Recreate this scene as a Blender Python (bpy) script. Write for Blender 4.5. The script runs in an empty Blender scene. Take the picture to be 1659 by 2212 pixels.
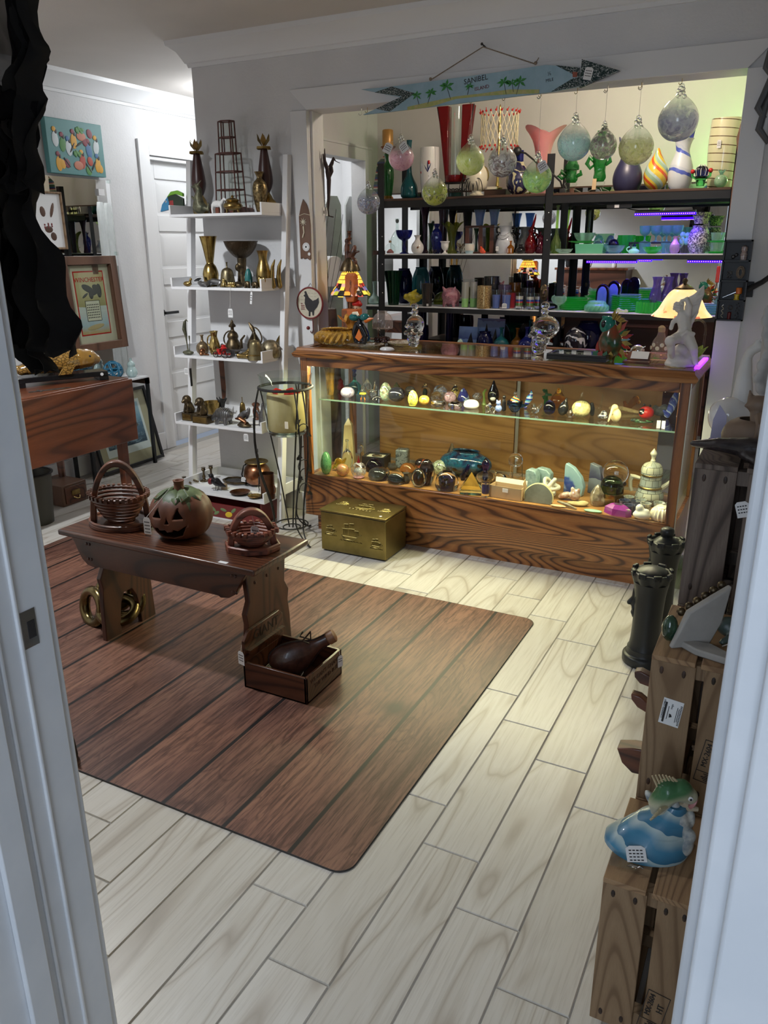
import bpy,bmesh,math,random
from math import sin,cos
from mathutils import Vector,Matrix,Euler
random.seed(7)
S=bpy.context.scene
COL=S.collection
PI=math.pi
R=math.radians
# camera
cam_d=bpy.data.cameras.new('camera');cam=bpy.data.objects.new('camera',cam_d);COL.objects.link(cam)
cam.location=(0,0,1.45)
cam_d.sensor_fit='VERTICAL';cam_d.sensor_height=36.0
cam_d.lens=36.0*1707.9/2212.0
_yaw,_pit,_rol=.478511,.325949,-0.006373
_f=Vector((-sin(_yaw)*cos(_pit),cos(_yaw)*cos(_pit),-sin(_pit)))
_r=Vector((cos(_yaw),sin(_yaw),0));_u=_r.cross(_f)
_r2=cos(_rol)*_r+sin(_rol)*_u;_u2=-sin(_rol)*_r+cos(_rol)*_u
cam.rotation_euler=Matrix((_r2,_u2,-_f)).transposed().to_euler()
cam_d.clip_start=0.02
S.camera=cam
# world, light, exposure
wd=bpy.data.worlds.new('world');S.world=wd;wd.use_nodes=True
wd.node_tree.nodes['Background'].inputs[0].default_value=(.62,.72,.9,1)
wd.node_tree.nodes['Background'].inputs[1].default_value=0.35
S.view_settings.view_transform='Standard';S.view_settings.look='None'
S.view_settings.gamma=1.0;S.view_settings.use_curve_mapping=False
S.view_settings.exposure=0.0
S.cycles.max_bounces=10;S.cycles.transmission_bounces=8;S.cycles.transparent_max_bounces=16
S.cycles.glossy_bounces=5;S.cycles.diffuse_bounces=4
S.cycles.caustics_refractive=False;S.cycles.caustics_reflective=False
S.cycles.sample_clamp_indirect=4.0;S.cycles.sample_clamp_direct=0
S.cycles.use_denoising=True
def lamp(name,kind,loc,energy,color,size=.1,rot=None,size_y=None,spot=None,blend=.5):
 d=bpy.data.lights.new(name,kind);o=bpy.data.objects.new(name,d);COL.objects.link(o)
 o.location=loc;d.energy=energy;d.color=color
 if kind=='AREA':
  d.size=size
  if size_y:d.shape='RECTANGLE';d.size_y=size_y
 else:d.shadow_soft_size=size
 if kind=='SPOT':d.spot_size=R(spot);d.spot_blend=blend
 if rot:o.rotation_euler=[R(a) for a in rot]
 return o
COOL=(.93,.97,1.0);DAY=(.70,.83,1.0);WARM=(1.0,.72,.42)
lamp('shop_ceiling_light','SPOT',(-2.75,1.75,2.40),150,COOL,.07,(6,8,0),spot=150,blend=.6)
lamp('hall_ceiling_light','POINT',(-3.55,4.75,2.30),17,COOL,.06)
lamp('corridor_light','POINT',(-3.5,6.3,2.2),16,COOL,.1)
lamp('alcove_ceiling_light','POINT',(-1.0,4.35,2.36),26,(1.0,.84,.68),.06)
lamp('green_accent_light','POINT',(-.36,5.28,1.80),7,(.35,1.0,.22),.03)
lamp('door_daylight','AREA',(.5,-1.6,1.7),78,DAY,2.2,(80,0,10),size_y=2.2)
lamp('showcase_tube_light','AREA',(-1.3,3.425,.868),24,(1.0,.90,.55),1.7,(-18,0,0),size_y=.03)
# helpers: geometry
PW,ON,FG,BO,enum='paperweight','ornament','figurine',bpy.data.objects,enumerate
class G:
 def __init__(s):s.v=[];s.f=[];s.m=[];s.c=0
 def add(s,vs,fs):
  o=len(s.v);s.v+=[tuple(p) for p in vs];s.f+=[tuple(i+o for i in f) for f in fs];s.m+=[s.c]*len(fs);return s
 def mat(s,i):s.c=i;return s
 def box(s,x0,x1,y0,y1,z0,z1):
  return s.add([(x0,y0,z0),(x1,y0,z0),(x1,y1,z0),(x0,y1,z0),(x0,y0,z1),(x1,y0,z1),(x1,y1,z1),(x0,y1,z1)],
      [(0,3,2,1),(4,5,6,7),(0,1,5,4),(1,2,6,5),(2,3,7,6),(3,0,4,7)])
 def rings(s,rs,closed=True,cap0=True,cap1=True,loop=False):
  n=len(rs[0]);vs=[p for r in rs for p in r];fs=[]
  k=len(rs)
  for i in range(k if loop else k-1):
   a=i*n;b=((i+1)%k)*n
   for j in range(n if closed else n-1):
    j2=(j+1)%n;fs.append((a+j,a+j2,b+j2,b+j))
  if cap0 and not loop:fs.append(tuple(range(n-1,-1,-1)))
  if cap1 and not loop:fs.append(tuple((k-1)*n+j for j in range(n)))
  return s.add(vs,fs)
 def lathe(s,prof,n=20,c=(0,0,0),flute=None,twist=.0,sx=1.0,sy=1.0,wave=None):
  rs=[];z0=prof[0][1];H=max(1e-6,prof[-1][1]-z0)
  for r,z in prof:
   ring=[]
   t=(z-z0)/H
   for j in range(n):
    a=2*PI*j/n;rr=max(r,1e-4)
    if flute:rr*=1+flute[1]*cos(flute[0]*a)
    dz=0
    if wave and t>wave[2]: 
     q=(t-wave[2])/(1-wave[2]);dz=wave[1]*q*cos(wave[0]*a); 
    aa=a+twist*t
    ring.append((c[0]+sx*rr*cos(aa),c[1]+sy*rr*sin(aa),c[2]+z+dz))
   rs.append(ring)
  return s.rings(rs)
 def tube(s,pts,r,n=7,loop=False,ry=None):
  P=[Vector(p) for p in pts];k=len(P)
  rr=r if isinstance(r,(list,tuple)) else [r]*k
  rs=[];up=None
  for i in range(k):
   if loop:t=P[(i+1)%k]-P[i-1]
   else:t=P[min(i+1,k-1)]-P[max(i-1,0)]
   if t.length<1e-9:t=Vector((0,0,1))
   t.normalize()
   if up is None:
    up=Vector((0,0,1)) if abs(t.z)<.9 else Vector((0,1,0))
   x=up-t*up.dot(t)
   if x.length<1e-6:x=t.orthogonal()
   x.normalize();y=t.cross(x);up=x
   q=(ry if ry else 1.0)
   rs.append([tuple(P[i]+x*(rr[i]*cos(2*PI*j/n))+y*(rr[i]*q*sin(2*PI*j/n))) for j in range(n)])
  return s.rings(rs,loop=loop)
 def turn(s,prof,*a,**k):return s.lathe(spl(prof),*a,**k)
 def ell(s,c,r,n=12,m=8,rot=None):
  if not isinstance(r,(list,tuple)):r=(r,r,r)
  M=Euler([R(a) for a in rot]).to_matrix() if rot else None
  rs=[]
  for i in range(m+1):
   th=PI*i/m;q=max(sin(th),1e-3);ring=[]
   for j in range(n):
    a=2*PI*j/n
    p=Vector((r[0]*q*cos(a),r[1]*q*sin(a),-r[2]*cos(th)))
    if M:p=M@p
    ring.append((c[0]+p.x,c[1]+p.y,c[2]+p.z))
   rs.append(ring)
  return s.rings(rs)
 def prism(s,poly,d0,d1,ax='z'):
  def m(u,v,d):return (d,u,v) if ax=='x' else (u,d,v) if ax=='y' else (u,v,d)
  n=len(poly)
  vs=[m(u,v,d0) for u,v in poly]+[m(u,v,d1) for u,v in poly]
  fs=[tuple(range(n-1,-1,-1)),tuple(range(n,2*n))]+[(i,(i+1)%n,n+(i+1)%n,n+i) for i in range(n)]
  return s.add(vs,fs)
 def xf(s,M,i0=0):
  s.v[i0:]=[tuple(M@Vector(p)) for p in s.v[i0:]];return s
def T(x=0,y=0,z=0,rx=0,ry=0,rz=0,sc=1.0):
 return Matrix.Translation((x,y,z))@Euler((R(rx),R(ry),R(rz))).to_matrix().to_4x4()@Matrix.Scale(sc,4)
def mesh(name,g,mats,angle=40):
 me=bpy.data.meshes.new(name);me.from_pydata(g.v,[],g.f)
 if not isinstance(mats,(list,tuple)):mats=[mats]
 for m in mats:
  me.materials.append(m)
  if m.name.startswith('paint'):m.name=name
 if len(mats)>1:
  me.polygons.foreach_set('material_index',g.m)
 bm=bmesh.new();bm.from_mesh(me);bmesh.ops.recalc_face_normals(bm,faces=bm.faces);bm.to_mesh(me);bm.free()
 if angle:
  me.polygons.foreach_set('use_smooth',[True]*len(me.polygons));me.set_sharp_from_angle(angle=R(angle))
 me.update();return me
def ob(name,g,mats,parent=None,loc=(0,0,0),rot=(0,0,0),angle=40,bev=0,label=None):
 me=g if isinstance(g,bpy.types.Mesh) else mesh(name,g,mats,angle)
 o=bpy.data.objects.new(name,me);COL.objects.link(o)
 o.location=loc;o.rotation_euler=[R(a) for a in rot]
 if parent:o.parent=parent
 if bev:
  b=o.modifiers.new('bevel','BEVEL');b.width=bev;b.segments=2;b.limit_method='ANGLE';b.angle_limit=R(40)
 if label:o['label']=label
 return o
def tag(o,label,cat,group=None):
 o['label']=label;o['category']=cat
 if group:o['group']=group
 return o
def thing(name,label,cat,loc=(0,0,0),rz=0,group=None,rot=None):
 o=bpy.data.objects.new(name,None);COL.objects.link(o);o.location=loc
 o.rotation_euler=[R(a) for a in rot] if rot else (0,0,R(rz));o.empty_display_size=0.05
 return tag(o,label,cat,group)
def solo(name,label,cat,g,mats,loc=(0,0,0),rz=0,group=None,bev=0,angle=40,rot=None):
 o=ob(name,g,mats,None,loc,rot or (0,0,rz),angle,bev);return tag(o,label,cat,group)
def struct(name,g,mats,bev=0,parent=None,angle=30,loc=(0,0,0)):
 o=ob(name,g,mats,parent,loc,(0,0,0),angle,bev)
 if not parent:o['kind']='structure'
 return o
rg=range
def an(n):return [2*PI*k/n for k in range(n)]
DG=bpy.context.evaluated_depsgraph_get
def blob(name,parts,mat,voxel,smooth=3,parent=None,loc=(0,0,0),rot=(0,0,0)):
 g=G()
 for p in parts:
  if p[0]=='e':g.ell(p[1],p[2],14,9,p[3] if len(p)>3 else None)
  elif p[0]=='l':
   pts=[q[0] for q in p[1]];rr=[q[1] for q in p[1]]
   g.tube(pts,rr,9)
   for q,r_ in p[1]:g.ell(q,r_,10,6)
  elif p[0]=='g':g.add(p[1].v,p[1].f)
 me=mesh(name,g,mat,None)
 o=bpy.data.objects.new(name,me);COL.objects.link(o)
 m=o.modifiers.new('r','REMESH');m.mode='VOXEL';m.voxel_size=voxel
 if smooth:s_=o.modifiers.new('s','SMOOTH');s_.factor=.5;s_.iterations=smooth
 dg=DG();dg.update()
 me2=bpy.data.meshes.new_from_object(o.evaluated_get(dg));o.modifiers.clear();o.data=me2;me2.name=name
 bpy.data.meshes.remove(me)
 me2.materials.clear();me2.materials.append(mat)
 me2.polygons.foreach_set('use_smooth',[True]*len(me2.polygons))
 o.location=loc;o.rotation_euler=[R(a) for a in rot]
 if parent:o.parent=parent
 return o
def text(s,size,mat,parent,loc,rot=(90,0,0),name='lettering',align='CENTER',depth=.0004,shear=0,space=1.0):
 c=bpy.data.curves.new('t','FONT');c.body=s;c.size=size;c.align_x=align;c.align_y='CENTER';c.extrude=depth;c.shear=shear;c.space_line=space;c.resolution_u=2
 o=bpy.data.objects.new('t',c);COL.objects.link(o)
 dg=DG();dg.update()
 me=bpy.data.meshes.new_from_object(o.evaluated_get(dg));bpy.data.objects.remove(o);bpy.data.curves.remove(c)
 me.name=name;me.materials.clear();me.materials.append(mat)
 q=bpy.data.objects.new(name,me);COL.objects.link(q);q.parent=parent;q.location=loc;q.rotation_euler=[R(a) for a in rot]
 return q
def spl(prof,k=3):
 out=[]
 n=len(prof)
 for i in range(n-1):
  p0=prof[max(i-1,0)];p1=prof[i];p2=prof[i+1];p3=prof[min(i+2,n-1)]
  for j in range(k):
   t=j/k
   out.append(tuple(.5*((2*p1[d])+(-p0[d]+p2[d])*t+(2*p0[d]-5*p1[d]+4*p2[d]-p3[d])*t*t+(-p0[d]+3*p1[d]-3*p2[d]+p3[d])*t**3) for d in (0,1)))
 out.append(prof[-1]);return [(max(r,.0),z) for r,z in out]
def arc(c,r,a0,a1,n=10,plane='xz',ry=None):
 out=[]
 for i in range(n+1):
  a=R(a0+(a1-a0)*i/n);u=r*cos(a);v=(ry or r)*sin(a)
  out.append((c[0]+u,c[1],c[2]+v) if plane=='xz' else (c[0],c[1]+u,c[2]+v) if plane=='yz' else (c[0]+u,c[1]+v,c[2]))
 return out
# helpers: materials
class N:
 def __init__(s,name):
  s.m=bpy.data.materials.new(name);s.m.use_nodes=True;s.t=s.m.node_tree;s.n=s.t.nodes;s.l=s.t.links
  s.b=s.n['Principled BSDF'];s.out=s.n['Material Output']
 def new(s,t,**kw):
  x=s.n.new(t)
  for k,v in kw.items():
   if hasattr(x,k):setattr(x,k,v)
  return x
 def set(s,**kw):
  for k,v in kw.items():
   i=s.b.inputs[k.replace('_',' ')]
   i.default_value=(*v,1) if isinstance(v,tuple) and len(v)==3 else v
  return s
 def ma(s,op):return s.new('ShaderNodeMath',operation=op)
 def tcn(s):return s.new('ShaderNodeTexCoord')
 def sep(s):return s.new('ShaderNodeSeparateXYZ')
 def link(s,a,b):s.l.new(a,b)
 def coord(s,scale=(1,1,1),rot=(0,0,0),rnd=True,off=(0,0,0)):
  tc=s.new('ShaderNodeTexCoord');mp=s.new('ShaderNodeMapping')
  mp.inputs['Scale'].default_value=scale;mp.inputs['Rotation'].default_value=[R(a) for a in rot]
  src=tc.outputs['Object']
  if rnd:
   oi=s.new('ShaderNodeObjectInfo');ma=s.new('ShaderNodeVectorMath',operation='MULTIPLY_ADD')
   cb=s.new('ShaderNodeCombineXYZ')
   for k in range(3):s.link(oi.outputs['Random'],cb.inputs[k])
   s.link(cb.outputs[0],ma.inputs[0]);ma.inputs[1].default_value=(13.7,29.1,41.3);s.link(src,ma.inputs[2]);src=ma.outputs[0]
  s.link(src,mp.inputs['Vector']);mp.inputs['Location'].default_value=off
  return mp.outputs['Vector']
 def noise(s,vec,scale,detail=3,rough=.5,dist=.0):
  x=s.new('ShaderNodeTexNoise');x.inputs['Scale'].default_value=scale;x.inputs['Detail'].default_value=detail
  x.inputs['Roughness'].default_value=rough;x.inputs['Distortion'].default_value=dist
  if vec:s.link(vec,x.inputs['Vector'])
  return x.outputs['Fac']
 def ramp(s,fac,stops,interp='LINEAR'):
  x=s.new('ShaderNodeValToRGB');e=x.color_ramp;e.interpolation=interp
  while len(e.elements)<len(stops):e.elements.new(.5)
  for i,(p,c) in enum(stops):e.elements[i].position=p;e.elements[i].color=(*c,1) if len(c)==3 else c
  s.link(fac,x.inputs['Fac']);return x.outputs['Color']
 def mix(s,fac,a,b,mode='MIX'):
  x=s.new('ShaderNodeMix',data_type='RGBA',blend_type=mode)
  for sock,v in ((x.inputs[0],fac),(x.inputs[6],a),(x.inputs[7],b)):
   if isinstance(v,(int,float)):sock.default_value=v
   elif isinstance(v,tuple):sock.default_value=(*v,1)
   else:s.link(v,sock)
  return x.outputs[2]
 def col(s,c):s.link(c,s.b.inputs['Base Color']);return s
 def bump(s,h,strength=.2,dist=.01):
  x=s.new('ShaderNodeBump');x.inputs['Strength'].default_value=strength;x.inputs['Distance'].default_value=dist
  s.link(h,x.inputs['Height']);s.link(x.outputs[0],s.b.inputs['Normal']);return s
def plain(name,c,rough=.5,metal=.0,**kw):
 n=N(name).set(Base_Color=c,Roughness=rough,Metallic=metal)
 if kw:n.set(**kw)
 return n.m
def mott(name,c1,c2,scale=20,rough=.5,metal=.0,bump=.0,detail=4,lo=.35,hi=.65,stretch=(1,1,1),coat=.0,bdist=.004):
 n=N(name).set(Roughness=rough,Metallic=metal,Coat_Weight=coat)
 f=n.noise(n.coord(stretch),scale,detail,.6)
 n.col(n.ramp(f,[(lo,c1),(hi,c2)]))
 if bump:n.bump(f,bump,bdist)
 return n.m
def wood(name,c1,c2,c3,axis='x',scale=1.0,rough=.45,coat=.0,ring=6.0,dist=4.0,bump=.1):
 n=N(name).set(Roughness=rough,Coat_Weight=coat,Coat_Roughness=.2)
 st={'x':(.12,1,1),'y':(1,.12,1),'z':(1,1,.12)}[axis]
 v=n.coord(tuple(a*scale for a in st))
 big=n.noise(v,.55,1.5,.45,.35)
 q=n.ma('MULTIPLY');n.link(big,q.inputs[0]);q.inputs[1].default_value=ring*3.4
 w=n.ma('FRACT');n.link(q.outputs[0],w.inputs[0])
 st2={'x':(.03,1,1),'y':(1,.03,1),'z':(1,1,.03)}[axis]
 fine=n.noise(n.coord(tuple(a*scale for a in st2)),160,3,.7)
 c=n.ramp(w.outputs[0],[(.0,c3),(.10,c3),(.28,c2),(.62,c1),(.9,c2),(1.0,c3)])
 c=n.mix(n.ramp(fine,[(.35,(.62,.62,.62)),(.55,(1,1,1))]),c3,c)
 n.col(c)
 if bump:n.bump(fine,bump,.002)
 return n.m
def glass(name,c,rough=.0,ior=1.45,trans=1.0,**kw):
 n=N(name).set(Base_Color=c,Roughness=rough,IOR=ior,Transmission_Weight=trans)
 if kw:n.set(**kw)
 return n.m
def schlick(n,F0):
 lw=n.new('ShaderNodeLayerWeight');lw.inputs['Blend'].default_value=0.5
 pw=n.ma('POWER');n.link(lw.outputs['Facing'],pw.inputs[0]);pw.inputs[1].default_value=5
 fr=n.ma('MULTIPLY_ADD');n.link(pw.outputs[0],fr.inputs[0]);fr.inputs[1].default_value=1-F0;fr.inputs[2].default_value=F0
 return fr
def pane(name,tint=(.96,.99,.97),refl=1.0):
 n=N(name);n.n.remove(n.b)
 tr=n.new('ShaderNodeBsdfTransparent');tr.inputs[0].default_value=(*tint,1)
 gl=n.new('ShaderNodeBsdfGlossy');gl.inputs['Roughness'].default_value=.01;gl.inputs['Color'].default_value=(refl,)*3+(1,)
 fr=schlick(n,.025)
 mx=n.new('ShaderNodeMixShader');n.link(fr.outputs[0],mx.inputs[0]);n.link(tr.outputs[0],mx.inputs[1]);n.link(gl.outputs[0],mx.inputs[2])
 n.link(mx.outputs[0],n.out.inputs[0]);return n.m
def blown(name,cols,cover=.6,scale=9,clear=(.93,.96,.95),zfade=None,stretch=(1,1,1),dist=1.5,irid=.0):
 n=N(name);v=n.coord(stretch)
 f=n.noise(v,scale,3,.6,dist);f2=n.noise(v,scale*2.3,3,.6,dist*.7)
 k=len(cols)
 c=n.ramp(f2,[(.3+.4*i/max(1,k-1),cc) for i,cc in enum(cols)])
 n.set(Roughness=.05,Coat_Weight=1.0,Coat_Roughness=.02);n.col(c)
 n.b.inputs['Subsurface Weight'].default_value=0.0
 tl=n.new('ShaderNodeBsdfTranslucent');n.link(c,tl.inputs[0])
 m0=n.new('ShaderNodeMixShader');m0.inputs[0].default_value=.35;n.link(n.b.outputs[0],m0.inputs[1]);n.link(tl.outputs[0],m0.inputs[2])
 tr=n.new('ShaderNodeBsdfTransparent');tr.inputs[0].default_value=(*clear,1)
 gl=n.new('ShaderNodeBsdfGlossy');gl.inputs['Roughness'].default_value=0.02
 fr=schlick(n,.09)
 m1=n.new('ShaderNodeMixShader');n.link(fr.outputs[0],m1.inputs[0]);n.link(tr.outputs[0],m1.inputs[1]);n.link(gl.outputs[0],m1.inputs[2])
 a=n.ramp(f,[(.58-.38*cover,(0,0,0)),(.82-.5*cover,(.93,.93,.93))])
 if zfade:
  tc=n.tcn();sp=n.sep();n.link(tc.outputs['Object'],sp.inputs[0])
  mr=n.new('ShaderNodeMapRange');mr.inputs[1].default_value=zfade[0];mr.inputs[2].default_value=zfade[1];mr.inputs[3].default_value=1;mr.inputs[4].default_value=0
  n.link(sp.outputs[2],mr.inputs[0]);mm=n.ma('MULTIPLY');n.link(a,mm.inputs[0]);n.link(mr.outputs[0],mm.inputs[1]);a=mm.outputs[0]
 m2=n.new('ShaderNodeMixShader');n.link(a,m2.inputs[0]);n.link(m1.outputs[0],m2.inputs[1]);n.link(m0.outputs[0],m2.inputs[2])
 n.link(m2.outputs[0],n.out.inputs[0]);return n.m
def tinted(name,c,rough=.02,dense=.0):
 n=N(name);n.n.remove(n.b)
 tr=n.new('ShaderNodeBsdfTransparent');tr.inputs[0].default_value=(*c,1)
 gl=n.new('ShaderNodeBsdfGlossy');gl.inputs['Roughness'].default_value=rough
 fr=schlick(n,.05)
 mx=n.new('ShaderNodeMixShader');n.link(fr.outputs[0],mx.inputs[0]);n.link(tr.outputs[0],mx.inputs[1]);n.link(gl.outputs[0],mx.inputs[2])
 last=mx
 if dense:
  df=n.new('ShaderNodeBsdfDiffuse');df.inputs[0].default_value=(*c,1)
  m2=n.new('ShaderNodeMixShader');m2.inputs[0].default_value=dense;n.link(mx.outputs[0],m2.inputs[1]);n.link(df.outputs[0],m2.inputs[2]);last=m2
 n.link(last.outputs[0],n.out.inputs[0]);return n.m
def emit(name,c,s):
 n=N(name);n.set(Base_Color=c,Emission_Color=c,Emission_Strength=s);return n.m
def stripes(name,cols,freq,axis='z',spiral=.0,rough=.12,wob=.0,interp='CONSTANT'):
 n=N(name).set(Roughness=rough,Coat_Weight=.6)
 tc=n.tcn();sp=n.sep();n.link(tc.outputs['Object'],sp.inputs[0])
 at=n.ma('ARCTAN2');n.link(sp.outputs[1],at.inputs[0]);n.link(sp.outputs[0],at.inputs[1])
 m1=n.ma('MULTIPLY');n.link(at.outputs[0],m1.inputs[0]);m1.inputs[1].default_value=spiral/(2*PI)
 m2=n.ma('MULTIPLY_ADD');n.link(sp.outputs[{'x':0,'y':1,'z':2}[axis]],m2.inputs[0]);m2.inputs[1].default_value=freq;n.link(m1.outputs[0],m2.inputs[2])
 last=m2.outputs[0]
 if wob:
  f=n.noise(n.coord(rnd=False),12,2);m3=n.ma('MULTIPLY_ADD');n.link(f,m3.inputs[0]);m3.inputs[1].default_value=wob;n.link(last,m3.inputs[2]);last=m3.outputs[0]
 fr=n.ma('FRACT');n.link(last,fr.inputs[0])
 st=[];tot=sum(c[1] for c in cols);p=0
 for c,wgt in cols:st.append((p/tot,c));p+=wgt
 n.col(n.ramp(fr.outputs[0],st,interp));return n.m
def pnt(*a,**k):return plain('paint',*a,**k)
def mot(*a,**k):return mott('paint',*a,**k)
class Mats(dict):
 __getattr__=dict.__getitem__
M=Mats()
M['plaster']=(lambda n:(n.set(Roughness=.6),n.col(n.ramp(n.noise(n.coord(rnd=False),3,4),[(.3,(.66,.66,.67)),(.7,(.74,.74,.745))])),n.bump(n.noise(n.coord(rnd=False),70,4,.6),.25,.006),n.m)[-1])(N('wall_plaster'))
M['ceil']=(lambda n:(n.set(Roughness=.8),n.col(n.ramp(n.noise(n.coord(rnd=False),2,3),[(.3,(.60,.565,.53)),(.7,(.66,.62,.585))])),n.bump(n.noise(n.coord(rnd=False),90,3,.6),.12,.004),n.m)[-1])(N('ceiling_paint'))
M['white']=plain('white_gloss_paint',(.76,.765,.775),.35)
M['white2']=plain('white_shelf_paint',(.82,.82,.83),.4)
M['jamb']=mott('scuffed_white_paint',(.70,.72,.75),(.78,.79,.81),6,.3)
M['mirror']=plain('mirror_silver',(.86,.87,.87),.01,1.0)
M['pane']=pane('clear_pane');M['pane_edge']=pane('glass_edge',(.55,.75,.66))
M['black']=plain('black_paint',(.012,.012,.013),.45)
M['black_gloss']=plain('black_gloss',(.01,.01,.012),.12)
M['iron']=mott('black_iron',(.012,.012,.013),(.03,.028,.027),60,.55,.3,.15)
M['steel']=plain('shelf_steel',(.016,.017,.019),.42,.2)
M['chrome']=plain('chrome',(.75,.75,.75),.12,1.0)
M['brass']=mott('aged_brass',(.20,.13,.045),(.42,.30,.11),25,.32,1.0,.05)
M['brass_hi']=mott('polished_brass',(.42,.30,.10),(.62,.46,.18),20,.2,1.0)
M['brass_dk']=mott('dark_bronze',(.055,.042,.028),(.16,.115,.06),45,.4,.85,.25)
M['bronze_gr']=mott('verdigris_bronze',(.07,.075,.05),(.20,.19,.12),50,.5,.6,.3)
M['copper']=mott('old_copper',(.16,.065,.03),(.42,.19,.10),14,.3,1.0,.05)
M['pewter']=mott('dull_pewter',(.10,.10,.105),(.24,.235,.23),30,.4,.8,.2)
M['oak']=wood('oak_front',(.38,.155,.045),(.27,.10,.028),(.07,.022,.007),'x',6.5,.32,.3,15,6.0,.08)
M['oak_v']=wood('oak_post',(.36,.145,.042),(.25,.09,.025),(.08,.025,.008),'z',6.0,.35,.3,12,3.0,.08)
M['oak_back']=wood('oak_ply',(.36,.185,.06),(.32,.16,.05),(.24,.115,.035),'x',7.0,.4,.2,9.0,5.0,.05)
M['pine_dk']=wood('dark_pine',(.115,.040,.018),(.085,.028,.012),(.035,.011,.006),'x',5,.32,.35,8,4,.05)
M['pine_v']=wood('dark_pine_upright',(.11,.038,.017),(.08,.026,.012),(.035,.011,.006),'z',5,.38,.25,8,4,.05)
M['mahog']=wood('mahogany',(.20,.058,.022),(.15,.042,.016),(.075,.02,.009),'y',4,.3,.4,6,3,.03)
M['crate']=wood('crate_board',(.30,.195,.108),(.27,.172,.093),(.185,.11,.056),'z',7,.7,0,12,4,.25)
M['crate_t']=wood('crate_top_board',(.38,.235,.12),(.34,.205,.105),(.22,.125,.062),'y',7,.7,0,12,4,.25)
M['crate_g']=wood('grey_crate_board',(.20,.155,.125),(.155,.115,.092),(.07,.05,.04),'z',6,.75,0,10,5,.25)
M['carved']=wood('carved_teak',(.17,.058,.026),(.12,.04,.019),(.05,.017,.009),'x',6,.4,.2,6,3,.1)
M['carved_r']=wood('red_teak',(.27,.085,.05),(.20,.06,.035),(.08,.022,.013),'x',6,.45,.1,6,3,.1)
M['brownframe']=wood('brown_frame_wood',(.17,.085,.05),(.14,.068,.04),(.08,.036,.02),'z',4,.4,.2,3,2,.03)
M['darkwood']=wood('dark_shelf_wood',(.085,.042,.024),(.06,.028,.016),(.02,.01,.006),'x',5,.5,0,4,3,.1)
M['redwood']=wood('red_brown_panel',(.13,.045,.028),(.10,.034,.02),(.05,.016,.01),'x',4,.4,0,3,2,.03)
M['cream']=plain('cream_glaze',(.74,.68,.52),.25,Coat_Weight=.4)
M['porc']=plain('white_porcelain',(.80,.79,.77),.12,Coat_Weight=.5)
M['bisque']=mott('white_bisque',(.66,.64,.60),(.74,.72,.69),12,.6)
M['paper']=plain('white_paper',(.80,.80,.80),.7)
M['ink']=plain('black_ink',(.02,.018,.02),.6)
M['string']=plain('white_string',(.72,.71,.68),.8)
M['twine']=mott('jute_twine',(.16,.12,.085),(.30,.24,.18),200,.9)
M['card']=plain('kraft_card',(.46,.33,.19),.8)
M['red']=plain('red_enamel',(.50,.02,.018),.2)
M['rednut']=plain('dark_red_paint',(.17,.018,.018),.4)
M['green_e']=plain('green_enamel',(.02,.16,.05),.2)
M['yellow']=plain('yellow_enamel',(.75,.52,.03),.2)
M['orange']=plain('orange_paint',(.70,.17,.02),.35)
M['clr']=pane('thin_clear_glass',(.93,.96,.95));M['crystal']=glass('solid_crystal',(.96,.98,.97),.0,1.5)
M['frost']=glass('frosted_glass',(.85,.90,.88),.35,1.4)
def gl(k,c,d=.0,r=.02):M[k]=tinted(k+'_glass',c,r,d)
gl('t_cobalt',(.03,.05,.42),.18);gl('t_green',(.08,.42,.13),.12);gl('t_dkgreen',(.01,.09,.045),.25);gl('t_teal',(.03,.26,.30),.25)
gl('t_amber',(.62,.30,.035),.12);gl('t_red',(.42,.012,.02),.22);gl('t_mag',(.35,.015,.08),.2);gl('t_purple',(.13,.035,.11),.2)
gl('t_olive',(.45,.50,.10),.15);gl('t_ltblue',(.42,.55,.75),.15);gl('t_navy',(.008,.012,.11),.3);gl('t_lime',(.55,.75,.25),.12)
gl('t_celadon',(.58,.76,.72),.5);gl('t_pink',(.86,.50,.50),.35);gl('t_yellow',(.85,.72,.06),.3);gl('t_smoke',(.30,.29,.27),.1);gl('t_lilac',(.62,.52,.66),.15)
gl('t_grey',(.40,.42,.42),.25)
M['cobalt_s']=glass('solid_cobalt',(.03,.05,.5),.02);M['navy_s']=glass('solid_navy',(.02,.02,.14),.02);M['green_s']=glass('solid_green',(.10,.5,.18),.02)
M['teal_s']=glass('solid_teal',(.05,.42,.45),.02);M['amber_s']=glass('solid_amber',(.75,.36,.05),.02);M['yellow_s']=glass('solid_yellow',(.95,.85,.06),.02,Subsurface_Weight=.0)
M['blue_s']=glass('solid_blue',(.06,.32,.85),.02);M['purple_s']=glass('solid_purple',(.12,.05,.30),.02);M['brown_s']=glass('solid_brown',(.55,.38,.25),.02)
# uranium glass: glows green under the ultraviolet bars
def uran(k,c,s,tr=.5):
 n=N(k);n.set(Base_Color=c,Roughness=.08,Transmission_Weight=tr,Emission_Color=c,Emission_Strength=s);M[k]=n.m
uran('uran',(.05,.62,.10),.06,.6);uran('uran_lt',(.22,.66,.42),.05);uran('uran_cy',(.30,.62,.68),.035,.85);uran('jadeite',(.28,.72,.52),.10,.0)
uran('uran_pale',(.55,.80,.62),.03,.85)
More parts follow.
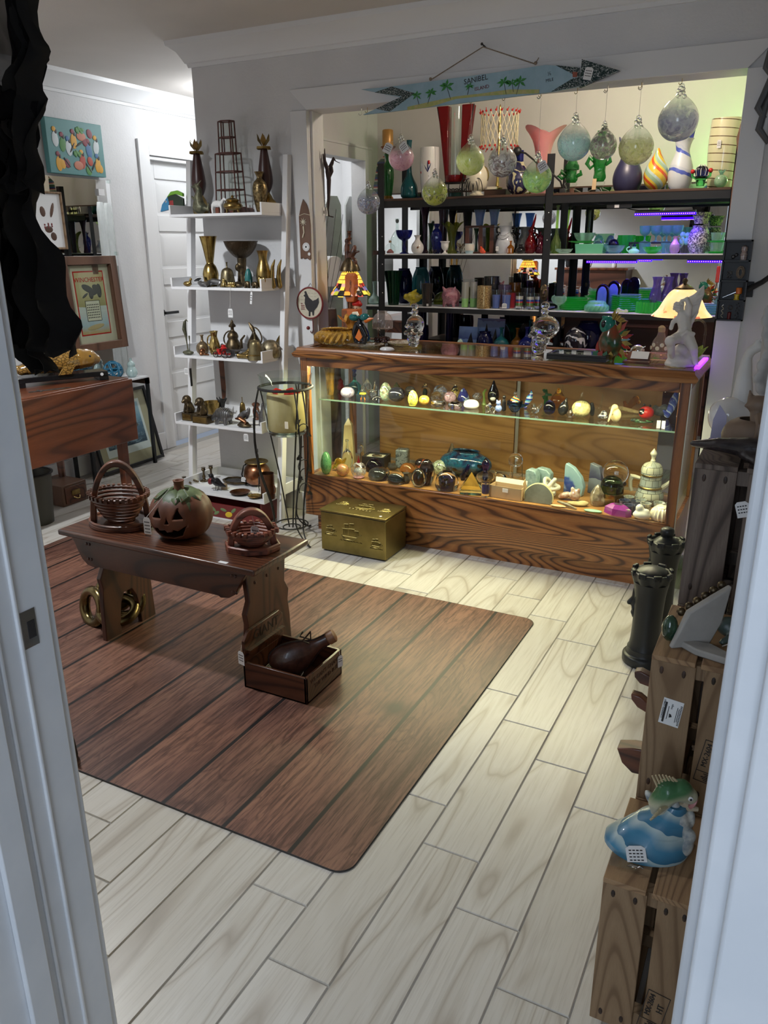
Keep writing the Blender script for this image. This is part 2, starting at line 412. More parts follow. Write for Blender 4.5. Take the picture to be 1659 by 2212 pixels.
# the setting
XL,XR,YD,YW,YW2=-4.14,.42,.69,3.648,3.79
PX0,OX0,OX1,OZ=-3.00,-2.30,-.32,2.076
CZ=2.44
fl=G().box(XL,XR+.1,-3.2,7.3,-.05,-.0035)
M['grout']=plain('floor_grout',(.36,.345,.32),.8)
floor=struct('floor',fl,M.grout)
def floor_mat():
 n=N('wood_look_tile').set(Roughness=.34)
 v=n.coord((1,.16,1)); 
 f=n.noise(v,4.5,2,.5,.6)
 sc=n.ma('MULTIPLY');n.link(f,sc.inputs[0]);sc.inputs[1].default_value=16
 fr=n.ma('PINGPONG');n.link(sc.outputs[0],fr.inputs[0]);fr.inputs[1].default_value=1
 ringc=n.ramp(fr.outputs[0],[(.0,(.45,.405,.355)),(.16,(.60,.565,.515)),(.5,(.665,.64,.60)),(1.0,(.64,.61,.565))])
 fine=n.noise(n.coord((1,.035,1)),130,3,.7)
 c=n.mix(n.ramp(fine,[(.36,(.45,.45,.45)),(.52,(0,0,0))]),ringc,(.46,.425,.38))
 oi=n.new('ShaderNodeObjectInfo')
 c2=n.mix(1.0,c,n.ramp(oi.outputs['Random'],[(0,(.88,.87,.85)),(1,(1,1,1))]),'MULTIPLY')
 n.col(c2).bump(fine,.12,.0015);return n.m
M['tile']=floor_mat()
TW,TL=.1535,0.62
def tile_mesh(w,l,nm='plank'):
 e=.0012;b=0.002
 g=G().add([(e,e,-.004),(w-e,e,-.004),(w-e,l-e,-.004),(e,l-e,-.004),(e+b,e+b,0),(w-e-b,e+b,0),(w-e-b,l-e-b,0),(e+b,l-e-b,0)],
    [(4,5,6,7),(0,1,5,4),(1,2,6,5),(2,3,7,6),(3,0,4,7)])
 return mesh(nm,g,M.tile,None)
TM=tile_mesh(TW,TL);nt=0;far=G()
for k in range(-21,10):
 x=-.9815+TW*k
 if x>XR:continue
 w=TW
 if x<XL:
  continue
 y0=1.195-.155*(k%4)
 j0=-4 if -7<k<8 else 0
 for j in range(j0,12):
  y=y0+TL*j
  if y>7.1 or y<-1.6:continue
  hid=(x<-1.9 and y<1.4) or (x>-2.2 and y>3.9) or (x>-2.0 and y>5)
  rug_hid=(-3.0<x<-.96 and 1.36<y and y+TL<2.84)
  if nt<300 and not hid and not rug_hid:
   o=bpy.data.objects.new('plank',TM);COL.objects.link(o);o.parent=floor;o.location=(x,y,0);nt+=1
  else:
   far.box(x+.0012,x+TW-.0012,y+.0012,y+TL-.0012,-.004,0)
fp=ob('far_planks',far,M.tile,floor,angle=None);fp['kind']='stuff'
struct('ceiling',G().box(XL-.1,XR+.1,-3.2,7.3,CZ,CZ+.08),M.ceil)
D1a,D1b,DZ=4.51,5.27,2.035            # white panel door in the left wall
wl=G().box(XL-.12,XL,-3.2,D1a,0,CZ).box(XL-.12,XL,D1b,7.3,0,CZ).box(XL-.12,XL,D1a,D1b,DZ,CZ)
struct('wall_left',wl,M.plaster)
wb=G().box(PX0,OX0,YW,YW2,0,CZ).box(OX0,OX1,YW,YW2,OZ,CZ).box(OX1,XR,YW,YW2,0,CZ)
struct('wall_partition',wb,M.plaster)
struct('wall_right',G().box(XR,XR+.1,-3.2,5.6,0,CZ),M.plaster)
struct('wall_hall_end',G().box(XL,-2.86,7.15,7.25,0,CZ),M.plaster)
AX=-2.86;AY=5.45;A0,A1=4.30,5.24
wa=G().box(AX-.10,AX,YW2,A0,0,CZ).box(AX-.10,AX,A1,AY+.1,0,CZ).box(AX-.10,AX,A0,A1,2.0,CZ).box(AX-.1,AX,AY+.1,7.2,0,CZ)
struct('wall_alcove_left',wa,M.plaster)
M['alc']=(lambda n:(n.set(Roughness=.6),n.col(n.ramp(n.noise(n.coord(rnd=False),3,3),[(.3,(.70,.67,.64)),(.7,(.75,.72,.69))])),n.bump(n.noise(n.coord(rnd=False),70,4,.6),.12,.004),n.m)[-1])(N('alcove_paint'))
struct('wall_alcove_back',G().box(AX,XR,AY,AY+.1,0,CZ),M.alc)
struct('wall_alcove_right',G().box(-.24,-.16,YW2,AY,0,CZ),M.alc)
DX0,DX1=-.898,-0.006
wd_=G().box(XL,DX0-.03,.555,YD-.01,0,CZ).box(DX1+.03,XR,.555,YD-.01,0,CZ).box(DX0-.03,DX1+.03,.555,YD-.01,2.10,CZ)
struct('wall_entry',wd_,M.plaster)
struct('wall_outer',G().box(XL,XR,-3.3,-3.2,0,.9).box(XL,XR,-3.3,-3.2,2.3,CZ),M.plaster)
# entry door frame: jambs with stop, casing boards, strike hole
j=G().box(DX0-.03,DX0,.50,YD,0,2.10)
j.box(DX0,DX0+.011,.545,.585,0,2.10)
j.box(DX0-.002,DX0+.004,.60,.606,0,2.1).box(DX0-.002,DX0+.004,.634,.640,0,2.1)
j.box(DX0-.10,DX0-.004,YD-.01,YD+.012,0,2.16)
j.box(DX0-.12,DX0-.006,.485,.555,0,2.16)
tj=struct('trim_1',j,M.jamb,.002)
sp=ob('strike_plate',G().box(-.0015,.0012,-.012,.012,-.028,.028),M.chrome,tj,(-.898,.654,.946))
ob('strike_hole',G().box(-.0005,.0018,-.006,.006,-.013,.013),M.ink,tj,(-.898,.657,.944))
j=G().box(DX1,DX1+.03,.50,YD,0,2.10).box(DX1-.010,DX1,.60,.65,0,2.10)
j.box(DX1+.016,DX1+.11,.478,.50,0,2.16).box(DX1+.004,DX1+.11,YD-.01,YD+.012,0,2.16)
struct('trim_2',j,M.jamb,.003)
struct('trim_3',G().box(DX0-.10,DX1+.10,.53,YD+.01,2.10,2.16),M.jamb,.003)
# opening casing and jamb lining
c=G().box(OX0-.095,OX0,YW-.014,YW,0,OZ+.0)
c.box(OX0-.002,OX0+.012,YW+.02,YW+.034,0,OZ)
struct('trim_4',c,M.white,.002)
c=G().prism([(OX0-.095,OZ+.095),(OX0,OZ),(OX1,OZ),(OX1+.095,OZ+.095)],YW-.0145,YW,'y')
struct('trim_5',c,M.white,.002)
struct('trim_6',G().box(OX1,OX1+.095,YW-.014,YW,0,OZ),M.white,.002)
# crown mouldings
CP=[(0,2.322),(.012,2.322),(.016,2.338),(.024,2.342),(.034,2.362),(.052,2.392),(.078,2.412),(.088,2.418),(.092,2.44),(0,2.44)]
def crown(g,axis,wall,sign,a,b,ma=0,mb=0):
 rs=[]
 for end,mm in ((a,ma),(b,mb)):
  ring=[]
  for d,z in CP:
   e=end+mm*d
   ring.append((e,wall+sign*d,z) if axis=='x' else (wall+sign*d,e,z))
  rs.append(ring)
 g.rings(rs)
g=G();crown(g,'x',YW,-1,PX0,XR,-1,0);crown(g,'y',PX0,-1,YW,YW2,-1,0)
struct('trim_7',g,M.white)
g=G();crown(g,'y',XL,1,.69,7.15);struct('trim_8',g,M.white)
bb=G().box(XL,XL+.014,.7,D1a-.1,0,.13);struct('baseboard_left',bb,M.white,.003)
struct('baseboard_partition',G().box(PX0,OX0-.1,YW-.013,YW,0,.11),M.white,.003)
struct('baseboard_hall',G().box(XL,XL+.014,D1b+.1,7.15,0,.13),M.white,.003)
# door_1: five flat panels, lever handle, casing
dr=G();xd=XL-.055
dr.box(xd-.035,xd-.012,D1a,D1b,.012,DZ)
st=.10
rows=[(.16,.42),(.535,.80),(.915,1.18),(1.295,1.55),(1.66,1.90)]
dr.box(xd-.012,xd,D1a,D1a+st,.012,DZ).box(xd-.012,xd,D1b-st,D1b,.012,DZ)
zz=[.012]+[q for r_ in rows for q in r_]+[DZ]
for i in range(0,len(zz),2):dr.box(xd-.012,xd,D1a+st,D1b-st,zz[i],zz[i+1])
d1=struct('door_1',dr,M.white,.004)
for z0,z1 in rows:
 a,b=D1a+st+.012,D1b-st-.012
 p=G();r0=[(xd-.013,a,z0+.012),(xd-.013,b,z0+.012),(xd-.013,b,z1-.012),(xd-.013,a,z1-.012)]
 s_=.035;r1=[(xd-.003,a+s_,z0+.012+s_),(xd-.003,b-s_,z0+.012+s_),(xd-.003,b-s_,z1-.012-s_),(xd-.003,a+s_,z1-.012-s_)]
 p.rings([r0,r1],cap0=False);ob('panel',p,M.white,d1,angle=20)
hd=G().lathe([(.026,0),(.026,.008),(.012,.012),(.010,.045)],14).xf(T(0,0,0,0,90,0))
hd.box(.036,.050,-.012,.125,-.009,.009)
ob('lever_handle',hd,M.steel,d1,(xd,D1a+.055,.985),label='black lever handle')
cs=G().box(XL,XL+.018,D1a-.105,D1a-.006,0,DZ+.10).box(XL,XL+.018,D1b+.006,D1b+.105,0,DZ+.10).box(XL,XL+.018,D1a-.006,D1b+.006,DZ+.006,DZ+.10)
cs.box(xd-.03,XL,D1a-.006,D1a,0,DZ).box(xd-.03,XL,D1b,D1b+.006,0,DZ).box(xd-.03,XL,D1a,D1b,DZ,DZ+.006)
cs.box(xd,XL,D1a,D1b,DZ-.02,DZ)
struct('trim_9',cs,M.white,.002)
# alcove doorway casing
cs=G().box(AX,AX+.016,A0-.09,A0,0,2.09).box(AX,AX+.016,A1,A1+.09,0,2.09).box(AX,AX+.016,A0,A1,2.0,2.09)
cs.box(AX+.016,AX+.024,A0-.09,A1+.09,2.075,2.09)
struct('trim_10',cs,M.white,.002)
# big furniture
# rug printed with brown planks
def rug_mat():
 n=N('printed_plank_mat').set(Roughness=.42)
 tc=n.tcn();sp=n.sep();n.link(tc.outputs['Object'],sp.inputs[0])
 a=n.ma('MULTIPLY_ADD');n.link(sp.outputs[0],a.inputs[0]);a.inputs[1].default_value=1/.2065;a.inputs[2].default_value=20+0.6634
 fl_=n.ma('FLOOR');n.link(a.outputs[0],fl_.inputs[0])
 fr=n.ma('FRACT');n.link(a.outputs[0],fr.inputs[0])
 cb=n.new('ShaderNodeCombineXYZ')
 k=n.ma('MULTIPLY');n.link(fl_.outputs[0],k.inputs[0]);k.inputs[1].default_value=3.71
 n.link(k.outputs[0],cb.inputs[0]);n.link(k.outputs[0],cb.inputs[1])
 ad=n.new('ShaderNodeVectorMath',operation='ADD');n.link(tc.outputs['Object'],ad.inputs[0]);n.link(cb.outputs[0],ad.inputs[1])
 mp=n.new('ShaderNodeMapping');mp.inputs['Scale'].default_value=(1,.22,1);n.link(ad.outputs[0],mp.inputs[0])
 f=n.noise(mp.outputs[0],7,3,.55,.8)
 sc=n.ma('MULTIPLY');n.link(f,sc.inputs[0]);sc.inputs[1].default_value=14
 pp=n.ma('PINGPONG');n.link(sc.outputs[0],pp.inputs[0]);pp.inputs[1].default_value=1
 mp2=n.new('ShaderNodeMapping');mp2.inputs['Scale'].default_value=(1,.05,1);n.link(ad.outputs[0],mp2.inputs[0])
 fine=n.noise(mp2.outputs[0],120,4,.75)
 base=n.ramp(f,[(.3,(.125,.062,.048)),(.5,(.205,.102,.074)),(.72,(.265,.142,.098))])
 c=n.mix(n.ramp(pp.outputs[0],[(0,(.55,.55,.55)),(.25,(0,0,0))]),base,(.06,.024,.018))
 c=n.mix(n.ramp(fine,[(.40,(.75,.75,.75)),(.54,(0,0,0))]),c,(.045,.018,.013))
 c=n.mix(n.ramp(fine,[(.56,(0,0,0)),(.72,(.45,.45,.45))]),c,(.30,.175,.115))
 wn=n.new('ShaderNodeTexWhiteNoise',noise_dimensions='1D');n.link(fl_.outputs[0],wn.inputs['W'])
 c=n.mix(1.0,c,n.ramp(wn.outputs['Value'],[(0,(.78,.76,.78)),(1,(1.1,1.0,.95))]),'MULTIPLY')
 knot=n.new('ShaderNodeVectorMath',operation='DISTANCE');n.link(tc.outputs['Object'],knot.inputs[0]);knot.inputs[1].default_value=(-1.012,2.02,.003)
 c=n.mix(n.ramp(knot.outputs['Value'],[(.02,(.9,.9,.9)),(.055,(.25,.25,.25)),(.10,(0,0,0))]),c,(.022,.011,.010))
 seam=n.ramp(fr.outputs[0],[(.0,(1,1,1)),(.048,(1,1,1)),(.062,(0,0,0)),(.985,(0,0,0)),(1.0,(1,1,1))])
 c=n.mix(seam,c,(.008,.006,.006))
 n.col(c);return n.m
M['rug']=rug_mat()
x0,x1,y0,y1,rr=-3.28,-.79,1.315,2.855,.045
poly=[]
for cx,cy,a0 in ((x1-rr,y0+rr,-90),(x1-rr,y1-rr,0),(x0+rr,y1-rr,90),(x0+rr,y0+rr,180)):
 poly+=[(cx+rr*cos(R(a0+15*i)),cy+rr*sin(R(a0+15*i))) for i in range(7)]
M['rubber']=plain('black_rubber',(.02,.018,.018),.7)
ro=thing('floor_mat','large brown floor mat printed with dark-seamed wooden planks, lying on pale tiles','rug')
ob('printed_top',G().prism(poly,.001,.0042),M.rug,ro,angle=30)
edge=G().tube([(x,y,.0022) for x,y in poly],.0023,6,True);ob('bound_edge',edge,M.rubber,ro)
# showcase
sc=thing('display_counter','long oak and glass display counter filled with glass ornaments, in the wall opening','showcase',(-1.29,3.63,0))
def sx(x):return x+1.29
def sy(y):return y-3.63
def SB(g,x0,x1,y0,y1,z0,z1):return g.box(sx(x0),sx(x1),sy(y0),sy(y1),z0,z1)
ob('plinth',SB(G(),-2.165,-.425,3.405,3.86,0,.088),M.oak,sc)
ob('base_panel',SB(G(),-2.222,-.362,3.375,3.395,.085,.302),M.oak,sc,bev=.002)
b=SB(G(),-2.222,-2.202,3.395,3.89,.085,.302);SB(b,-.382,-.362,3.395,3.89,.085,.302);SB(b,-2.202,-.382,3.87,3.89,.085,.302)
ob('side_panels',b,M.oak_v,sc)
ob('deck_board',SB(G(),-2.2,-.384,3.396,3.868,.286,.300),M.oak_back,sc)
ob('sill_rail',SB(G(),-2.205,-.379,3.371,3.392,.300,.312),M.oak,sc,bev=.003)
for (xa,xb,ya,yb) in ((-2.222,-2.182,3.375,3.41),(-.402,-.362,3.375,3.41),(-2.222,-2.190,3.862,3.89),(-.394,-.362,3.862,3.89)):
 ob('post',SB(G(),xa,xb,ya,yb,.302,.925),M.oak_v,sc,bev=.002)
r_=SB(G(),-2.182,-.402,3.375,3.40,.875,.925);SB(r_,-2.182,-.402,3.865,3.89,.88,.925)
ob('front_rail',r_,M.oak,sc,bev=.002)
r_=SB(G(),-2.222,-2.198,3.41,3.862,.885,.925);SB(r_,-.386,-.362,3.41,3.862,.885,.925);ob('side_rail',r_,M.oak_v,sc)
mld=[(-.018,.918),(-.026,.926),(-.030,.938),(-.022,.946),(-.014,.952),(-.010,.967),(.035,.967),(.035,.918)]
def rim(x0,x1,y0,y1):
 g=G();rs=[]
 for cx,cy,ix,iy in ((x0,y0,1,1),(x1,y0,-1,1),(x1,y1,-1,-1),(x0,y1,1,-1)):
  rs.append([(sx(cx)+ix*d,sy(cy)+iy*d,z) for d,z in mld])
 g.rings(rs,loop=True);return g
ob('top_moulding',rim(-2.222,-.362,3.375,3.89),M.oak,sc)
ob('top_pane',SB(G(),-2.19,-.394,3.408,3.857,.958,.964),M.pane,sc,angle=None)
ob('front_pane',SB(G(),-2.182,-.402,3.3835,3.3875,.312,.875),M.pane,sc,angle=None)
s_=SB(G(),-2.2145,-2.2105,3.41,3.862,.302,.885);ob('side_pane',s_,M.pane,sc,angle=None)
s_=SB(G(),-.3735,-.3695,3.41,3.862,.302,.885);ob('side_pane',s_,M.pane,sc,angle=None)
ob('glass_shelf',SB(G(),-2.178,-.392,3.47,3.83,.689,.695),M.pane,sc,angle=None)
ob('shelf_edge',SB(G(),-2.178,-.392,3.4685,3.4705,.6885,.6955),plain('green_glass_edge',(.16,.26,.21),.1),sc)
ob('back_door',SB(G(),-2.03,-1.245,3.868,3.876,.302,.885),M.oak_back,sc,label='plain oak sliding back panel, left one')
ob('back_door',SB(G(),-1.26,-.535,3.878,3.886,.302,.885),M.oak_back,sc,label='plain oak sliding back panel, right one')
al=plain('aluminium_channel',(.5,.48,.42),.35,.8)
for xx in (-1.235,-2.13):ob('shelf_standard',SB(G(),xx,xx+.016,3.855,3.862,.302,.885),al,sc)
ob('back_track',SB(G(),-2.19,-.39,3.850,3.866,.300,.312),al,sc)
hou=G();hou.add([(sx(x),sy(y),z) for x in (-2.165,-.46) for y,z in ((3.402,.918),(3.402,.868),(3.452,.874),(3.452,.918))],[(0,3,2,1),(4,5,6,7),(0,4,7,3),(2,3,7,6)])
ob('tube_light_housing',hou,plain('cream_metal',(.62,.58,.47),.4),sc,angle=None)
ob('light_tube',G().tube([(sx(-2.12),sy(3.425),.880),(sx(-.5),sy(3.425),.880)],.007,8),emit('fluorescent_tube',(1.0,.92,.62),3.0),sc)
ob('corner_strip',SB(G(),-.3605,-.357,3.372,3.376,.1,.925),al,sc)
# bench
be=thing('wooden_bench','low dark pine bench with scalloped apron standing on the plank-print mat','bench',(-1.91,2.07,0))
def bx(g,x0,x1,y0,y1,z0,z1):return g.box(x0+1.91,x1+1.91,y0-2.07,y1-2.07,z0,z1)
ob('top_board',bx(G(),-2.365,-1.465,1.905,2.235,.428,.450),M.pine_dk,be,bev=.006)
ap=[(-.42,.428),(-.40,.40),(-.385,.365),(-.37,.338),(-.345,.318),(-.31,.312),(-.30,.318),(.27,.318),(.28,.312),(.315,.318),(.345,.338),(.36,.365),(.38,.40),(.40,.428)]
for ya in (-.142,.108):ob('apron',G().prism(ap,ya,ya+.02,'y'),M.pine_dk,be,bev=.003)
lp=[(-.135,0),(-.128,.16),(-.12,.22),(-.128,.26),(-.105,.30),(-.118,.428),(.118,.428),(.105,.30),(.128,.26),(.12,.22),(.128,.16),(.135,0),(.055,0),(.05,.08),(.04,.13),(.02,.165),(-.02,.165),(-.04,.13),(-.05,.08),(-.055,0)]
for xa in (-.325,.352):ob('leg',G().prism(lp,xa,xa+.022,'x'),M.pine_v,be,bev=.003)
pg=G()
for x in (-.335,-.32,.335,.35):
 for z in (.345,.405):pg.ell((x,-.143,z),(.006,.003,.006),8,5)
for y in (-.07,0,.07):pg.ell((.375,y,.36),(.003,.006,.006),8,5)
ob('wooden_pegs',pg,M.pine_v,be)
ob('price_sticker',bx(G(),-1.62,-1.585,1.915,1.93,.450,.4505),M.paper,be)
# three crates, stepped
def stamp(parent,loc,rot,size):
 g=G();w,h,t=.062*size,.026*size,.0012
 for a in ((-w/2,w/2,h/2-t,h/2),(-w/2,w/2,-h/2,-h/2+t),(-w/2,-w/2+t,-h/2,h/2),(w/2-t,w/2,-h/2,h/2),(-w*.26,-w*.26+t,-h/2,h/2)):
  g.box(a[0],a[1],a[2],a[3],0,.0006)
 for i in range(5):g.box(-w*.46+i*.0024*size,-w*.46+.001*size+i*.0024*size,-h*.3+(i%2)*.003,h*.05+(i%3)*.003,0,.0006)
 g.box(-w*.47,-w*.28,-h*.4,-h*.34,0,.0006)
 s_=ob('ink_stamp',g,M.ink,parent,loc,rot,angle=None)
 Mx=Euler([R(a) for a in rot]).to_matrix()
 for t_,u,v,k in (('MX-2604',.009,.006,.0092),('HT',.009,-.006,.0105)):
  p=Mx@Vector((u*size,v*size,.0002));text(t_,k*size,M.ink,parent,tuple(Vector(loc)+p),rot)
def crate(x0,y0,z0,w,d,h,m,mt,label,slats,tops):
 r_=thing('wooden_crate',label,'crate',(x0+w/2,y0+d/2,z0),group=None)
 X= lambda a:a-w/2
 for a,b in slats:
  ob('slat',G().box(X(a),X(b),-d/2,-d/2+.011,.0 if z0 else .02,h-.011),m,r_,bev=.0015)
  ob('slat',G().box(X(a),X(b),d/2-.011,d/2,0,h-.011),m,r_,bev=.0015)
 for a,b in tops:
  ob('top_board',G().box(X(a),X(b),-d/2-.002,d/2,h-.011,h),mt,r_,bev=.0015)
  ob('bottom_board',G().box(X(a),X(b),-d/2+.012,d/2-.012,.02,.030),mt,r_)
 for yy in (-d/2+.012,d/2-.037):
  for zz in (.03,h-.042):
   ob('corner_batten',G().box(X(.004),X(w-.004),yy,yy+.025,zz,zz+.03),m,r_)
 for a in (.0,w-.009):
  for k in range(3):
   zz=.03+k*(h-.05)/3
   ob('side_slat',G().box(X(a),X(a+.009),-d/2+.012,d/2-.012,zz,zz+(h-.05)/3-.015),m,r_)
 nl=G()
 for a,b in slats:
  for q in (.25,.75):
   for zz in (.045,h-.03):nl.ell((X(a+(b-a)*q),-d/2-.0005,zz),(.004,.001,.0085),8,4)
 ob('nail_stains',nl,M.darkwood,r_)
 return r_
W3=.235
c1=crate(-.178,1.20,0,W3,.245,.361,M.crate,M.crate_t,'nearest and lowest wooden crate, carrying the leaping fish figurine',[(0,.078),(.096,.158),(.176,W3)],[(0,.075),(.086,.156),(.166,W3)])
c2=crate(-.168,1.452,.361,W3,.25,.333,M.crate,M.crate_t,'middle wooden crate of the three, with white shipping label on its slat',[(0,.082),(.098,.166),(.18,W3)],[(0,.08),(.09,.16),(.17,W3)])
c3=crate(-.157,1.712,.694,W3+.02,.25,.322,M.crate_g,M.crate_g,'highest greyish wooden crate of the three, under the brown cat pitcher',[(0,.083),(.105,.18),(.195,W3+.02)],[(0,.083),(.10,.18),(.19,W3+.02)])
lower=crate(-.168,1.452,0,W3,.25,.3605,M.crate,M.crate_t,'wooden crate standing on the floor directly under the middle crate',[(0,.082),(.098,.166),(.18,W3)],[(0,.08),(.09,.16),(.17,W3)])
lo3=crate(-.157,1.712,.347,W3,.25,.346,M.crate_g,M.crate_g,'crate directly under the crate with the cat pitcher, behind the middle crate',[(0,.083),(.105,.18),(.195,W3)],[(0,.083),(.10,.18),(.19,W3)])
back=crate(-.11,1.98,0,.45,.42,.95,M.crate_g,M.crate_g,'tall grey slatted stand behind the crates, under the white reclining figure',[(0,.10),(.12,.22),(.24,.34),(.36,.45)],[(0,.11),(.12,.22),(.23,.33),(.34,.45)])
stamp(c1,(-.004,-.1234,.095),(90,-82,0),1.55)
stamp(c2,(.012,-.1260,.125),(90,-82,0),1.55)
lb=ob('shipping_label',G().box(-.019,.019,-.0006,0,-.029,.029),M.paper,c2,(-.070,-.1255,.215),(0,6,0))
for i,(dx,wd2,hh) in enum(((-.012,.004,.046),(-.006,.0012,.03),(.010,.0012,.034),(.013,.0012,.03))):
 ob('label_print',G().box(-wd2/2,wd2/2,-.0004,0,-hh/2,hh/2),M.ink,lb,(dx,-.0006,-.002))
bar=G()
for i in range(14):bar.box(.0145,.018,-.0011,-.0004,-.024+i*.0033,-.024+i*.0033+.0016)
ob('barcode',bar,M.ink,lb);ob('label_mark',G().prism([(-.002,-.012),(.003,-.009),(.001,-.004),(-.003,-.003)],-.0011,-.0004,'y'),M.ink,lb)
text('CONSERVED LEMBLE',.0046,M.ink,lb,(-.0155,-.0009,.004),(90,-90,0))
text('roqo',.006,M.ink,lb,(-.001,-.0009,.014),(90,-90,0))
# turned and blown wares
# profiles: radius (1 = half the width), height (1 = full height)
P={
 'longneck':[(.55,0),(.95,.04),(1,.13),(.9,.24),(.5,.36),(.3,.46),(.26,.62),(.25,.85),(.30,.97),(.34,1)],
 'bulb':[(.5,0),(.85,.1),(1,.3),(.9,.5),(.5,.7),(.36,.8),(.4,.92),(.55,1)],
 'tear':[(.35,0),(.8,.12),(1,.32),(.9,.52),(.55,.72),(.3,.86),(.2,.95),(.1,1)],
 'trumpet':[(.55,0),(.6,.02),(.42,.12),(.34,.3),(.38,.55),(.55,.8),(.85,.95),(1,1)],
 'flare':[(.55,0),(.6,.1),(.68,.4),(.8,.7),(.95,.93),(1,1)],
 'cyl':[(.92,0),(1,.03),(1,.5),(1,.97),(.98,1)],
 'barrelv':[(.72,0),(.78,.04),(.92,.3),(1,.6),(.98,.85),(.95,1)],
 'tumbler':[(.72,0),(.78,.05),(.86,.5),(.96,.9),(1,1)],
 'goblet':[(.62,0),(.6,.03),(.2,.08),(.14,.3),(.3,.38),(.75,.5),(.92,.7),(1,.95),(1,1)],
 'compote':[(.55,0),(.5,.04),(.2,.1),(.28,.25),(.15,.4),(.25,.55),(.7,.66),(.95,.85),(1,1)],
 'urn':[(.6,0),(.62,.04),(.3,.12),(.25,.25),(.62,.4),(.78,.6),(.8,.82),(1,.95),(1,1)],
 'jar':[(.6,0),(.85,.12),(1,.4),(.92,.7),(.7,.88),(.62,.92),(.72,1)],
 'moonjar':[(.5,0),(.75,.08),(.97,.3),(1,.5),(.9,.75),(.66,.92),(.6,.96),(.62,1)],
 'bottle':[(.9,0),(1,.04),(1,.35),(.95,.5),(.6,.62),(.3,.7),(.26,.9),(.36,.93),(.36,1)],
 'flask':[(.7,0),(.95,.12),(1,.3),(.85,.48),(.4,.62),(.22,.7),(.2,.92),(.3,.95),(.3,1)],
 'baluster':[(.5,0),(.62,.06),(.9,.35),(1,.55),(.85,.72),(.4,.83),(.38,.88),(.6,.98),(.66,1)],
 'hourv':[(.75,0),(.9,.1),(1,.28),(.9,.48),(.6,.7),(.55,.8),(.66,.93),(.8,1)],
 'egg':[(.3,0),(.7,.08),(.95,.28),(1,.45),(.88,.68),(.55,.9),(.2,.985),(.02,1)],
 'ball':[(.25,0),(.6,.08),(.9,.26),(1,.5),(.9,.74),(.6,.92),(.25,.99),(.02,1)],
 'dome':[(.85,0),(.98,.12),(1,.32),(.92,.58),(.7,.82),(.38,.96),(.02,1)],
 'disc':[(.8,0),(.98,.2),(1,.45),(.85,.75),(.5,.95),(.02,1)],
 'bowl':[(.4,0),(.45,.06),(.7,.3),(.9,.65),(1,1)],
 'dish':[(.5,0),(.55,.15),(.8,.5),(1,1)],
 'plate':[(.55,0),(.6,.2),(.85,.55),(1,1)],
 'bell':[(1,0),(.96,.06),(.86,.25),(.76,.5),(.6,.68),(.3,.76),(.12,.78),(.1,.95),(.16,1)],
 'stick':[(1,0),(.95,.05),(.5,.1),(.3,.2),(.4,.35),(.22,.5),(.25,.7),(.5,.85),(.4,.92),(.55,1)],
 'cone':[(.9,0),(1,.08),(.9,.35),(.65,.65),(.35,.88),(.05,1)],
 'gourd':[(.5,0),(.95,.12),(1,.3),(.7,.5),(.62,.55),(.72,.65),(.55,.78),(.25,.86),(.22,.97),(.28,1)],
 'trumpetvase':[(.62,0),(.72,.02),(.80,.14),(.84,.26),(.62,.40),(.4,.46),(.42,.52),(.5,.6),(.66,.78),(.86,.95),(.95,1)],
 'insul':[(.8,0),(1,.1),(1,.5),(.8,.7),(.7,.9),(.5,1)],
}
def prof(kind,w,h,k=3):
 return [(r*w/2,z*h) for r,z in spl(P[kind],k)]
def hollow(pr,t):
 top=pr[-1];inner=[(max(r-t,.0006),max(z,pr[0][1]+t*1.3)) for r,z in reversed(pr)]
 return pr+inner
def turned(kind,w,h,wall=None,n=20,**kw):
 pr=prof(kind,w,h)
 if wall: 
  return G_lathe2(pr,hollow(pr,wall),n,**kw)
 return G().lathe(pr,n,**kw)
def G_lathe2(pr,both,n,flute=None,twist=0,wave=None,sx=1,sy=1,c=(0,0,0)):
 g=G();rs=[];H=pr[-1][1] or 1e-6
 for r,z in both:
  ring=[];t=z/H
  for j in range(n):
   a=2*PI*j/n;rr=r
   if flute:rr*=1+flute[1]*cos(flute[0]*a)
   dz=0
   if wave and t>wave[2]:
    q=(t-wave[2])/(1-wave[2]);dz=wave[1]*q*cos(wave[0]*a);rr*=1+.25*q*cos(wave[0]*a)
   aa=a+twist*t
   ring.append((c[0]+sx*rr*cos(aa),c[1]+sy*rr*sin(aa),c[2]+z+dz))
  rs.append(ring)
 return g.rings(rs)
def V(name,kind,x,y,z,w,h,mat,label,cat,group=None,wall=None,rz=0,n=20,parts=None,lean=None,**kw):
 g=turned(kind,w,h,wall,n,**kw)
 m=M[mat] if isinstance(mat,str) else mat
 if not parts:return solo(name,label,cat,g,m,(x,y,z),rz,group,rot=lean)
 t=thing(name,label,cat,(x,y,z),rz,group,rot=lean)
 ob(parts,g,m,t);return t
def handle(t,pts,r,mat,name='handle',**kw):
 return ob(name,G().tube(pts,r,7),M[mat] if isinstance(mat,str) else mat,t,**kw)
def ear(t,x0,z0,x1,z1,out,r,mat,name='handle',side=1):
 pts=[]
 for i in range(9):
  a=PI*i/8;u=(1-cos(a))/2
  pts.append((side*(x0+(x1-x0)*u+out*sin(a)),0,z0+(z1-z0)*u))
 return handle(t,pts,r,mat,name)
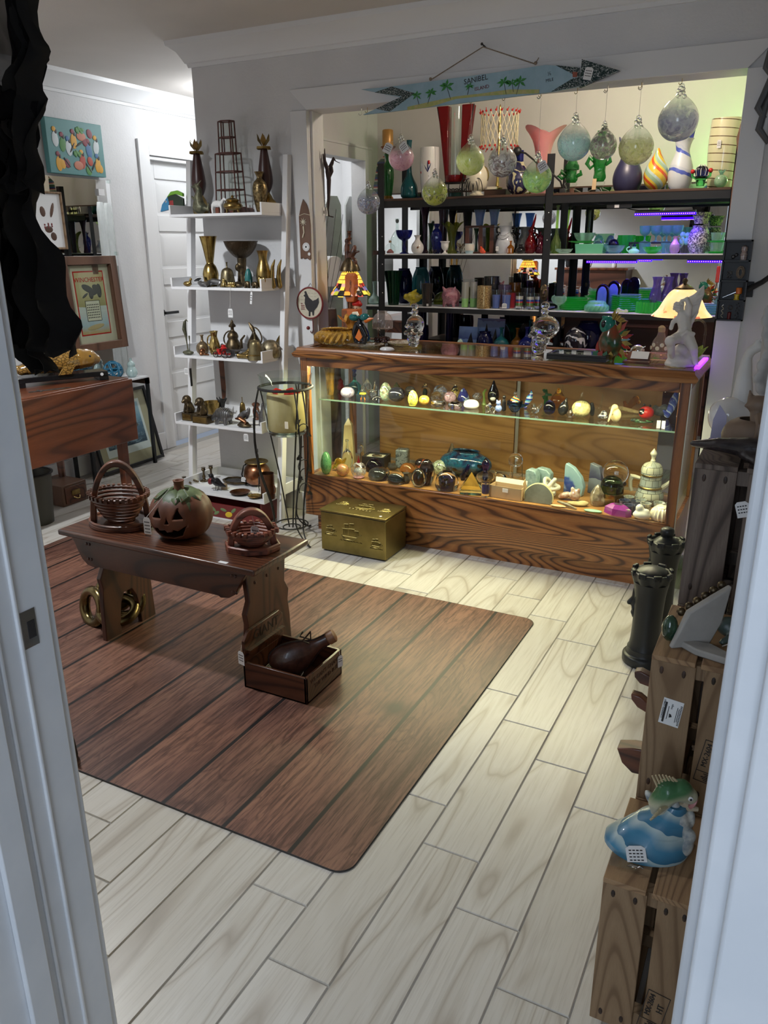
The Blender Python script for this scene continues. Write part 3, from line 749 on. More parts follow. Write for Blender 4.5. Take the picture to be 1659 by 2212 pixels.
def ptag(parent,loc,size=(.022,.032),rot=(90,0,0),string_to=None,lines=3):
 w,h=size
 tg=ob('price_tag',G().prism([(-w/2,-h/2),(w/2,-h/2),(w/2,h*.35),(w*.3,h/2),(-w*.3,h/2),(-w/2,h*.35)],-.0003,.0003,'z'),M.paper,parent,loc,rot,angle=None)
 g=G()
 for i in range(lines):
  yy=h*.18-i*h*.2
  for q in range(4):g.box(-w*.36+q*w*.19,-w*.36+q*w*.19+w*.13,yy,yy+h*.07,.0003,.0006)
 ob('tag_writing',g,M.ink,tg,angle=None)
 if string_to:ob('tag_string',G().tube([string_to,tuple((a+b)/2 for a,b in zip(string_to,(loc[0],loc[1],loc[2]+h/2))),(loc[0],loc[1],loc[2]+h/2)],.0007,5),M.string,parent)
 return tg
def dup(t,loc,label=None,rz=None):
 r_=t.copy();COL.objects.link(r_);r_.location=loc
 if rz is not None:r_.rotation_euler=(0,0,R(rz))
 if label:r_['label']=label
 for c_ in list(t.children):
  d=c_.copy();COL.objects.link(d);d.parent=r_
  for e in list(c_.children):
   f=e.copy();COL.objects.link(f);f.parent=d
 return r_
# alcove: shelf unit, mirror, ornaments
SY,SB_,SM=4.80,5.20,5.31
Z1,Z2,Z3,Z4=1.7262,1.3932,1.0682,.7892
su=thing('metal_shelving','black steel shelving unit of two bays against the mirrored alcove wall','shelving',(-1.46,5.0,0))
def qb(g,x0,x1,y0,y1,z0,z1):return g.box(x0+1.46,x1+1.46,y0-5,y1-5,z0,z1)
for xx in (-2.52,-1.425,-.43):
 for yy,zt in ((SY,1.935),(SB_-.05,1.935)):
  g=qb(G(),xx,xx+.045,yy,yy+.003,0,zt if xx>-2.6 else zt)
  qb(g,xx,xx+.003,yy,yy+.04,0,zt);ob('post',g,M.steel,su)
for x0,x1 in ((-2.475,-1.425),(-1.38,-.43)):
 for zz,hh in ((Z1,.055),(Z2,.03),(Z3,.035),(Z4,.03)):
  b=qb(G(),x0,x1,SY+.003,SY+.012,zz-hh,zz-.006);qb(b,x0,x1,SB_-.012,SB_-.003,zz-hh,zz-.006)
  ob('beam',b,M.steel,su)
 ob('shelf_board',qb(G(),x0,x1,SY+.001,SB_,Z1-.014,Z1),M.darkwood,su,bev=.002)
 ob('shelf_board',qb(G(),x0,x1,SY+.012,SB_,Z4-.014,Z4),M.darkwood,su)
for x0,x1,zz in ((-2.475,-1.425,Z2),(-2.62,-1.425,Z3),(-1.38,-.43,Z2),(-1.38,-.43,Z3)):
 ob('white_shelf_board',qb(G(),x0,x1,SY+.004,SB_,zz-.008,zz),M.white2,su,bev=.001)
g=qb(G(),-2.62,-2.52,SY+.01,SB_,Z3-.03,Z3-.008);ob('end_shelf',g,M.steel,su)
for k,(xx,zz) in enum(((-2.49,1.5),(-2.49,1.33),(-2.49,1.15),(-1.40,1.62),(-1.40,1.47))):
 ob('bolt',G().ell((xx+1.46,SY-5-.001,zz),(.004,.002,.004),8,5),M.chrome,su)
ob('end_bracket',qb(G(),-2.56,-2.475,SY+.004,SY+.012,Z2-.005,Z2+.02),M.darkwood,su)
mi=thing('wall_mirror','wide frameless mirror covering the alcove back wall behind the shelving','mirror',(-1.4,SM+.006,0))
for x0,x1 in ((-2.80,-1.78),(-1.776,-.26)):ob('mirror_panel',G().box(x0+1.4,x1+1.4,-.003,.003,.62,1.78),M.mirror,mi,angle=0)
ob('backing_board',G().box(-2.80+1.4,-.26+1.4,.004,.016,.62,1.79),M.darkwood,mi)
solo('back_screen','dark red-brown board closing the back of the right shelf bay, below green plates','panel',G().box(-.47,.47,-.006,.006,0,.73),M.redwood,(-.905,5.225,.30))
# hanging glass balls
sw={
 'pink':blown('pink_frit',[(.62,.28,.42),(.80,.55,.66),(.55,.22,.36)],.85,16,zfade=(-.01,.045)),
 'speck':blown('blue_white_speckle',[(.75,.78,.85),(.12,.14,.30),(.55,.60,.75),(.18,.10,.12),(.8,.75,.72)],.62,24,zfade=(-.01,.05)),
 'moss':blown('moss_frit',[(.06,.08,.03),(.42,.52,.06),(.55,.60,.20),(.05,.07,.06)],.75,18,zfade=(-.005,.05)),
 'lime':blown('lime_frit',[(.45,.62,.08),(.75,.85,.45),(.60,.75,.20)],.85,14,zfade=(0,.06)),
 'grey':blown('grey_blue_frit',[(.50,.56,.62),(.12,.07,.08),(.62,.66,.70),(.30,.28,.36)],.72,14,zfade=(0,.055)),
 'green':blown('green_frit',[(.12,.42,.06),(.45,.70,.25),(.25,.55,.20),(.55,.75,.55)],.82,15,zfade=(-.01,.05)),
 'teal':blown('teal_frit',[(.20,.42,.45),(.38,.60,.62),(.25,.35,.42)],.8,18,zfade=(0,.06)),
 'plum':blown('plum_green_frit',[(.12,.05,.10),(.45,.62,.42),(.25,.15,.22),(.6,.75,.62)],.55,20),
 'olive':blown('olive_frit',[(.40,.46,.12),(.62,.66,.36),(.35,.32,.18)],.72,15,zfade=(0,.055)),
 'storm':blown('storm_blue_frit',[(.24,.28,.42),(.45,.50,.60),(.16,.17,.30)],.72,12,zfade=(0,.08)),
}
def ornament(x,y,z,r,key,label,tagdir=None,twist=.5):
 t=thing('hanging_glass_ball',label,ON,(x,y,z),group='blown glass balls hanging from the alcove header')
 pr=spl([(.02*r,-r),(.5*r,-.87*r),(.87*r,-.5*r),(r,0),(.90*r,.42*r),(.62*r,.82*r),(.3*r,1.10*r),(.16*r,1.28*r),(.1*r,1.36*r)],4)
 ob('globe',G().lathe(pr,28),sw[key],t)
 g=G()
 for k in rg(7):
  a=2.4*k;rr=.20*r*(1-k/12);g.ell((rr*cos(a),rr*sin(a),r*(1.08+.07*k)),.11*r,8,6)
 g.tube(arc((0,0,r*1.55),.13*r,-20,200,8),.035*r,6)
 ob('crystal_finial',g,M.crystal,t)
 g=G()
 for k in rg(4):
  a=k*PI/2+.4;g.tube([(.1*r*cos(a),.1*r*sin(a),1.1*r),(.22*r*cos(a+.4),.22*r*sin(a+.4),.45*r),(.5*r*cos(a+.8),.5*r*sin(a+.8),-.2*r)],[.03*r,.022*r,.012*r],5)
 ob('inner_strands',g,M.clr,t)
 zt=OZ-z
 ob('nylon_line',G().tube([(0,0,1.66*r),(0,0,zt-.022)],.0006,4),M.string,t)
 ob('cup_hook',G().tube([(0,0,zt),(0,0,zt-.012)]+arc((-.006,0,zt-.016),.006,30,-200,8),.0013,5),M.brass_hi,t)
 if tagdir:
  for d,rz in tagdir:ptag(t,(d*r,-r*.85,.62*r),(.042,.046),(80,rz,0),(0,0,1.3*r))
 return t
def orn(p,rpx,key,label,tagdir=None):
 ornament(p[0],p[1],p[2],rpx*.0021,key,label,tagdir)
for p,rp,key,lb,tg_ in (
 ((-1.824,3.72,1.847),29,'pink','pink frosted glass ball with two white tags, hanging under the sign tail',[(-.75,25),(.62,-35)]),
 ((-2.006,3.72,1.651),27.5,'speck','clear glass ball with blue and plum speckles, leftmost and lowest one hanging',None),
 ((-1.646,3.72,1.686),29,'moss','glass ball with yellow, black and moss green flecks, hanging low',None),
 ((-1.469,3.72,1.816),31,'lime','lime green and white glass ball hanging before the red vase',None),
 ((-1.313,3.72,1.802),31,'grey','smoky blue-grey glass ball with dark chips, hanging before the lattice lamp',None),
 ((-1.147,3.72,1.73),31,'green','green glass ball with handwritten grey tag hanging beside the shelf post',[(.6,-30)]),
 ((-.99,3.72,1.861),34,'teal','teal and clear glass ball hanging right of the pink tulip vase',None),
 ((-.863,3.72,1.845),27,'plum','small glass ball with plum and green swirls hanging between two larger balls',None),
 ((-.725,3.72,1.832),34,'olive','olive and clear glass ball hanging before the navy vase',None),
 ((-.567,3.72,1.923),38,'storm','biggest stormy blue glass ball, hanging highest at the far right',None)):
 orn(p,rp,key,lb,tg_)
for k,p in enum(((-2.027,3.7,2.039),(-1.137,3.68,2.043),(-.853,3.68,2.059),(-.714,3.68,2.068))):
 g=G().tube([(0,0,0),(0,0,-.02)]+arc((-.008,0,-.026),.008,30,-180,8),.0016,5)
 solo('cup_hook','empty cup hook in the alcove header, '+('under the fish sign tail','under the sign middle','under the sign point','right of the sign point')[k],'hook',g,M.chrome,(p[0],p[1],OZ),0,'empty cup hooks')
# painted fish sign
def uv(p):return (p[0],p[2])
SC=(-1.39,3.60,2.10)
sg=thing('fish_shaped_sign','long light blue fish-shaped wooden sign painted with palm trees above the counter','sign',SC)
def S2(pts):return [(p[0]-SC[0],p[2]-SC[2]) for p in pts]
M['sky_p']=mot((.27,.42,.50),(.33,.48,.57),18,.5)
M['scale_p']=(lambda n:(n.set(Roughness=.25),n.col(n.ramp(n.noise(n.coord((1,1,2),(0,35,0),rnd=False),160,2,.7),[(.52,(.008,.03,.03)),(.62,(.45,.5,.5))])),n.m)[-1])(N('dark_green_glitter'))
body=S2([(-1.973,3.6,2.134),(-1.814,3.6,2.132),(-1.339,3.6,2.144),(-1.096,3.6,2.153),(-.967,3.6,2.131),(-.95,3.6,2.062),(-1.074,3.6,2.05),(-1.463,3.6,2.039),(-1.853,3.6,2.029),(-1.965,3.6,2.027),(-1.767,3.6,2.085)])
ob('board',G().prism(body,0,.014,'y'),M.sky_p,sg,angle=20)
hd=S2([(-.946,3.6,2.158),(-.79,3.6,2.103),(-.948,3.6,2.055)]);ob('fish_head',G().prism(hd,-.010,.008,'y'),M.scale_p,sg,angle=20,label='dark green glittered fish head')
sl=G()
for q in (S2([(-1.903,3.6,2.115),(-1.814,3.6,2.132),(-1.698,3.6,2.096),(-1.824,3.6,2.03),(-1.896,3.6,2.047),(-1.763,3.6,2.088)]),S2([(-1.056,3.6,2.148),(-.955,3.6,2.13),(-.953,3.6,2.093)]),S2([(-1.07,3.6,2.051),(-.983,3.6,2.092),(-.953,3.6,2.096),(-.95,3.6,2.062)])):
 sl.prism(q,-.0012,0,'y')
ob('glitter_fins',sl,M.scale_p,sg,angle=0)
ob('gill_patch',G().prism(S2([(-.983,3.6,2.117),(-.962,3.6,2.114),(-.964,3.6,2.096),(-.981,3.6,2.097)]),-.0016,0,'y'),pnt((.30,.085,.05),.6),sg,angle=0)
bp=[(-1.734,3.6,2.039),(-1.619,3.6,2.049),(-1.497,3.6,2.066),(-1.378,3.6,2.065),(-1.252,3.6,2.068),(-1.12,3.6,2.062)]
bl=[(a,b-.010-.004*sin(i*1.7)) for i,(a,b) in enum(S2(bp))];bt=[(a,b+.004+.003*sin(i*2.1)) for i,(a,b) in enum(S2(bp))]
M['sand_p']=mot((.50,.44,.20),(.36,.42,.12),60,.6)
ob('painted_beach',G().prism(bl+bt[::-1],-.0010,0,'y'),M.sand_p,sg,angle=0)
M['palm_p']=pnt((.03,.22,.035),.5)
pm=G();tk=G()
for (cx,cz),s_,ln in zip(S2([(-1.688,3.6,2.085),(-1.618,3.6,2.09),(-1.542,3.6,2.11),(-1.435,3.6,2.101),(-1.277,3.6,2.103),(-1.241,3.6,2.097),(-1.207,3.6,2.099)]),(.9,1,1.25,.75,1.1,.8,1.1),(-.012,.015,-.02,.008,-.012,-.008,.012)):
 for k,a in enum((20,75,130,165,-20,215)):
  a=R(a+9*sin(cx*40+k));L_=.030*s_*(1-.12*(k%3))
  d=(cos(a),sin(a));nrm=(-d[1],d[0])
  pm.prism([(cx,cz),(cx+d[0]*L_*.5+nrm[0]*.0048*s_,cz+d[1]*L_*.5+nrm[1]*.0048*s_),(cx+d[0]*L_,cz+d[1]*L_-.004),(cx+d[0]*L_*.5-nrm[0]*.0048*s_,cz+d[1]*L_*.5-nrm[1]*.0048*s_)],-.0016,0,'y')
 tk.prism([(cx-.001,cz),(cx+.001,cz),(cx+.001-ln,cz-.042*s_),(cx-.001-ln,cz-.042*s_)],-.0013,0,'y')
ob('painted_palms',pm,M.palm_p,sg,angle=0);ob('painted_trunks',tk,M.ink,sg,angle=0)
sgrot=(90,-6.0,0)
for s_,p,k in (('SANIBEL',(-1.406,3.6,2.125),.030),('ISLAND',(-1.377,3.6,2.091),.020),('½',(-1.08,3.6,2.119),.020),('MILE',(-1.078,3.6,2.095),.0165)):
 text(s_,k,M.rednut if s_=='ISLAND' else M.ink,sg,(p[0]-SC[0],-.0005,p[2]-SC[2]),sgrot,space=1)
pk=S2([(-1.621,3.6,2.146),(-1.385,3.6,2.252),(-1.142,3.6,2.164)])
ob('hanging_twine',G().tube([(pk[0][0],0,pk[0][1]-.004),(pk[1][0],.02,pk[1][1]),(pk[2][0],0,pk[2][1]-.004)],.0024,6),M.twine,sg)
kn=G().ell((pk[0][0],0,pk[0][1]),.007,8,6).ell((pk[2][0],0,pk[2][1]),.007,8,6).tube([(pk[2][0],0,pk[2][1]),(pk[2][0]+.014,-.004,pk[2][1]+.018)],.002,5)
ob('knots',kn,M.twine,sg)
ob('nail',G().tube([(pk[1][0],.05,pk[1][1]+.004),(pk[1][0],.005,pk[1][1]+.008)],.003,7).ell((pk[1][0],.005,pk[1][1]+.008),(.006,.002,.006),8,5),M.iron,sg)
pt=S2([(-.915,3.6,2.103)])[0];ptag(sg,(pt[0],-.0115,pt[1]),(.034,.046),(90,12,0))
t=V('candle_holder','baluster',-2.508,4.92,1.727,.078,.272,'t_green','green and amber glass candle holder with a gold pillar candle, far left top shelf','candlestick',parts='stem',wall=.003)
h_=(-2.507,4.92,1.999)[2]-Z1
ob('amber_cup',G().lathe([(.018,h_),(.03,h_+.02),(.05,h_+.038),(.052,h_+.042),(0,h_+.036)],18),M.t_amber,t)
ob('pillar_candle',G().lathe([(.033,h_+.037),(.035,h_+.042),(.035,h_+.135),(.030,h_+.141),(0,h_+.141)],20),mot((.42,.21,.05),(.5,.27,.08),9,.35,.3),t)
ob('amber_foot',G().lathe([(.036,0),(.034,.012),(.02,.03),(.022,.05),(.014,.06)],18),M.t_amber,t)
t=V('bottle_vase','longneck',-2.356,4.92,1.727,.11,.344,'t_teal','teal blue long-necked bottle vase with a gold seal','vase',wall=.004,parts='body')
ob('gold_seal',G().ell((-.01,-.0325,.075),(.011,.003,.011),10,6),M.brass_hi,t)
t=V('painted_vase','barrelv',-2.214,4.92,1.727,.123,.294,'porc','white cylinder vase painted with red and navy bird-of-paradise flowers','vase',wall=.004,n=28,parts='body')
g=G();h2=G()
rw= lambda z:.0585*(.74+.3*min(1,z/.2))-.004
def onv(a,z,e=.001):r_=rw(z)+e+.004;return (r_*sin(a),-r_*cos(a),z)
for a0,z0,a1,z1 in ((-.15,.01,.25,.16),(-.15,.04,-.6,.14),(.1,.09,.55,.05),(.2,.13,.5,.12),(.24,.15,-.15,.19),(.24,.155,.55,.20),(.25,.16,.2,.215)):
 g.tube([onv(a0,z0),onv((a0+a1)/2,(z0+z1)/2,.002),onv(a1,z1)],[.004,.0035,.001],5)
for a,z in ((.32,.205),(.42,.10),(-.62,.15)):h2.ell(onv(a,z,-.002),(.010,.006,.013),9,6)
ob('painted_leaves',g,pnt((.02,.025,.12),.2),t);ob('painted_blooms',h2,M.red,t)
# red vase in black stand
p=(-2.051,4.95,1.727,.227,.555)
t=thing('tall_red_vase','tall flared red glass vase with clear centre in a black iron stand','vase',p[:3])
rh=.46
for sgn in (-1,1):
 ob('red_panel',G().prism([(sgn*.042,.11),(sgn*.060,.11),(sgn*.115,rh+.06),(sgn*.045,rh+.06)][::sgn],-.03,.03,'y'),M.t_red,t,bev=.004)
ob('clear_cylinder',G().lathe(hollow([(.042,.13),(.043,.14),(.043,rh+.06)],.003),20),M.clr,t)
ob('red_foot',G().lathe([(.055,.09),(.062,.10),(.062,.128),(.05,.13)],20),M.t_red,t)
g=G()
for sgn in (-1,1):
 g.tube([(sgn*.055,-.02,0),(sgn*.058,-.02,.1),(sgn*.075,-.02,.3),(sgn*.12,-.02,rh+.06)],.004,6)
for k in rg(5):
 g.tube(arc((-.05+.025*k,-.035,.035),.016,0,180,8),.0028,5);g.tube(arc((-.0375+.025*k,-.035,.05),.018,180,360,8),.0028,5)
g.box(-.065,.065,-.04,.04,.082,.09).box(-.065,.065,-.04,.04,0,.006)
for sx_ in (-.06,.06):
 for sy_ in (-.036,.036):g.tube([(sx_,sy_,0),(sx_,sy_,.09)],.004,6)
ob('iron_stand',g,M.iron,t)
# porcelain urn with gilt handle and black loops
p=(-1.888,4.9,1.727,.131,.138)
t=thing('rose_porcelain_vase','cream porcelain urn with painted roses and black wire loops below the lime ball','vase',p[:3])
ob('body',G().lathe(prof('jar',p[3]*1.05,.15),22),M.cream,t,(0,0,.035));ob('foot',G().lathe([(.040,0),(.045,.008),(.03,.02),(.03,.04)],20),M.cream,t)
g=G()
for k in rg(9):
 a=-1.2+.3*k;g.ell((.054*sin(a),-.054*cos(a),.115+.012*sin(k*2)),(.010,.006,.009),8,5)
ob('painted_roses',g,pnt((.60,.10,.22),.3),t)
g=G()
for k in rg(4):g.tube([(-.06+.03*k+.03*cos(R(a)),-.062,.03+.07*sin(R(a))) for a in rg(0,181,20)],.0026,5)
ob('wire_loops',g,M.iron,t)
ear(t,.035,.17,.05,.08,.03,.004,'brass_hi')
# lattice lamp
p=(-1.784,4.98,1.727,.246,.474)
t=thing('lattice_lamp','lamp with an openwork cream stick lattice shade tipped with red beads','lamp',p[:3])
zb=((-1.786,4.98,2.011)[2])-Z1;zt=((-1.793,4.98,2.188)[2])-Z1;rs_=.112
g=G();nb=22;cr=pnt((.72,.62,.42),.5)
for k in rg(nb):
 for d in (1,-1):
  a0=2*PI*k/nb;a1=a0+d*2*PI*2/nb
  g.tube([(rs_*cos(a0+(a1-a0)*q),rs_*sin(a0+(a1-a0)*q),zb+(zt-zb)*q) for q in (0,.5,1)],.0022,4)
ob('stick_lattice',g,cr,t)
g=G()
for k in rg(nb):
 a=2*PI*k/nb
 for zz,s_ in ((zt,1),(zb,-1)):
  g.ell(((rs_+.004)*cos(a),(rs_+.004)*sin(a),zz+s_*.006),.0065,7,5).tube([((rs_+.004)*cos(a),(rs_+.004)*sin(a),zz),((rs_+.012)*cos(a+.05),(rs_+.012)*sin(a+.05),zz+s_*(.018+.006*sin(k*3)))],[.003,.002],5)
ob('red_beads',g,M.red,t)
ob('lamp_stem',G().lathe([(.03,.04),(.032,.05),(.012,.06),(.008,.09),(.008,zt),(.004,zt+.02),(.007,zt+.03),(.002,zt+.05)],12),M.brass_hi,t)
ob('wooden_base',G().box(-.07,.07,-.045,.045,0,.04),M.darkwood,t,bev=.004)
ob('cream_block',G().box(-.03,.03,-.02,.02,.04,.055),M.cream,t,(-.02,-.03,0))
t=V('art_glass_vase','tear',-1.626,4.9,1.727,.144,.225,stripes('navy_cream_swirl',[((.015,.015,.05),3),((.50,.46,.28),1.2),((.015,.015,.06),2),((.55,.5,.3),.6)],6,'z',1,wob=3.0),'navy glass vase with cream swirls and a cobalt neck','vase',parts='body')
ob('cobalt_neck',G().lathe(hollow([(.026,.10),(.027,.17),(.026,.245)],.003),18),M.t_cobalt,t)
p=(-1.624,4.85,1.963)
t=thing('gooseneck_clip_light','black gooseneck clip light arching over the navy swirl vase and past the post','lamp',(p[0],p[1],p[2]))
a_=[(-1.624,4.85,1.963),(-1.566,4.83,1.948),(-1.507,4.78,1.911),(-1.439,4.76,1.858),(-1.375,4.77,1.82),(-1.341,4.8,1.786),(-1.335,4.84,1.744)]
ob('gooseneck',G().tube([tuple(q[i]-p[i] for i in rg(3)) for q in a_],.0055,8),M.black,t)
ob('lamp_head',G().lathe([(.012,-.02),(.022,-.012),(.024,0),(.020,.018),(.010,.026)],16).xf(T(0,0,0,20,70,0)),M.black,t)
e=tuple(a_[-1][i]-p[i] for i in rg(3));ob('clip',G().box(e[0]-.016,e[0]+.016,e[1]-.02,e[1]+.02,e[2]-.03,e[2]+.006),M.black,t,bev=.003)
V('tulip_vase','trumpet',-1.498,4.95,1.727,.21,.35,'t_pink','tall pink satin glass vase with a ruffled tulip-shaped rim','vase',wall=.004,n=36,wave=(3,.022,.80))
for cx,top,w,lb in ((1232,336,40,'green glass figure twisted like a bud on a clear foot, left of two'),(1292,283,42,'taller green glass figure on a clear foot, right of two')):
 p=(-1.296,4.86,1.724) if cx==1232 else (-1.137,4.86,1.726)
 hh=((-1.31,4.86,1.925)[2] if cx==1232 else (-1.162,4.86,2.043)[2])-Z1
 t=thing('green_glass_figure',lb,'candlestick',(p[0],p[1],Z1),group='green glass figures on clear feet')
 ob('clear_foot',G().lathe([(.062,0),(.058,.006),(.025,.022),(.028,.035),(.036,.045),(.034,.055),(.02,.06)],22),M.clr,t)
 ob('green_stem',G().turn([(.024,.055),(.034,.075),(.030,.11),(.036,.15),(.042,hh*.62),(.030,hh*.8),(.022,hh*.9),(.026,hh)],18,flute=(5,.08),twist=2.2),M.t_green,t)
 g=G().tube([(-.03,0,hh*.5),(-.06,0,hh*.58),(-.075,0,hh*.48),(-.055,0,hh*.40),(-.03,0,hh*.46)],[.012,.014,.013,.010,.006],8).tube([(.03,0,hh*.45),(.055,0,hh*.5),(.05,0,hh*.6)],[.011,.012,.005],8)
 if cx==1292:g.tube([(-.02,0,hh*.85),(-.05,0,hh*.78),(-.06,0,hh*.7)],[.012,.016,.012],8)
 ob('curled_leaves',g,M.t_green,t)
ob('wood_tag',G().box(-.011,.011,-.002,.002,0,.058),M.card,t,(-.012,-.06,.01),(-8,0,0))
p=(-.992,4.92,1.727,.163,.23)
t=V('pulled_neck_vase','hourv',*p,pnt((.022,.022,.06),.38),'matte midnight navy vase with a pulled, pointed lip','vase',parts='body',n=24)
ob('pointed_lip',G().tube([(-.028,0,p[4]-.01),(-.045,0,p[4]+.02),(-.062,0,p[4]+.055)],[.022,.014,.003],8).tube([(.02,0,p[4]-.012),(.036,0,p[4]+.006),(.04,0,p[4]+.02)],[.018,.012,.004],8),pnt((.022,.022,.06),.38),t)
V('striped_vase','tear',-.838,4.92,1.727,.134,.217,stripes('candy_spiral',[((.70,.50,.05),2),((.62,.09,.02),1.2),((.70,.52,.06),1),((.30,.45,.30),1.5),((.45,.58,.55),1)],9,'z',3.0),'bottle vase with red, yellow and green spiral stripes','vase',n=24)
t=V('frosted_vase','hourv',-.709,4.92,1.727,.133,.256,stripes('frost_blue_spiral',[((.58,.62,.66),5),((.06,.10,.45),1.2),((.50,.55,.62),1)],9.5,'z',1,rough=.4,wob=.4),'frosted white vase with cobalt spiral bands and a swept-up lip','vase',parts='body',n=24)
ob('swept_lip',G().tube([(.028,0,.26),(.04,0,.30),(.052,0,.345)],[.020,.014,.003],8),M.cobalt_s,t)
p=(-.593,4.86,1.727,.085,.094)
t=thing('glass_cactus','glass cactus with white spines and red buds in a green pot',FG,p[:3])
ob('clear_base',G().lathe([(.022,0),(.024,.005),(.020,.012)],14),M.clr,t)
ob('pot',G().lathe([(.020,.012),(.028,.05),(.033,.055),(.033,.06),(0,.058)],16),M.green_s,t)
ob('cactus_body',G().turn([(.018,.055),(.028,.07),(.030,.09),(.02,.108),(.002,.113)],24,flute=(8,.15)),M.navy_s,t)
g=G()
for k in rg(8): 
 a=2*PI*k/8;g.tube([(.03*cos(a),.03*sin(a),.062),(.036*cos(a),.036*sin(a),.09),(.012*cos(a),.012*sin(a),.118)],.0018,4)
ob('white_spines',g,M.porc,t)
ob('red_bud',G().ell((-.045,0,.085),.012,9,6),M.red,t);ob('red_bud',G().ell((.045,0,.088),.012,9,6),M.red,t)
ob('side_arms',G().tube([(-.025,0,.05),(-.045,0,.06),(-.046,0,.085)],.007,7).tube([(.025,0,.05),(.045,0,.062),(.046,0,.088)],.007,7),M.green_s,t)
t=V('ringed_vase','barrelv',-.508,5,1.727,.168,.35,stripes('cream_brown_rings',[((.66,.64,.40),8),((.10,.055,.02),1)],24,'z',1,rough=.2),'large cream barrel vase ringed with thin brown lines, far right','vase',parts='body',n=28)
ptag(t,(-.02,-.088,.22),(.02,.04),(90,0,0))
t=V('glass_pineapple','ball',-.49,4.84,1.727,.066,.064,blown('green_crackle',[(.30,.55,.35),(.55,.72,.5)],.9,60),'small green crackle glass pineapple at the shelf end',ON,parts='body')
g=G()
for k in rg(7):a=2*PI*k/7;g.tube([(0,0,.06),(.010*cos(a),.010*sin(a),.078),(.022*cos(a),.022*sin(a),.088)],[.006,.005,.001],5)
ob('leaf_crown',g,M.uran_pale,t)
p=(-.398,4.74,1.685)
g=G().prism([(-.012,-.2),(.014,-.2),(.018,-.05),(.012,0),(.02,.06),(.014,.2),(.018,.36),(.008,.42),(-.006,.42),(-.010,.3),(-.024,.22),(-.010,.14),(-.016,.02)],-.04,.04,'y')
t=solo('carved_board','narrow carved brown board hung on the right end of the shelving','carving',g,M.brownframe,(p[0]-.005,4.74,1.727),0,bev=.002)
g=G().ell((0,0,0),(.012,.012,.02),9,6);solo('red_ornament','red bead ornament hanging against the carved board at right',ON,g,M.red,(-.395,4.7,1.756))
for cx,lb,zz in ((815,'striped feather ornament with red band behind the left post',0),):
 p=(-2.625,5,1.818)
 t=thing('feather_ornament',lb,ON,(p[0],5.0,1.60))
 g=G().prism([(-.05,.12),(-.02,.26),(0,.36),(.05,.40),(.06,.2),(.03,.09)],-.003,.003,'y');ob('vane',g,stripes('feather_bands',[((.05,.09,.06),2),((.45,.42,.30),1),((.30,.03,.02),.7),((.03,.05,.12),1.5)],22,'z'),t)
t=V('cork_bottle','bottle',-2.463,4.86,1.394,.067,.092,'clr','small clear bottle with pale cork and pink salt inside','bottle',parts='body')
ob('cork',G().lathe([(.007,.068),(.009,.072),(.009,.082),(0,.082)],12),M.card,t);ob('pink_salt',G().lathe([(.022,.003),(.024,.012),(.01,.026),(0,.03)],14),pnt((.40,.14,.13),.8),t)
t=V('clear_decanter','flask',-2.491,5.02,1.394,.094,.221,'clr','clear glass decanter with dark stopper, tallest at the left of its shelf','bottle',parts='body',wall=.002)
ob('stopper',G().ell((0,0,.205),(.012,.012,.014),10,7),M.t_smoke,t)
t=V('cobalt_compote','compote',-2.371,4.88,1.394,.109,.145,'t_cobalt','cobalt glass compote on a twisted stem','compote',wall=.002,n=24)
t=V('white_pitcher_vase','bulb',-2.266,4.86,1.394,.081,.11,'porc','white milk glass vase with ruffled lip and painted bird','vase',parts='body',wave=(3,.004,.9),n=24)
g=G().ell((.012,-.033,.036),(.014,.006,.008),9,6,(0,-30,0)).tube([(-.03,-.022,.04),(0,-.037,.03),(.025,-.03,.05)],.0018,5);ob('painted_bird',g,pnt((.20,.09,.04),.3),t)
V('plum_vase','trumpet',-2.315,5.08,1.394,.074,.29,'t_purple','tall plum purple trumpet vase behind the white pitcher','vase',wall=.002)
V('plum_vase','flare',-2.19,5.1,1.394,.068,.271,'t_purple','tall plum purple cone vase behind the small white urn','vase',wall=.002)
V('slim_green_vase','trumpet',-2.235,5,1.394,.046,.187,'t_dkgreen','slim dark green bud vase left of the cobalt vase','vase')
V('cobalt_vase','baluster',-2.151,4.9,1.394,.071,.181,'t_cobalt','cobalt blue ribbed baluster vase','vase',wall=.002,flute=(8,.04),n=32)
V('white_urn','urn',-2.067,4.84,1.394,.061,.075,'porc','tiny white milk glass pedestal urn','urn',wall=.002)
V('handkerchief_vase','trumpet',-2.075,4.97,1.394,.125,.179,'t_olive','olive green handkerchief vase with a wavy wide rim','vase',wall=.003,n=36,wave=(4,.014,.85))
g=G()
for k in rg(5):g.tube(arc((-.03+.015*k,0,.004),.011,0,180,8),.0015,5).ell((-.03+.015*k,0,.022),.004,6,4)
solo('wire_basket','small dark wire openwork basket beside the cobalt vase','basket',g,M.brass_dk,(-2.159,4.84,1.403)[:2]+(1.394,))
g=G()
for k in rg(14): 
 a=k*.9;g.tube([(0,0,0),(.012*cos(a),.012*sin(a),.03),(.022*cos(a*1.3),.016*sin(a),.045+.004*(k%4))],.0012,4).ell((.022*cos(a*1.3),.016*sin(a),.046+.004*(k%4)),.004,6,4)
solo('metal_flower_sprig','little tangled metal flower sprig left of the cream jug',ON,g,M.brass_dk,(-1.968,4.86,1.402)[:2]+(1.394,))
t=V('cream_jug','barrelv',-1.902,4.84,1.394,.06,.06,stripes('cream_over_blue',[((.35,.50,.55),.32),((.70,.66,.55),.68)],17.5,'z',0),'small cream jug with pale blue foot','jug',parts='body',wall=.002)
ear(t,.026,.044,.024,.012,.012,.003,'cream',side=-1)
p=(-1.87,4.93,1.56)
t=thing('open_wood_box','reddish open-fronted wooden box stood on end, carrying two blue tumblers','box',(p[0],4.95,1.394))
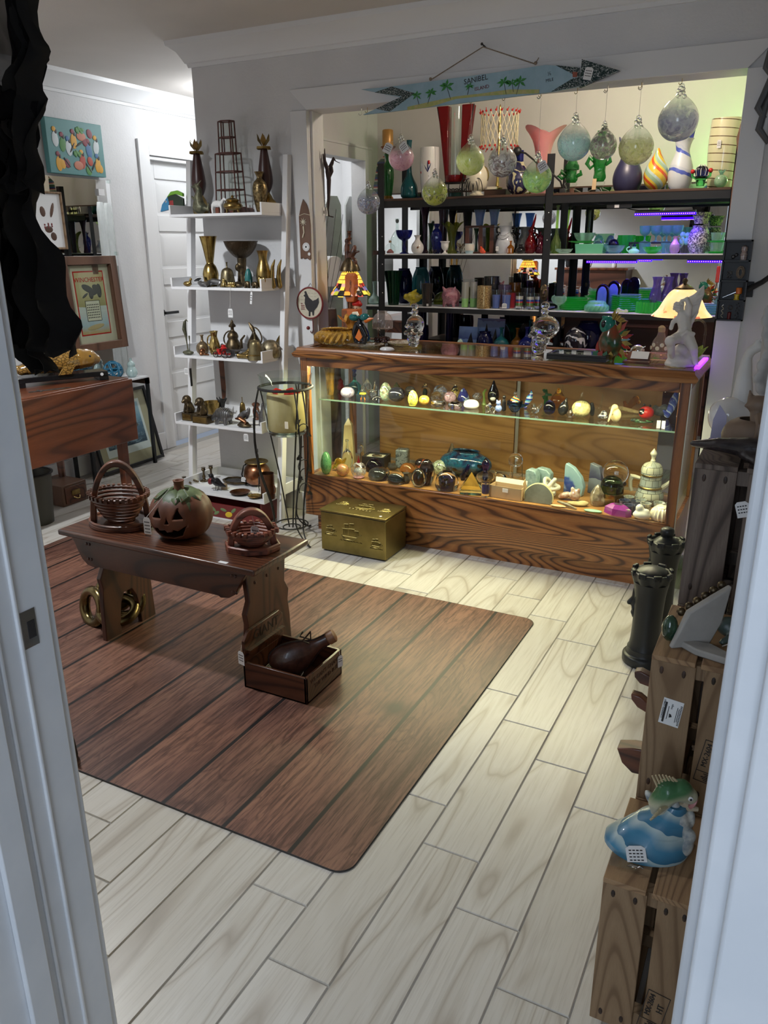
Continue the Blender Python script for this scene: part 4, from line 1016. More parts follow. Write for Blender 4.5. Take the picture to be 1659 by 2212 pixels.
hB=p[2]-1.394
for a in ((-.095,-.068,-.03,.03,0,hB-.012),(.068,.095,-.03,.03,0,hB-.012),(-.097,.097,-.03,.03,hB-.012,hB),(-.068,.068,-.03,.03,0,.010)):ob('board',G().box(*a),M.redwood,t,bev=.002)
ob('divider',G().box(-.005,.02,-.028,.03,.01,hB-.012),M.redwood,t)
for cx,top in ((1036,452),(1067,454)):
 q=(-1.881,4.95,1.561) if cx==1036 else (-1.786,4.95,1.559)
 V('blue_tumbler','flare',q[0],4.95,1.394+hB+.0005,.074 if cx==1036 else .070,.092,'t_ltblue','flared pale blue tumbler on the wooden box, '+('left' if cx==1036 else 'right')+' one','tumbler','blue tumblers on the box',wall=.003,n=18)
V('green_bud_vase','trumpet',-1.896,4.94,1.405,.038,.14,'t_dkgreen','emerald bud vase standing inside the open wooden box','vase')
blob('bird_figurine',[('e',(0,0,.018),(.016,.012,.016)),('l',[((0,0,.025),.010),((-.008,0,.038),.006)]),('e',(.012,0,.010),(.012,.010,.010))],pnt((.62,.07,.025),.2),.0016,2,None,(-1.818,4.84,1.4)[:2]+(1.394,))
tag(BO['bird_figurine'],'small orange-red glazed bird in front of the wooden box',FG)
for cx,top,w,col,lb,yy in ((1092,488,42,'porc','white vase draped with grey swags and dark scroll handles',4.92),(1135,490,36,'t_grey','grey glass vase with two dark scroll handles',4.98)):
 q=(-1.697,4.92,1.394,.12,.161) if cx==1092 else (-1.589,4.98,1.394,.103,.155)
 t=V('handled_vase','hourv',*q,pnt((.55,.58,.62),.15) if cx==1092 else 't_grey',lb,'vase',parts='body',wall=.003,n=24)
 for sd in (1,-1):
  g=G().tube([(sd*.034,0,q[4]*.92)]+[(sd*(.046+.014*cos(R(a))),0,q[4]*.86+.018*sin(R(a))) for a in rg(120,-160,-35)]+[(sd*.058,0,q[4]*.62),(sd*.056,0,q[4]*.38)],.0065,7)
  ob('scroll_handle',g,M.black_gloss,t)
 if cx==1092:
  g=G()
  for zz,rr in ((.115,.052),(.095,.054)):g.tube([(rr*sin(a),-rr*cos(a),zz-.012*cos(a*3)) for a in [i*.15-.75 for i in rg(11)]],.0016,4)
  ob('painted_swags',g,pnt((.25,.26,.30),.3),t);ptag(t,(-.03,-.062,.03),(.018,.026),(80,0,0))
t=V('brown_vial','bottle',-1.635,4.84,1.394,.042,.074,'t_amber','small brown vial with a white label','bottle',parts='body');ob('paper_label',G().box(-.012,.012,-.019,-.0175,.006,.03),M.paper,t)
V('black_bud_vase','bulb',-1.573,4.84,1.394,.059,.053,'black_gloss','little round black glossy bud vase','vase')
t=V('burgundy_pitcher','bulb',-1.531,4.9,1.394,.073,.134,'t_red','burgundy glass pitcher with a long upswept lip','pitcher',parts='body',wall=.002)
ob('upswept_lip',G().tube([(0,0,.13),(.012,0,.16),(.022,0,.20),(.026,0,.225)],[.012,.009,.006,.002],7),M.t_red,t);ear(t,.02,.12,.034,.04,.018,.004,'t_red')
V('magenta_bottle','gourd',-1.485,4.94,1.394,.068,.126,'t_mag','magenta glass bottle vase half behind the middle post','vase',wall=.002)
V('tall_bud_vase','trumpet',-1.491,5.06,1.394,.04,.288,'t_lime','tall yellow-green bud vase left of the middle post','vase')
V('tall_bud_vase','longneck',-1.379,4.92,1.394,.061,.269,'t_lime','tall yellow-green bud vase right of the middle post','vase')
V('leaf_dish','dish',-1.312,4.86,1.394,.104,.023,'uran_pale','shallow pale green leaf dish at the left end, beside the loaf dish','dish',wave=(3,.006,.6))
q=(-1.164,4.86,1.399);q2=(-1.252,4.86,1.45)
t=thing('loaf_dish','rectangular frosted green glass loaf dish','dish',(q[0],4.90,1.394))
wv=.078;ob('body',G().rings([[(-wv,-.045,0),(wv,-.045,0),(wv,.045,0),(-wv,.045,0)],[(-wv-.006,-.05,.054),(wv+.006,-.05,.054),(wv+.006,.05,.054),(-wv-.006,.05,.054)],[(-wv+.002,-.042,.054),(wv-.002,-.042,.054),(wv-.002,.042,.054),(-wv+.002,.042,.054)],[(-wv+.008,-.036,.008),(wv-.008,-.036,.008),(wv-.008,.036,.008),(-wv+.008,.036,.008)]]),M.uran_lt,t,bev=.003)
V('green_plate','plate',*((-1.241,5,1.453)[0],5.04,1.394+.058,.19,.012),'uran','green glass plate raised behind the loaf dish','plate',wall=.003,n=28)
ob_=V('plate_riser','cyl',*((-1.241,5,1.453)[0],5.04,1.394,.08,.0575),'clr','clear glass stand holding the green plate','stand')
V('etched_bowl','bowl',*((-1.241,5,1.453)[0],5.04,1.394+.0615,.13,.055),'uran_pale','clear etched bowl standing on the raised green plate','bowl',wall=.003,n=24)
for cx,top,w,k,lb in ((1293,506,24,'uran_cy','domed iridescent glass block behind the loaf dish, left one'),(1318,508,22,'t_ltblue','domed iridescent glass block behind the loaf dish, right one')):
 V('domed_glass_block','dome',*((-1.144,5,1.394,.066,.107) if cx==1293 else (-1.076,5,1.394,.06,.102)),k,lb,PW)
V('pumpkin_paperweight','ball',-1.043,4.94,1.394,.065,.08,M.purple_s,'violet and red glass paperweight inside the blue bowl',PW)
V('blue_bowl','bowl',-1.024,4.88,1.394,.118,.045,'uran_cy','pale blue pressed glass bowl glowing under the violet light','bowl',wall=.003,flute=(12,.03),n=36)
V('green_fan_bowl','bowl',-.994,5.05,1.394,.099,.101,'uran','green fan-ribbed bowl behind the blue bowl','bowl',wall=.003,flute=(10,.05),n=40)
t=V('jadeite_creamer','bulb',-.91,4.86,1.394,.061,.037,'jadeite','glowing mint green creamer with a curled handle','jug',parts='body',flute=(10,.04),n=30);ear(t,.024,.036,.02,.010,.018,.0035,'jadeite',side=-1)
q=(-.816,4.98,1.465)
solo('riser_box','black riser shelf carrying four glowing goblets','riser',G().box(-.145,.115,-.04,.04,.052,.062).box(-.145,-.137,-.04,.04,0,.052).box(.107,.115,-.04,.04,0,.052),M.black,(q[0],5.0,1.394),bev=.001)
gob=None
for i,cx in enum((1394,1418,1441,1463)):
 q=((-.881,5,1.514),(-.819,5,1.513),(-.76,5,1.512),(-.705,5,1.511))[i]
 lb=('first','second','third','fourth')[i]+' from the left of four blue-green goblets on the black riser'
 if gob is None:gob=V('goblet','goblet',q[0],5.0,1.4565,.068,.088,'uran_cy',lb,'goblet','goblets on the riser',wall=.002,n=20)
 else:dup(gob,(q[0],5.0,1.4565),lb)
for i,cx in enum((1392,1440)):
 V('aqua_tumbler','tumbler',*((-.865,4.93,1.394,.069,.059) if i==0 else (-.743,4.93,1.394,.068,.058)),'uran_cy','aqua glass tumbler in front of the riser, '+('left' if i==0 else 'right')+' one','tumbler','aqua tumblers',wall=.002)
V('green_oval_bowl','bowl',-.807,4.85,1.394,.109,.036,'uran','bright green round glass bowl at the shelf front','bowl',wall=.004,n=28)
for i in rg(3):
 q=((-.703,4.85,1.394,.083,.048),(-.628,4.85,1.394,.077,.048),(-.544,4.85,1.394,.079,.047))[i]
 V('fluted_dessert_cup','tumbler',*q,'clr',('leftmost','middle','rightmost')[i]+' of three clear fluted dessert cups at the shelf front','cup','fluted dessert cups',wall=.002,flute=(16,.04),n=48)
t=V('pink_jug','bulb',-.699,4.92,1.394,.057,.092,pnt((.62,.34,.42),.15),'small pink jug with glowing white handle','jug',parts='body');ear(t,.016,.085,.024,.03,.022,.005,'uran_pale')
t=thing('jade_figure_pair','mint jade glass figure of two joined rounded forms',FG,((-.658,4.98,1.469)[0],4.98,1.394))
ob('twin_forms',G().ell((-.012,0,.10),(.016,.016,.016),10,7).ell((.014,0,.098),(.015,.015,.015),10,7).ell((-.012,0,.066),(.017,.017,.024),10,7).ell((.014,0,.064),(.016,.016,.024),10,7),M.jadeite,t)
ob('plinth',G().box(-.03,.03,-.02,.02,0,.044),M.black,t)
t=V('mosaic_vase','jar',-.578,4.95,1.394,.119,.147,mot((.70,.66,.62),(.10,.09,.12),110,.25,lo=.46,hi=.52),'pineapple-shaped vase covered in speckled mosaic frit','vase',parts='body',n=24)
ob('flared_top',G().lathe(hollow([(.034,.155),(.040,.18),(.052,.215)],.003),20,flute=(5,.06)),mot((.50,.58,.22),(.10,.10,.08),110,.25,lo=.46,hi=.52),t)
for i,(zz,w,k,hh) in enum(((0,.13,'plate',.010),(.011,.085,'tumbler',.045),(.0565,.12,'plate',.010),(.067,.08,'tumbler',.042))):
 V('green_'+('plate' if k=='plate' else 'cup'),k,(-.471,4.92,1.46)[0]-.008,4.93,1.394+zz,w,hh,'uran' if k=='plate' else 'uran_pale',('bottom green plate of the cup stack at the right end','lower ribbed cup of the stack at the right end','upper green plate of the cup stack at the right end','topmost ribbed cup of the stack at the right end')[i],k,'stacked green tea set',wall=.002,n=24)
# ultraviolet bars
uvm=emit('ultraviolet_bar',(.035,.0,1),2.2);uvd=emit('ultraviolet_diodes',(1,.25,.8),5.0)
def uvbar(x0,x1,y,z,lb):
 t=thing('ultraviolet_light_bar',lb,'light bar',((x0+x1)/2,y,z),group='violet LED bars')
 L_=(x1-x0)/2
 ob('housing',G().box(-L_,L_,-.012,.03,.012,.024),M.black,t)
 ob('glowing_lens',G().box(-L_,L_,-.014,.028,0,.012),uvm,t)
 g=G();n=int(L_*2/.011)
 for i in rg(n):g.ell((-L_+(i+.5)*2*L_/n,-.0145,.0065),(.0022,.001,.0022),6,4)
 ob('diodes',g,uvd,t)
 lamp('ultraviolet_glow','AREA',((x0+x1)/2,y+.01,z-.003),1.1*L_*2/.3,(.14,.06,1),L_*2,(0,0,0),size_y=.03)
a,b=(-.919,4.85,1.608),(-.599,4.85,1.608);uvbar(a[0],b[0],4.85,a[2]-.012,'longest violet LED bar, mounted under the top shelf')
a,b=(-1.169,4.85,1.35),(-.887,4.85,1.346);uvbar(a[0],b[0],4.85,a[2]-.008,'violet LED bar under the second shelf, left one')
a,b=(-.89,4.95,1.354),(-.823,4.95,1.354);uvbar(a[0],b[0],4.95,a[2]-.006,'shortest violet LED bar, middle of the second shelf underside')
a,b=(-.613,4.85,1.354),(-.43,4.85,1.352);uvbar(a[0],b[0],4.85,a[2]-.008,'violet LED bar at the right end under the second shelf')
t=thing('power_strip','black power block with plugs hung under the top shelf beam','power strip',((-.999,4.82,1.66)[0],4.83,1.645))
ob('block',G().box(-.075,.06,-.012,.012,-.008,.014),M.black,t,bev=.003);ob('plug',G().box(-.03,-.005,-.013,-.012,-.006,.010),M.paper,t)
ob('cable',G().tube([(-.26,0,.055),(-.2,0,.038),(-.12,0,.018),(-.06,0,.008)],.003,6),M.rubber,t)
V('celadon_bottle','longneck',-2.603,4.9,1.069,.085,.147,'t_celadon','pale celadon bottle vase on the shelf end left of the post','vase',wall=.003)
V('ribbed_green_vase','flare',-2.45,4.88,1.069,.118,.218,'t_dkgreen','dark green ribbed flared vase beside the left post','vase',wall=.003,flute=(14,.06),n=56)
for cx,lb in ((873,'cobalt iridescent egg-shaped jar, left of two'),(910,'teal iridescent egg-shaped jar, right of two')):
 V('iridescent_jar','moonjar',*((-2.453,5.05,1.069,.127,.228) if cx==873 else (-2.311,5.02,1.069,.125,.238)),'t_navy' if cx==873 else 't_teal',lb,'jar',wall=.003)
q=(-2.293,4.86,1.128)
blob('glass_fish',[('e',(0,0,.052),(.056,.032,.038)),('l',[((-.05,0,.055),.022),((-.062,0,.05),.012)]),('l',[((.05,0,.055),.015),((.075,0,.075),.007)]),('l',[((0,0,.085),.012),((.02,0,.10),.006)]),('l',[((-.01,-.01,.02),.009),((-.015,-.016,.004),.005)]),('l',[((-.01,.01,.02),.009),((-.015,.016,.004),.005)])],mot((.62,.52,.03),(.10,.085,.01),40,.08,lo=.5,hi=.75,coat=1),.004,2,None,(q[0],4.86,1.069))
tag(BO['glass_fish'],'yellow glass fish with dark streaks on the third shelf',FG)
t=V('textured_mug','tumbler',-2.185,4.84,1.069,.078,.144,'t_smoke','textured clear glass mug with a face relief and price sticker','mug',parts='body',wall=.002,flute=(9,.04),n=36);ear(t,.028,.09,.028,.03,.024,.004,'t_smoke');ob('price_sticker',G().box(.01,.024,-.033,-.032,.004,.018),M.paper,t)
V('amber_disc','disc',*((-2.174,5.08,1.173)[0],5.08,1.085,.125,.05),'t_olive','olive-yellow glass disc propped behind the pink pig',ON,lean=(78,0,0))
q=(-2.035,4.87,1.134)
blob('glass_pig',[('e',(0,0,.066),(.062,.06,.055)),('l',[((0,-.05,.07),.022),((0,-.068,.07),.017)]),('l',[((-.03,-.03,.10),.014),((-.042,-.036,.122),.006)]),('l',[((.03,-.03,.10),.014),((.042,-.036,.122),.006)])]+[('l',[((sx_*.03,sy_*.03,.03),.015),((sx_*.034,sy_*.034,.006),.010)]) for sx_ in (-1,1) for sy_ in (-1,1)],blown('pink_pig_glass',[(.50,.16,.24),(.68,.36,.42),(.40,.10,.18)],.9,18),.005,2,None,(q[0],4.88,1.069))
tag(BO['glass_pig'],'round pink glass pig facing the room',FG)
for i,cx in enum((1005,1023)):
 t=V('tall_glass_votive','cyl',*((-1.929,4.86,1.069,.05,.169) if i==0 else (-1.881,4.88,1.069,.047,.169)),'clr','tall frosted glass votive with green lower half, '+('left' if i==0 else 'right')+' one','candle','green-bottomed votives',parts='cylinder')
 ob('frosted_band',G().lathe([(.0228,.055),(.0228,.155)],18),tinted('pale_frost%d'%i,(.80,.76,.70),.3,.4),t);ob('green_wax',G().lathe([(.021,.002),(.0218,.004),(.0218,.058),(0,.058)],18),pnt((.32,.58,.20),.4),t)
V('glitter_candle','cyl',-1.794,4.84,1.069,.09,.133,mot((.16,.09,.03),(.62,.45,.20),220,.3,.5,lo=.4,hi=.6),'wide gold glitter candle cylinder','candle')
for i,cx in enum((1072,1094)):
 t=V('blue_wax_tumbler','tumbler',*((-1.714,4.84,1.069,.064,.112) if i==0 else (-1.644,4.83,1.069,.063,.114)),'clr','glass tumbler of periwinkle blue wax, '+('left, before the glitter candle' if i==0 else 'right, with hanging white tag'),'candle',parts='glass',wall=.001)
 ob('blue_wax',G().lathe([(.0205,.003),(.0215,.01),(.0255,.082),(0,.082)],20),pnt((.15,.20,.55),.4),t)
ptag(t,(0,-.034,.02),(.03,.03),(88,0,0),(0,-.03,.08))
V('red_wax_tumbler','tumbler',-1.648,4.93,1.069,.064,.092,pnt((.33,.02,.02),.4),'red wax tumbler peeking out behind the blue ones','candle')
strm=stripes('banded_wax',[((.05,.04,.03),1.5),((.22,.16,.05),1),((.10,.20,.05),1.5),((.50,.03,.03),.9),((.02,.04,.28),1.2),((.55,.52,.45),3)],11.5,'z',0)
for i in rg(3):
 q=((-1.564,4.84,1.069,.06,.098),(-1.496,4.84,1.069,.06,.094),(-1.453,4.87,1.069,.051,.094))[i]
 t=V('banded_votive','cyl',*q,'clr',('left','middle','right')[i]+' of three votive glasses with green, red and blue bands','candle','banded votive glasses',parts='glass')
 ob('clear_foot',G().lathe([(.024,0),(.026,.01),(.022,.02)],16,flute=(8,.08)),M.crystal,t);ob('banded_fill',G().lathe([(.023,.02),(.023,q[4]*.8),(0,q[4]*.8)],18),strm,t)
bx_=G()
for i in rg(4):
 q=((-1.811,5.02,1.069,.102,.182),(-1.722,5.02,1.069,.089,.132),(-1.665,5.05,1.069,.078,.145),(-1.565,5,1.069,.088,.118))[i]
 V('textured_votive','cyl',*q,('t_smoke','t_lilac','t_amber','t_smoke')[i],('tall smoky textured votive standing behind the glitter candle','lilac textured votive behind the blue tumblers','honey-coloured textured votive at the back','low smoky votive behind the banded glasses')[i],'candle',wall=.002)
# carved mask hanging on the middle post
q=(-1.398,4.77,1.174)
blob('hanging_mask',[('e',(0,0,0),(.026,.012,.048)),('l',[((0,-.010,.012),.006),((0,-.017,-.008),.008)]),('e',(-.011,-.008,.014),(.008,.006,.004)),('e',(.011,-.008,.014),(.008,.006,.004)),('e',(0,-.010,-.022),(.010,.005,.004))],M.brass_dk,.0022,2,None,(q[0],4.792,q[2]))
tag(BO['hanging_mask'],'small oval bronze mask hung on the middle shelf post','mask')
t=V('pedestal_cup','goblet',-1.321,4.85,1.069,.084,.081,'uran_pale','pale green footed cup with two loop handles beside the middle post','cup',wall=.002,parts='cup')
for sd in (1,-1):ear(t,.026,.085,.02,.045,.022,.003,'uran_pale',side=sd)
def stack(cx0,n,w,y,z0,lab):
 first=None
 for i in rg(n):
  lb='%s green glowing glass plate %sin %s'%(('lowest','second','third','fourth','fifth','sixth','seventh')[i],'up ' if i else '',lab)
  if first is None:first=V('green_glass_plate','plate',cx0,y,z0,w,.011,'uran',lb,'plate','green glass plates in '+lab,wall=.003,n=28)
  else:dup(first,(cx0+.002*sin(i*3),y,z0+i*.0118),lb)
stack((-1.254,4.92,1.105)[0],6,.185,4.94,1.0695,'the left stack');stack((-.944,4.92,1.113)[0],7,.185,4.94,1.0695,'the middle stack')
V('blue_glass_plate','plate',(-.947,4.94,1.154)[0],4.94,1.0695+7*.0118+.001,.18,.011,'uran_cy','bluish plate lying on top of the middle green stack','plate',wall=.003,n=28)
V('green_platter','plate',(-1.227,5.08,1.151)[0],5.09,1.10,.22,.016,'uran','large green platter at the back beside the left stack','platter',wall=.003,n=28)
V('platter_foot','cyl',(-1.227,5.08,1.151)[0],5.09,1.0695,.09,.030,'clr','clear glass foot under the large green platter','stand')
V('green_salad_bowl','insul',-1.095,4.86,1.069,.137,.062,'uran_lt','green swirled bowl, upturned, between the two plate stacks','bowl',flute=(18,.03),n=54,twist=.6)
for i in rg(2):
 q=((-1.086,4.95,1.069,.075,.153),(-1.032,5,1.069,.076,.17))[i]
 t=thing('arched_glass_block','tall arched blue glass paperweight with dark rim, '+('front left' if i==0 else 'back right')+' of two',PW,q[:3],group='arched blue paperweights')
 w2,h2=q[3]/2,q[4];pl=[(-w2,0),(w2,0)]+[(w2*cos(R(a)),h2-w2*1.3+w2*1.3*sin(R(a))) for a in rg(0,181,15)]
 ob('dark_rim',G().prism(pl,-.012,.016,'y'),M.navy_s,t,bev=.004);pl2=[(u*.74,.006+v*.86) for u,v in pl];ob('blue_core',G().prism(pl2,-.0165,-.012,'y'),blown('sky_core',[(.20,.42,.62),(.30,.52,.70)],1,8),t,bev=.003)
g=G().prism([(-.035,0),(.03,0),(.034,.012),(.018,.018),(.008,.012),(-.012,.018),(-.022,.026),(-.032,.02)],-.01,.01,'y')
solo('wax_carving','pale lime wax carving lying before the middle plate stack','carving',g,pnt((.55,.65,.36),.5),((-.938,4.84,1.073)[0],4.83,1.0695),bev=.003)
V('ribbed_green_dish','cyl',-.794,4.88,1.069,.155,.06,'uran','round ribbed green glass dish left of the amber lamp','dish',wall=.004,flute=(26,.035),n=104)
V('green_tray','plate',(-.842,5,1.139)[0],5.04,1.125,.20,.012,'uran','flat green tray raised behind the ribbed dish','tray',wall=.003,n=26)
solo('tray_stand','black stand holding up the flat green tray','stand',G().box(-.05,.05,-.03,.03,0,.055),M.black,((-.842,5,1.139)[0],5.05,1.0695))
for i in rg(2):
 V('crystal_vase','hourv',*((-.784,4.98,1.069,.071,.195) if i==0 else (-.724,5,1.069,.071,.195)),'t_lilac','cut crystal vase catching violet light behind the ribbed dish, '+('left' if i==0 else 'right')+' one','vase','cut crystal vases',wall=.003,flute=(7,.10),twist=1.2,n=35)
for i in rg(4):
 V('blue_glass_plate','plate',(-.458,4.92,1.115)[0],4.93,1.0695+i*.0125,.17,.011,'uran_cy','bluish glass plate, %s of the stack at the right end'%('lowest','second','third','topmost')[i],'plate','bluish plates at the right end',wall=.003,n=26)
t=thing('red_tag_ornament','red slim tag-shaped ornament hanging beside the black display case',ON,(-.442,4.79,1.33))
ob('red_body',G().box(-.010,.010,-.003,.003,-.085,0),M.red,t,bev=.003);ob('loop',G().tube([(0,0,0),(0,0,.02),(0,.014,.03)],.0014,5),M.string,t);ob('tassel',G().tube([(0,0,-.085),(-.004,0,-.12),(-.016,0,-.16),(0,0,-.175),(.01,0,-.16)],.003,6),M.carved,t)
def pan(name,lb,p0,w,h,y,mats_,lean=8):
 t=thing(name,lb,'picture',(p0[0],y,Z4),rot=(-lean,0,0));ob('tile',G().box(-w/2,w/2,-.004,.004,0,h),mats_,t);return t
M['sea_t']=stripes('sea_blue_tile',[((.05,.08,.25),1),((.16,.26,.50),1)],9,'z',0,wob=.6,interp='LINEAR')
t=pan('sailboat_tile','blue tile with a dark sailboat, front left on the bottom shelf',(-1.922,4.86,.891),.13,.155,4.90,M.sea_t);ob('painted_sail',G().prism([(-.01,.03),(.045,.03),(.02,.12)],-.0052,-.004,'y'),M.black_gloss,t)
t=pan('sailboat_tile','larger blue tile with two dark sails standing at the back',(-1.813,5,.912),.19,.20,5.02,M.sea_t);ob('painted_sail',G().prism([(-.05,.05),(0,.05),(-.03,.17)],-.0052,-.004,'y').prism([(.01,.04),(.055,.04),(.035,.14)],-.0052,-.004,'y'),M.black_gloss,t)
q=(-1.954,4.83,.872);blob('white_mask',[('e',(0,0,0),(.022,.010,.038)),('l',[((0,-.008,.005),.005),((0,-.014,-.008),.006)])],mot((.45,.62,.52),(.03,.03,.03),30,.3,lo=.55,hi=.6),.0025,1,None,(q[0],4.85,.833),(-12,0,0));tag(BO['white_mask'],'pale mint mask with black marks leaning on the sailboat tile','mask')
for i,(nm,kd,q,mt_,lb) in enum((
 ('cobalt_cylinder','cyl',(-2.296,5,.79,.06,.246),'t_navy','tall dark cobalt cylinder vase, left of the skull decanter'),
 ('cobalt_cylinder','cyl',(-2.083,4.98,.79,.05,.253),'t_navy','tall dark cobalt cylinder vase, right of the skull decanter'),
 ('cobalt_pot','barrelv',(-2.276,4.9,.79,.143,.151),'t_navy','squat dark blue pot behind the left skull decanter'),
 ('blue_bowl_vase','jar',(-1.788,4.86,.79,.107,.133),'t_navy','round navy vase with white swirls near the tiles'),
 ('teal_flask','flask',(-1.677,4.86,.79,.1,.163),'t_teal','teal glass flask bottle on the bottom shelf'),
 ('dark_trumpet_vase','trumpet',(-1.635,4.98,.79,.126,.177),'t_dkgreen','dark vase with a wide flared rim behind the bottles'),
 ('amber_flask','flask',(-1.58,4.88,.79,.082,.162),'t_amber','amber flask bottle left of the cobalt bottle'),
 ('cobalt_flask','flask',(-1.507,4.85,.79,.11,.173),'t_cobalt','round cobalt flask bottle with bubbles'),
 ('teal_bottle','bottle',(-1.537,5,.79,.048,.199),'t_teal','slender teal bottle behind the cobalt flask'),
 ('amber_flask','bottle',(-1.473,4.93,.79,.076,.19),'t_amber','tall amber bottle right of the cobalt flask'),
 ('navy_urn','moonjar',(-1.155,4.96,.79,.177,.21),'t_navy','big dark navy jar behind the right skull decanter'),
 ('zebra_swirl_vase','ball',(-1.203,4.86,.79,.136,.184),None,'black round vase with white feathered swirls'),
 )):
 V(nm,kd,*q,mt_ or stripes('zebra_swirl',[((.01,.01,.02),2.2),((.55,.55,.6),.8)],16,'z',2,wob=3),lb,'vase' if 'vase' in nm or 'cyl' in nm or 'pot' in nm or 'urn' in nm else 'bottle',wall=.003 if kd!='ball' else None)
t=thing('empty_picture_frame','empty reddish wooden frame leaning at the back of the bottom shelf','frame',((-.856,5.1,.9)[0],5.12,Z4),rot=(-6,0,0))
for a in ((-.14,-.12,0,.19),(.12,.14,0,.19),(-.12,.12,0,.02),(-.12,.12,.17,.19)):ob('frame_bar',G().box(a[0],a[1],-.008,.008,a[2],a[3]),M.carved_r,t)
# on the counter top
ZT=.9675
def at(p,z=None):return (p[0],p[1],p[2] if z is None else z)
# amber ribbed bowl
p=(-2.12,3.556,.968,.22,.063)
V('amber_bowl','jar',p[0],p[1]+.01,ZT,p[3],.078,'t_amber','round ribbed amber glass bowl at the left end of the counter','bowl',wall=.006,flute=(22,.05),twist=.5,n=88)
BO['amber_bowl'].data.materials[0]=mot((.50,.27,.04),(.13,.06,.015),24,.06,lo=.45,hi=.7,coat=1)
# orange box with bottle
q=(-2.106,3.497,.968,.07,.138)
t=thing('orange_bottle_box','orange and brown wooden box holding a matching bottle, beside the doorway jamb','box',(q[0]-.005,3.72,ZT))
ob('box_body',G().box(-.042,.042,-.034,.034,0,.165),mot((.60,.16,.03),(.50,.12,.02),12,.45),t,bev=.003)
ob('box_side',G().box(-.0435,-.012,-.0352,-.0342,.004,.16),pnt((.25,.07,.02),.5),t)
text('DANIEL\'S',.022,M.ink,t,(-.028,-.0356,.085),(90,-90,0));text('OLD NO 7',.018,M.ink,t,(.004,-.0346,.085),(90,-90,0));text('WHISKEY',.017,M.ink,t,(.026,-.0346,.085),(90,-90,0))
ob('bottle_neck',G().lathe([(.008,.165),(.009,.185),(.016,.20),(.02,.205)],14),M.clr,t)
ob('bottle_body',G().rings([[(-.022,-.018,.20),(.022,-.018,.20),(.022,.018,.20),(-.022,.018,.20)],[(-.029,-.024,.225),(.029,-.024,.225),(.029,.024,.225),(-.029,.024,.225)],[(-.027,-.022,.33),(.027,-.022,.33),(.027,.022,.33),(-.027,.022,.33)],[(-.018,-.016,.345),(.018,-.016,.345),(.018,.016,.345),(-.018,.016,.345)]]),mot((.62,.15,.02),(.48,.10,.02),9,.2,coat=.6),t,bev=.004)
text('DISTILLERY',.014,M.ink,t,(.006,-.0243,.275),(90,-84,0))
# stained glass lamp
q=(-2.153,3.78,1.192);zs0=(-2.153,3.78,1.197)[2]-ZT;zs1=(-2.15,3.78,1.324)[2]-ZT;zt1=(-2.163,3.78,1.384)[2]-ZT;zt2=(-2.155,3.78,1.485)[2]-ZT
t=thing('stained_glass_lamp','lit table lamp with a mosaic stained-glass shade under a bronze figure','lamp',(q[0],3.78,ZT))
RB=.092
def shade_r(u):return RB*(1-u)**.8*.62+.036+RB*.0+(.0 if u>.35 else (.35-u)*.04)
cols=dict(y=(1,.62,.08),o=(1,.36,.05),r=(.62,.07,.05),p=(.35,.20,.42),k=(.95,.55,.42),b=(.18,.28,.75),g=(.62,.62,.06),w=(.95,.80,.62))
gm={}
def gmat(k):
 if k not in gm:
  n=N('lamp_glass_'+k);n.set(Base_Color=cols[k],Roughness=.15,Emission_Color=cols[k],Emission_Strength=(1.0 if k in 'yo' else .42));gm[k]=n.m
 return gm[k]
rows=[(.0,.17,18,'gyokrywpgobk'),(.17,.33,20,'bpykrwopkrgy'),(.33,.48,18,'rkpworkywopr'),(.48,.64,24,'y'),(.64,.82,24,'yyoy'),(.82,1,20,'y')]
for ri,(u0,u1,n_,seq) in enum(rows):
 off=.5*(ri%2)
 for k in rg(n_):
  a0=2*PI*(k+off+.06)/n_;a1=2*PI*(k+off+.94)/n_;e=.012
  z0_,z1_=zs0+(zs1-zs0)*(u0+e),zs0+(zs1-zs0)*(u1-e)
  wob=.006*sin(k*2.3+ri) if ri<3 else 0
  vs=[(shade_r(u)*cos(a),shade_r(u)*sin(a),z+wob) for (a,u,z) in ((a0,u0,z0_),(a1,u0,z0_),(a1,u1,z1_),(a0,u1,z1_))]
  am=(a0+a1)/2
  vs2=[(x*.975,y*.975,z) for x,y,z in vs]
  g=G().add(vs+vs2,[(0,1,2,3),(7,6,5,4),(0,4,5,1),(1,5,6,2),(2,6,7,3),(3,7,4,0)])
  ob('glass_piece',g,gmat(seq[k%len(seq)] if len(seq)>1 else seq),t,angle=0)
g=G().lathe([(shade_r(u)*.968,zs0+(zs1-zs0)*u) for u in [i/12 for i in rg(13)]]+[(shade_r(1)*.955,zs1),],36)
ob('lead_came',g,M.iron,t,angle=0)
BO[t.children[-1].name].data.polygons.foreach_set('use_smooth',[True]*len(t.children[-1].data.polygons))
ob('bronze_cap',G().turn([(.052,zs1-.004),(.050,zs1+.006),(.040,zt1-.03),(.020,zt1),(0,zt1+.004)],28,flute=(14,.05)),M.brass_dk,t)
blob('finial_figure',[('l',[((-.012,0,zt1),.016),((-.016,0,zt1+.04),.014),((-.012,0,zt1+.075),.012)]),('e',(-.014,0,zt1+.085),(.014,.013,.015)),('l',[((.01,0,zt1+.01),.014),((.022,0,zt1+.03),.017),((.03,0,zt1+.055),.011)]),('l',[((.03,0,zt1+.03),.007),((.055,0,zt1+.034),.005)]),('e',(.02,0,zt1-.02),(.024,.018,.026))],M.carved,.003,2,t)
ob('finial_spire',G().lathe([(.012,zt1+.07),(.004,zt1+.085),(.014,zt1+.10),(.005,zt1+.105),(.010,zt1+.12),(.004,zt1+.125),(.013,zt1+.135),(0,zt2+.012)],12),M.carved,t)
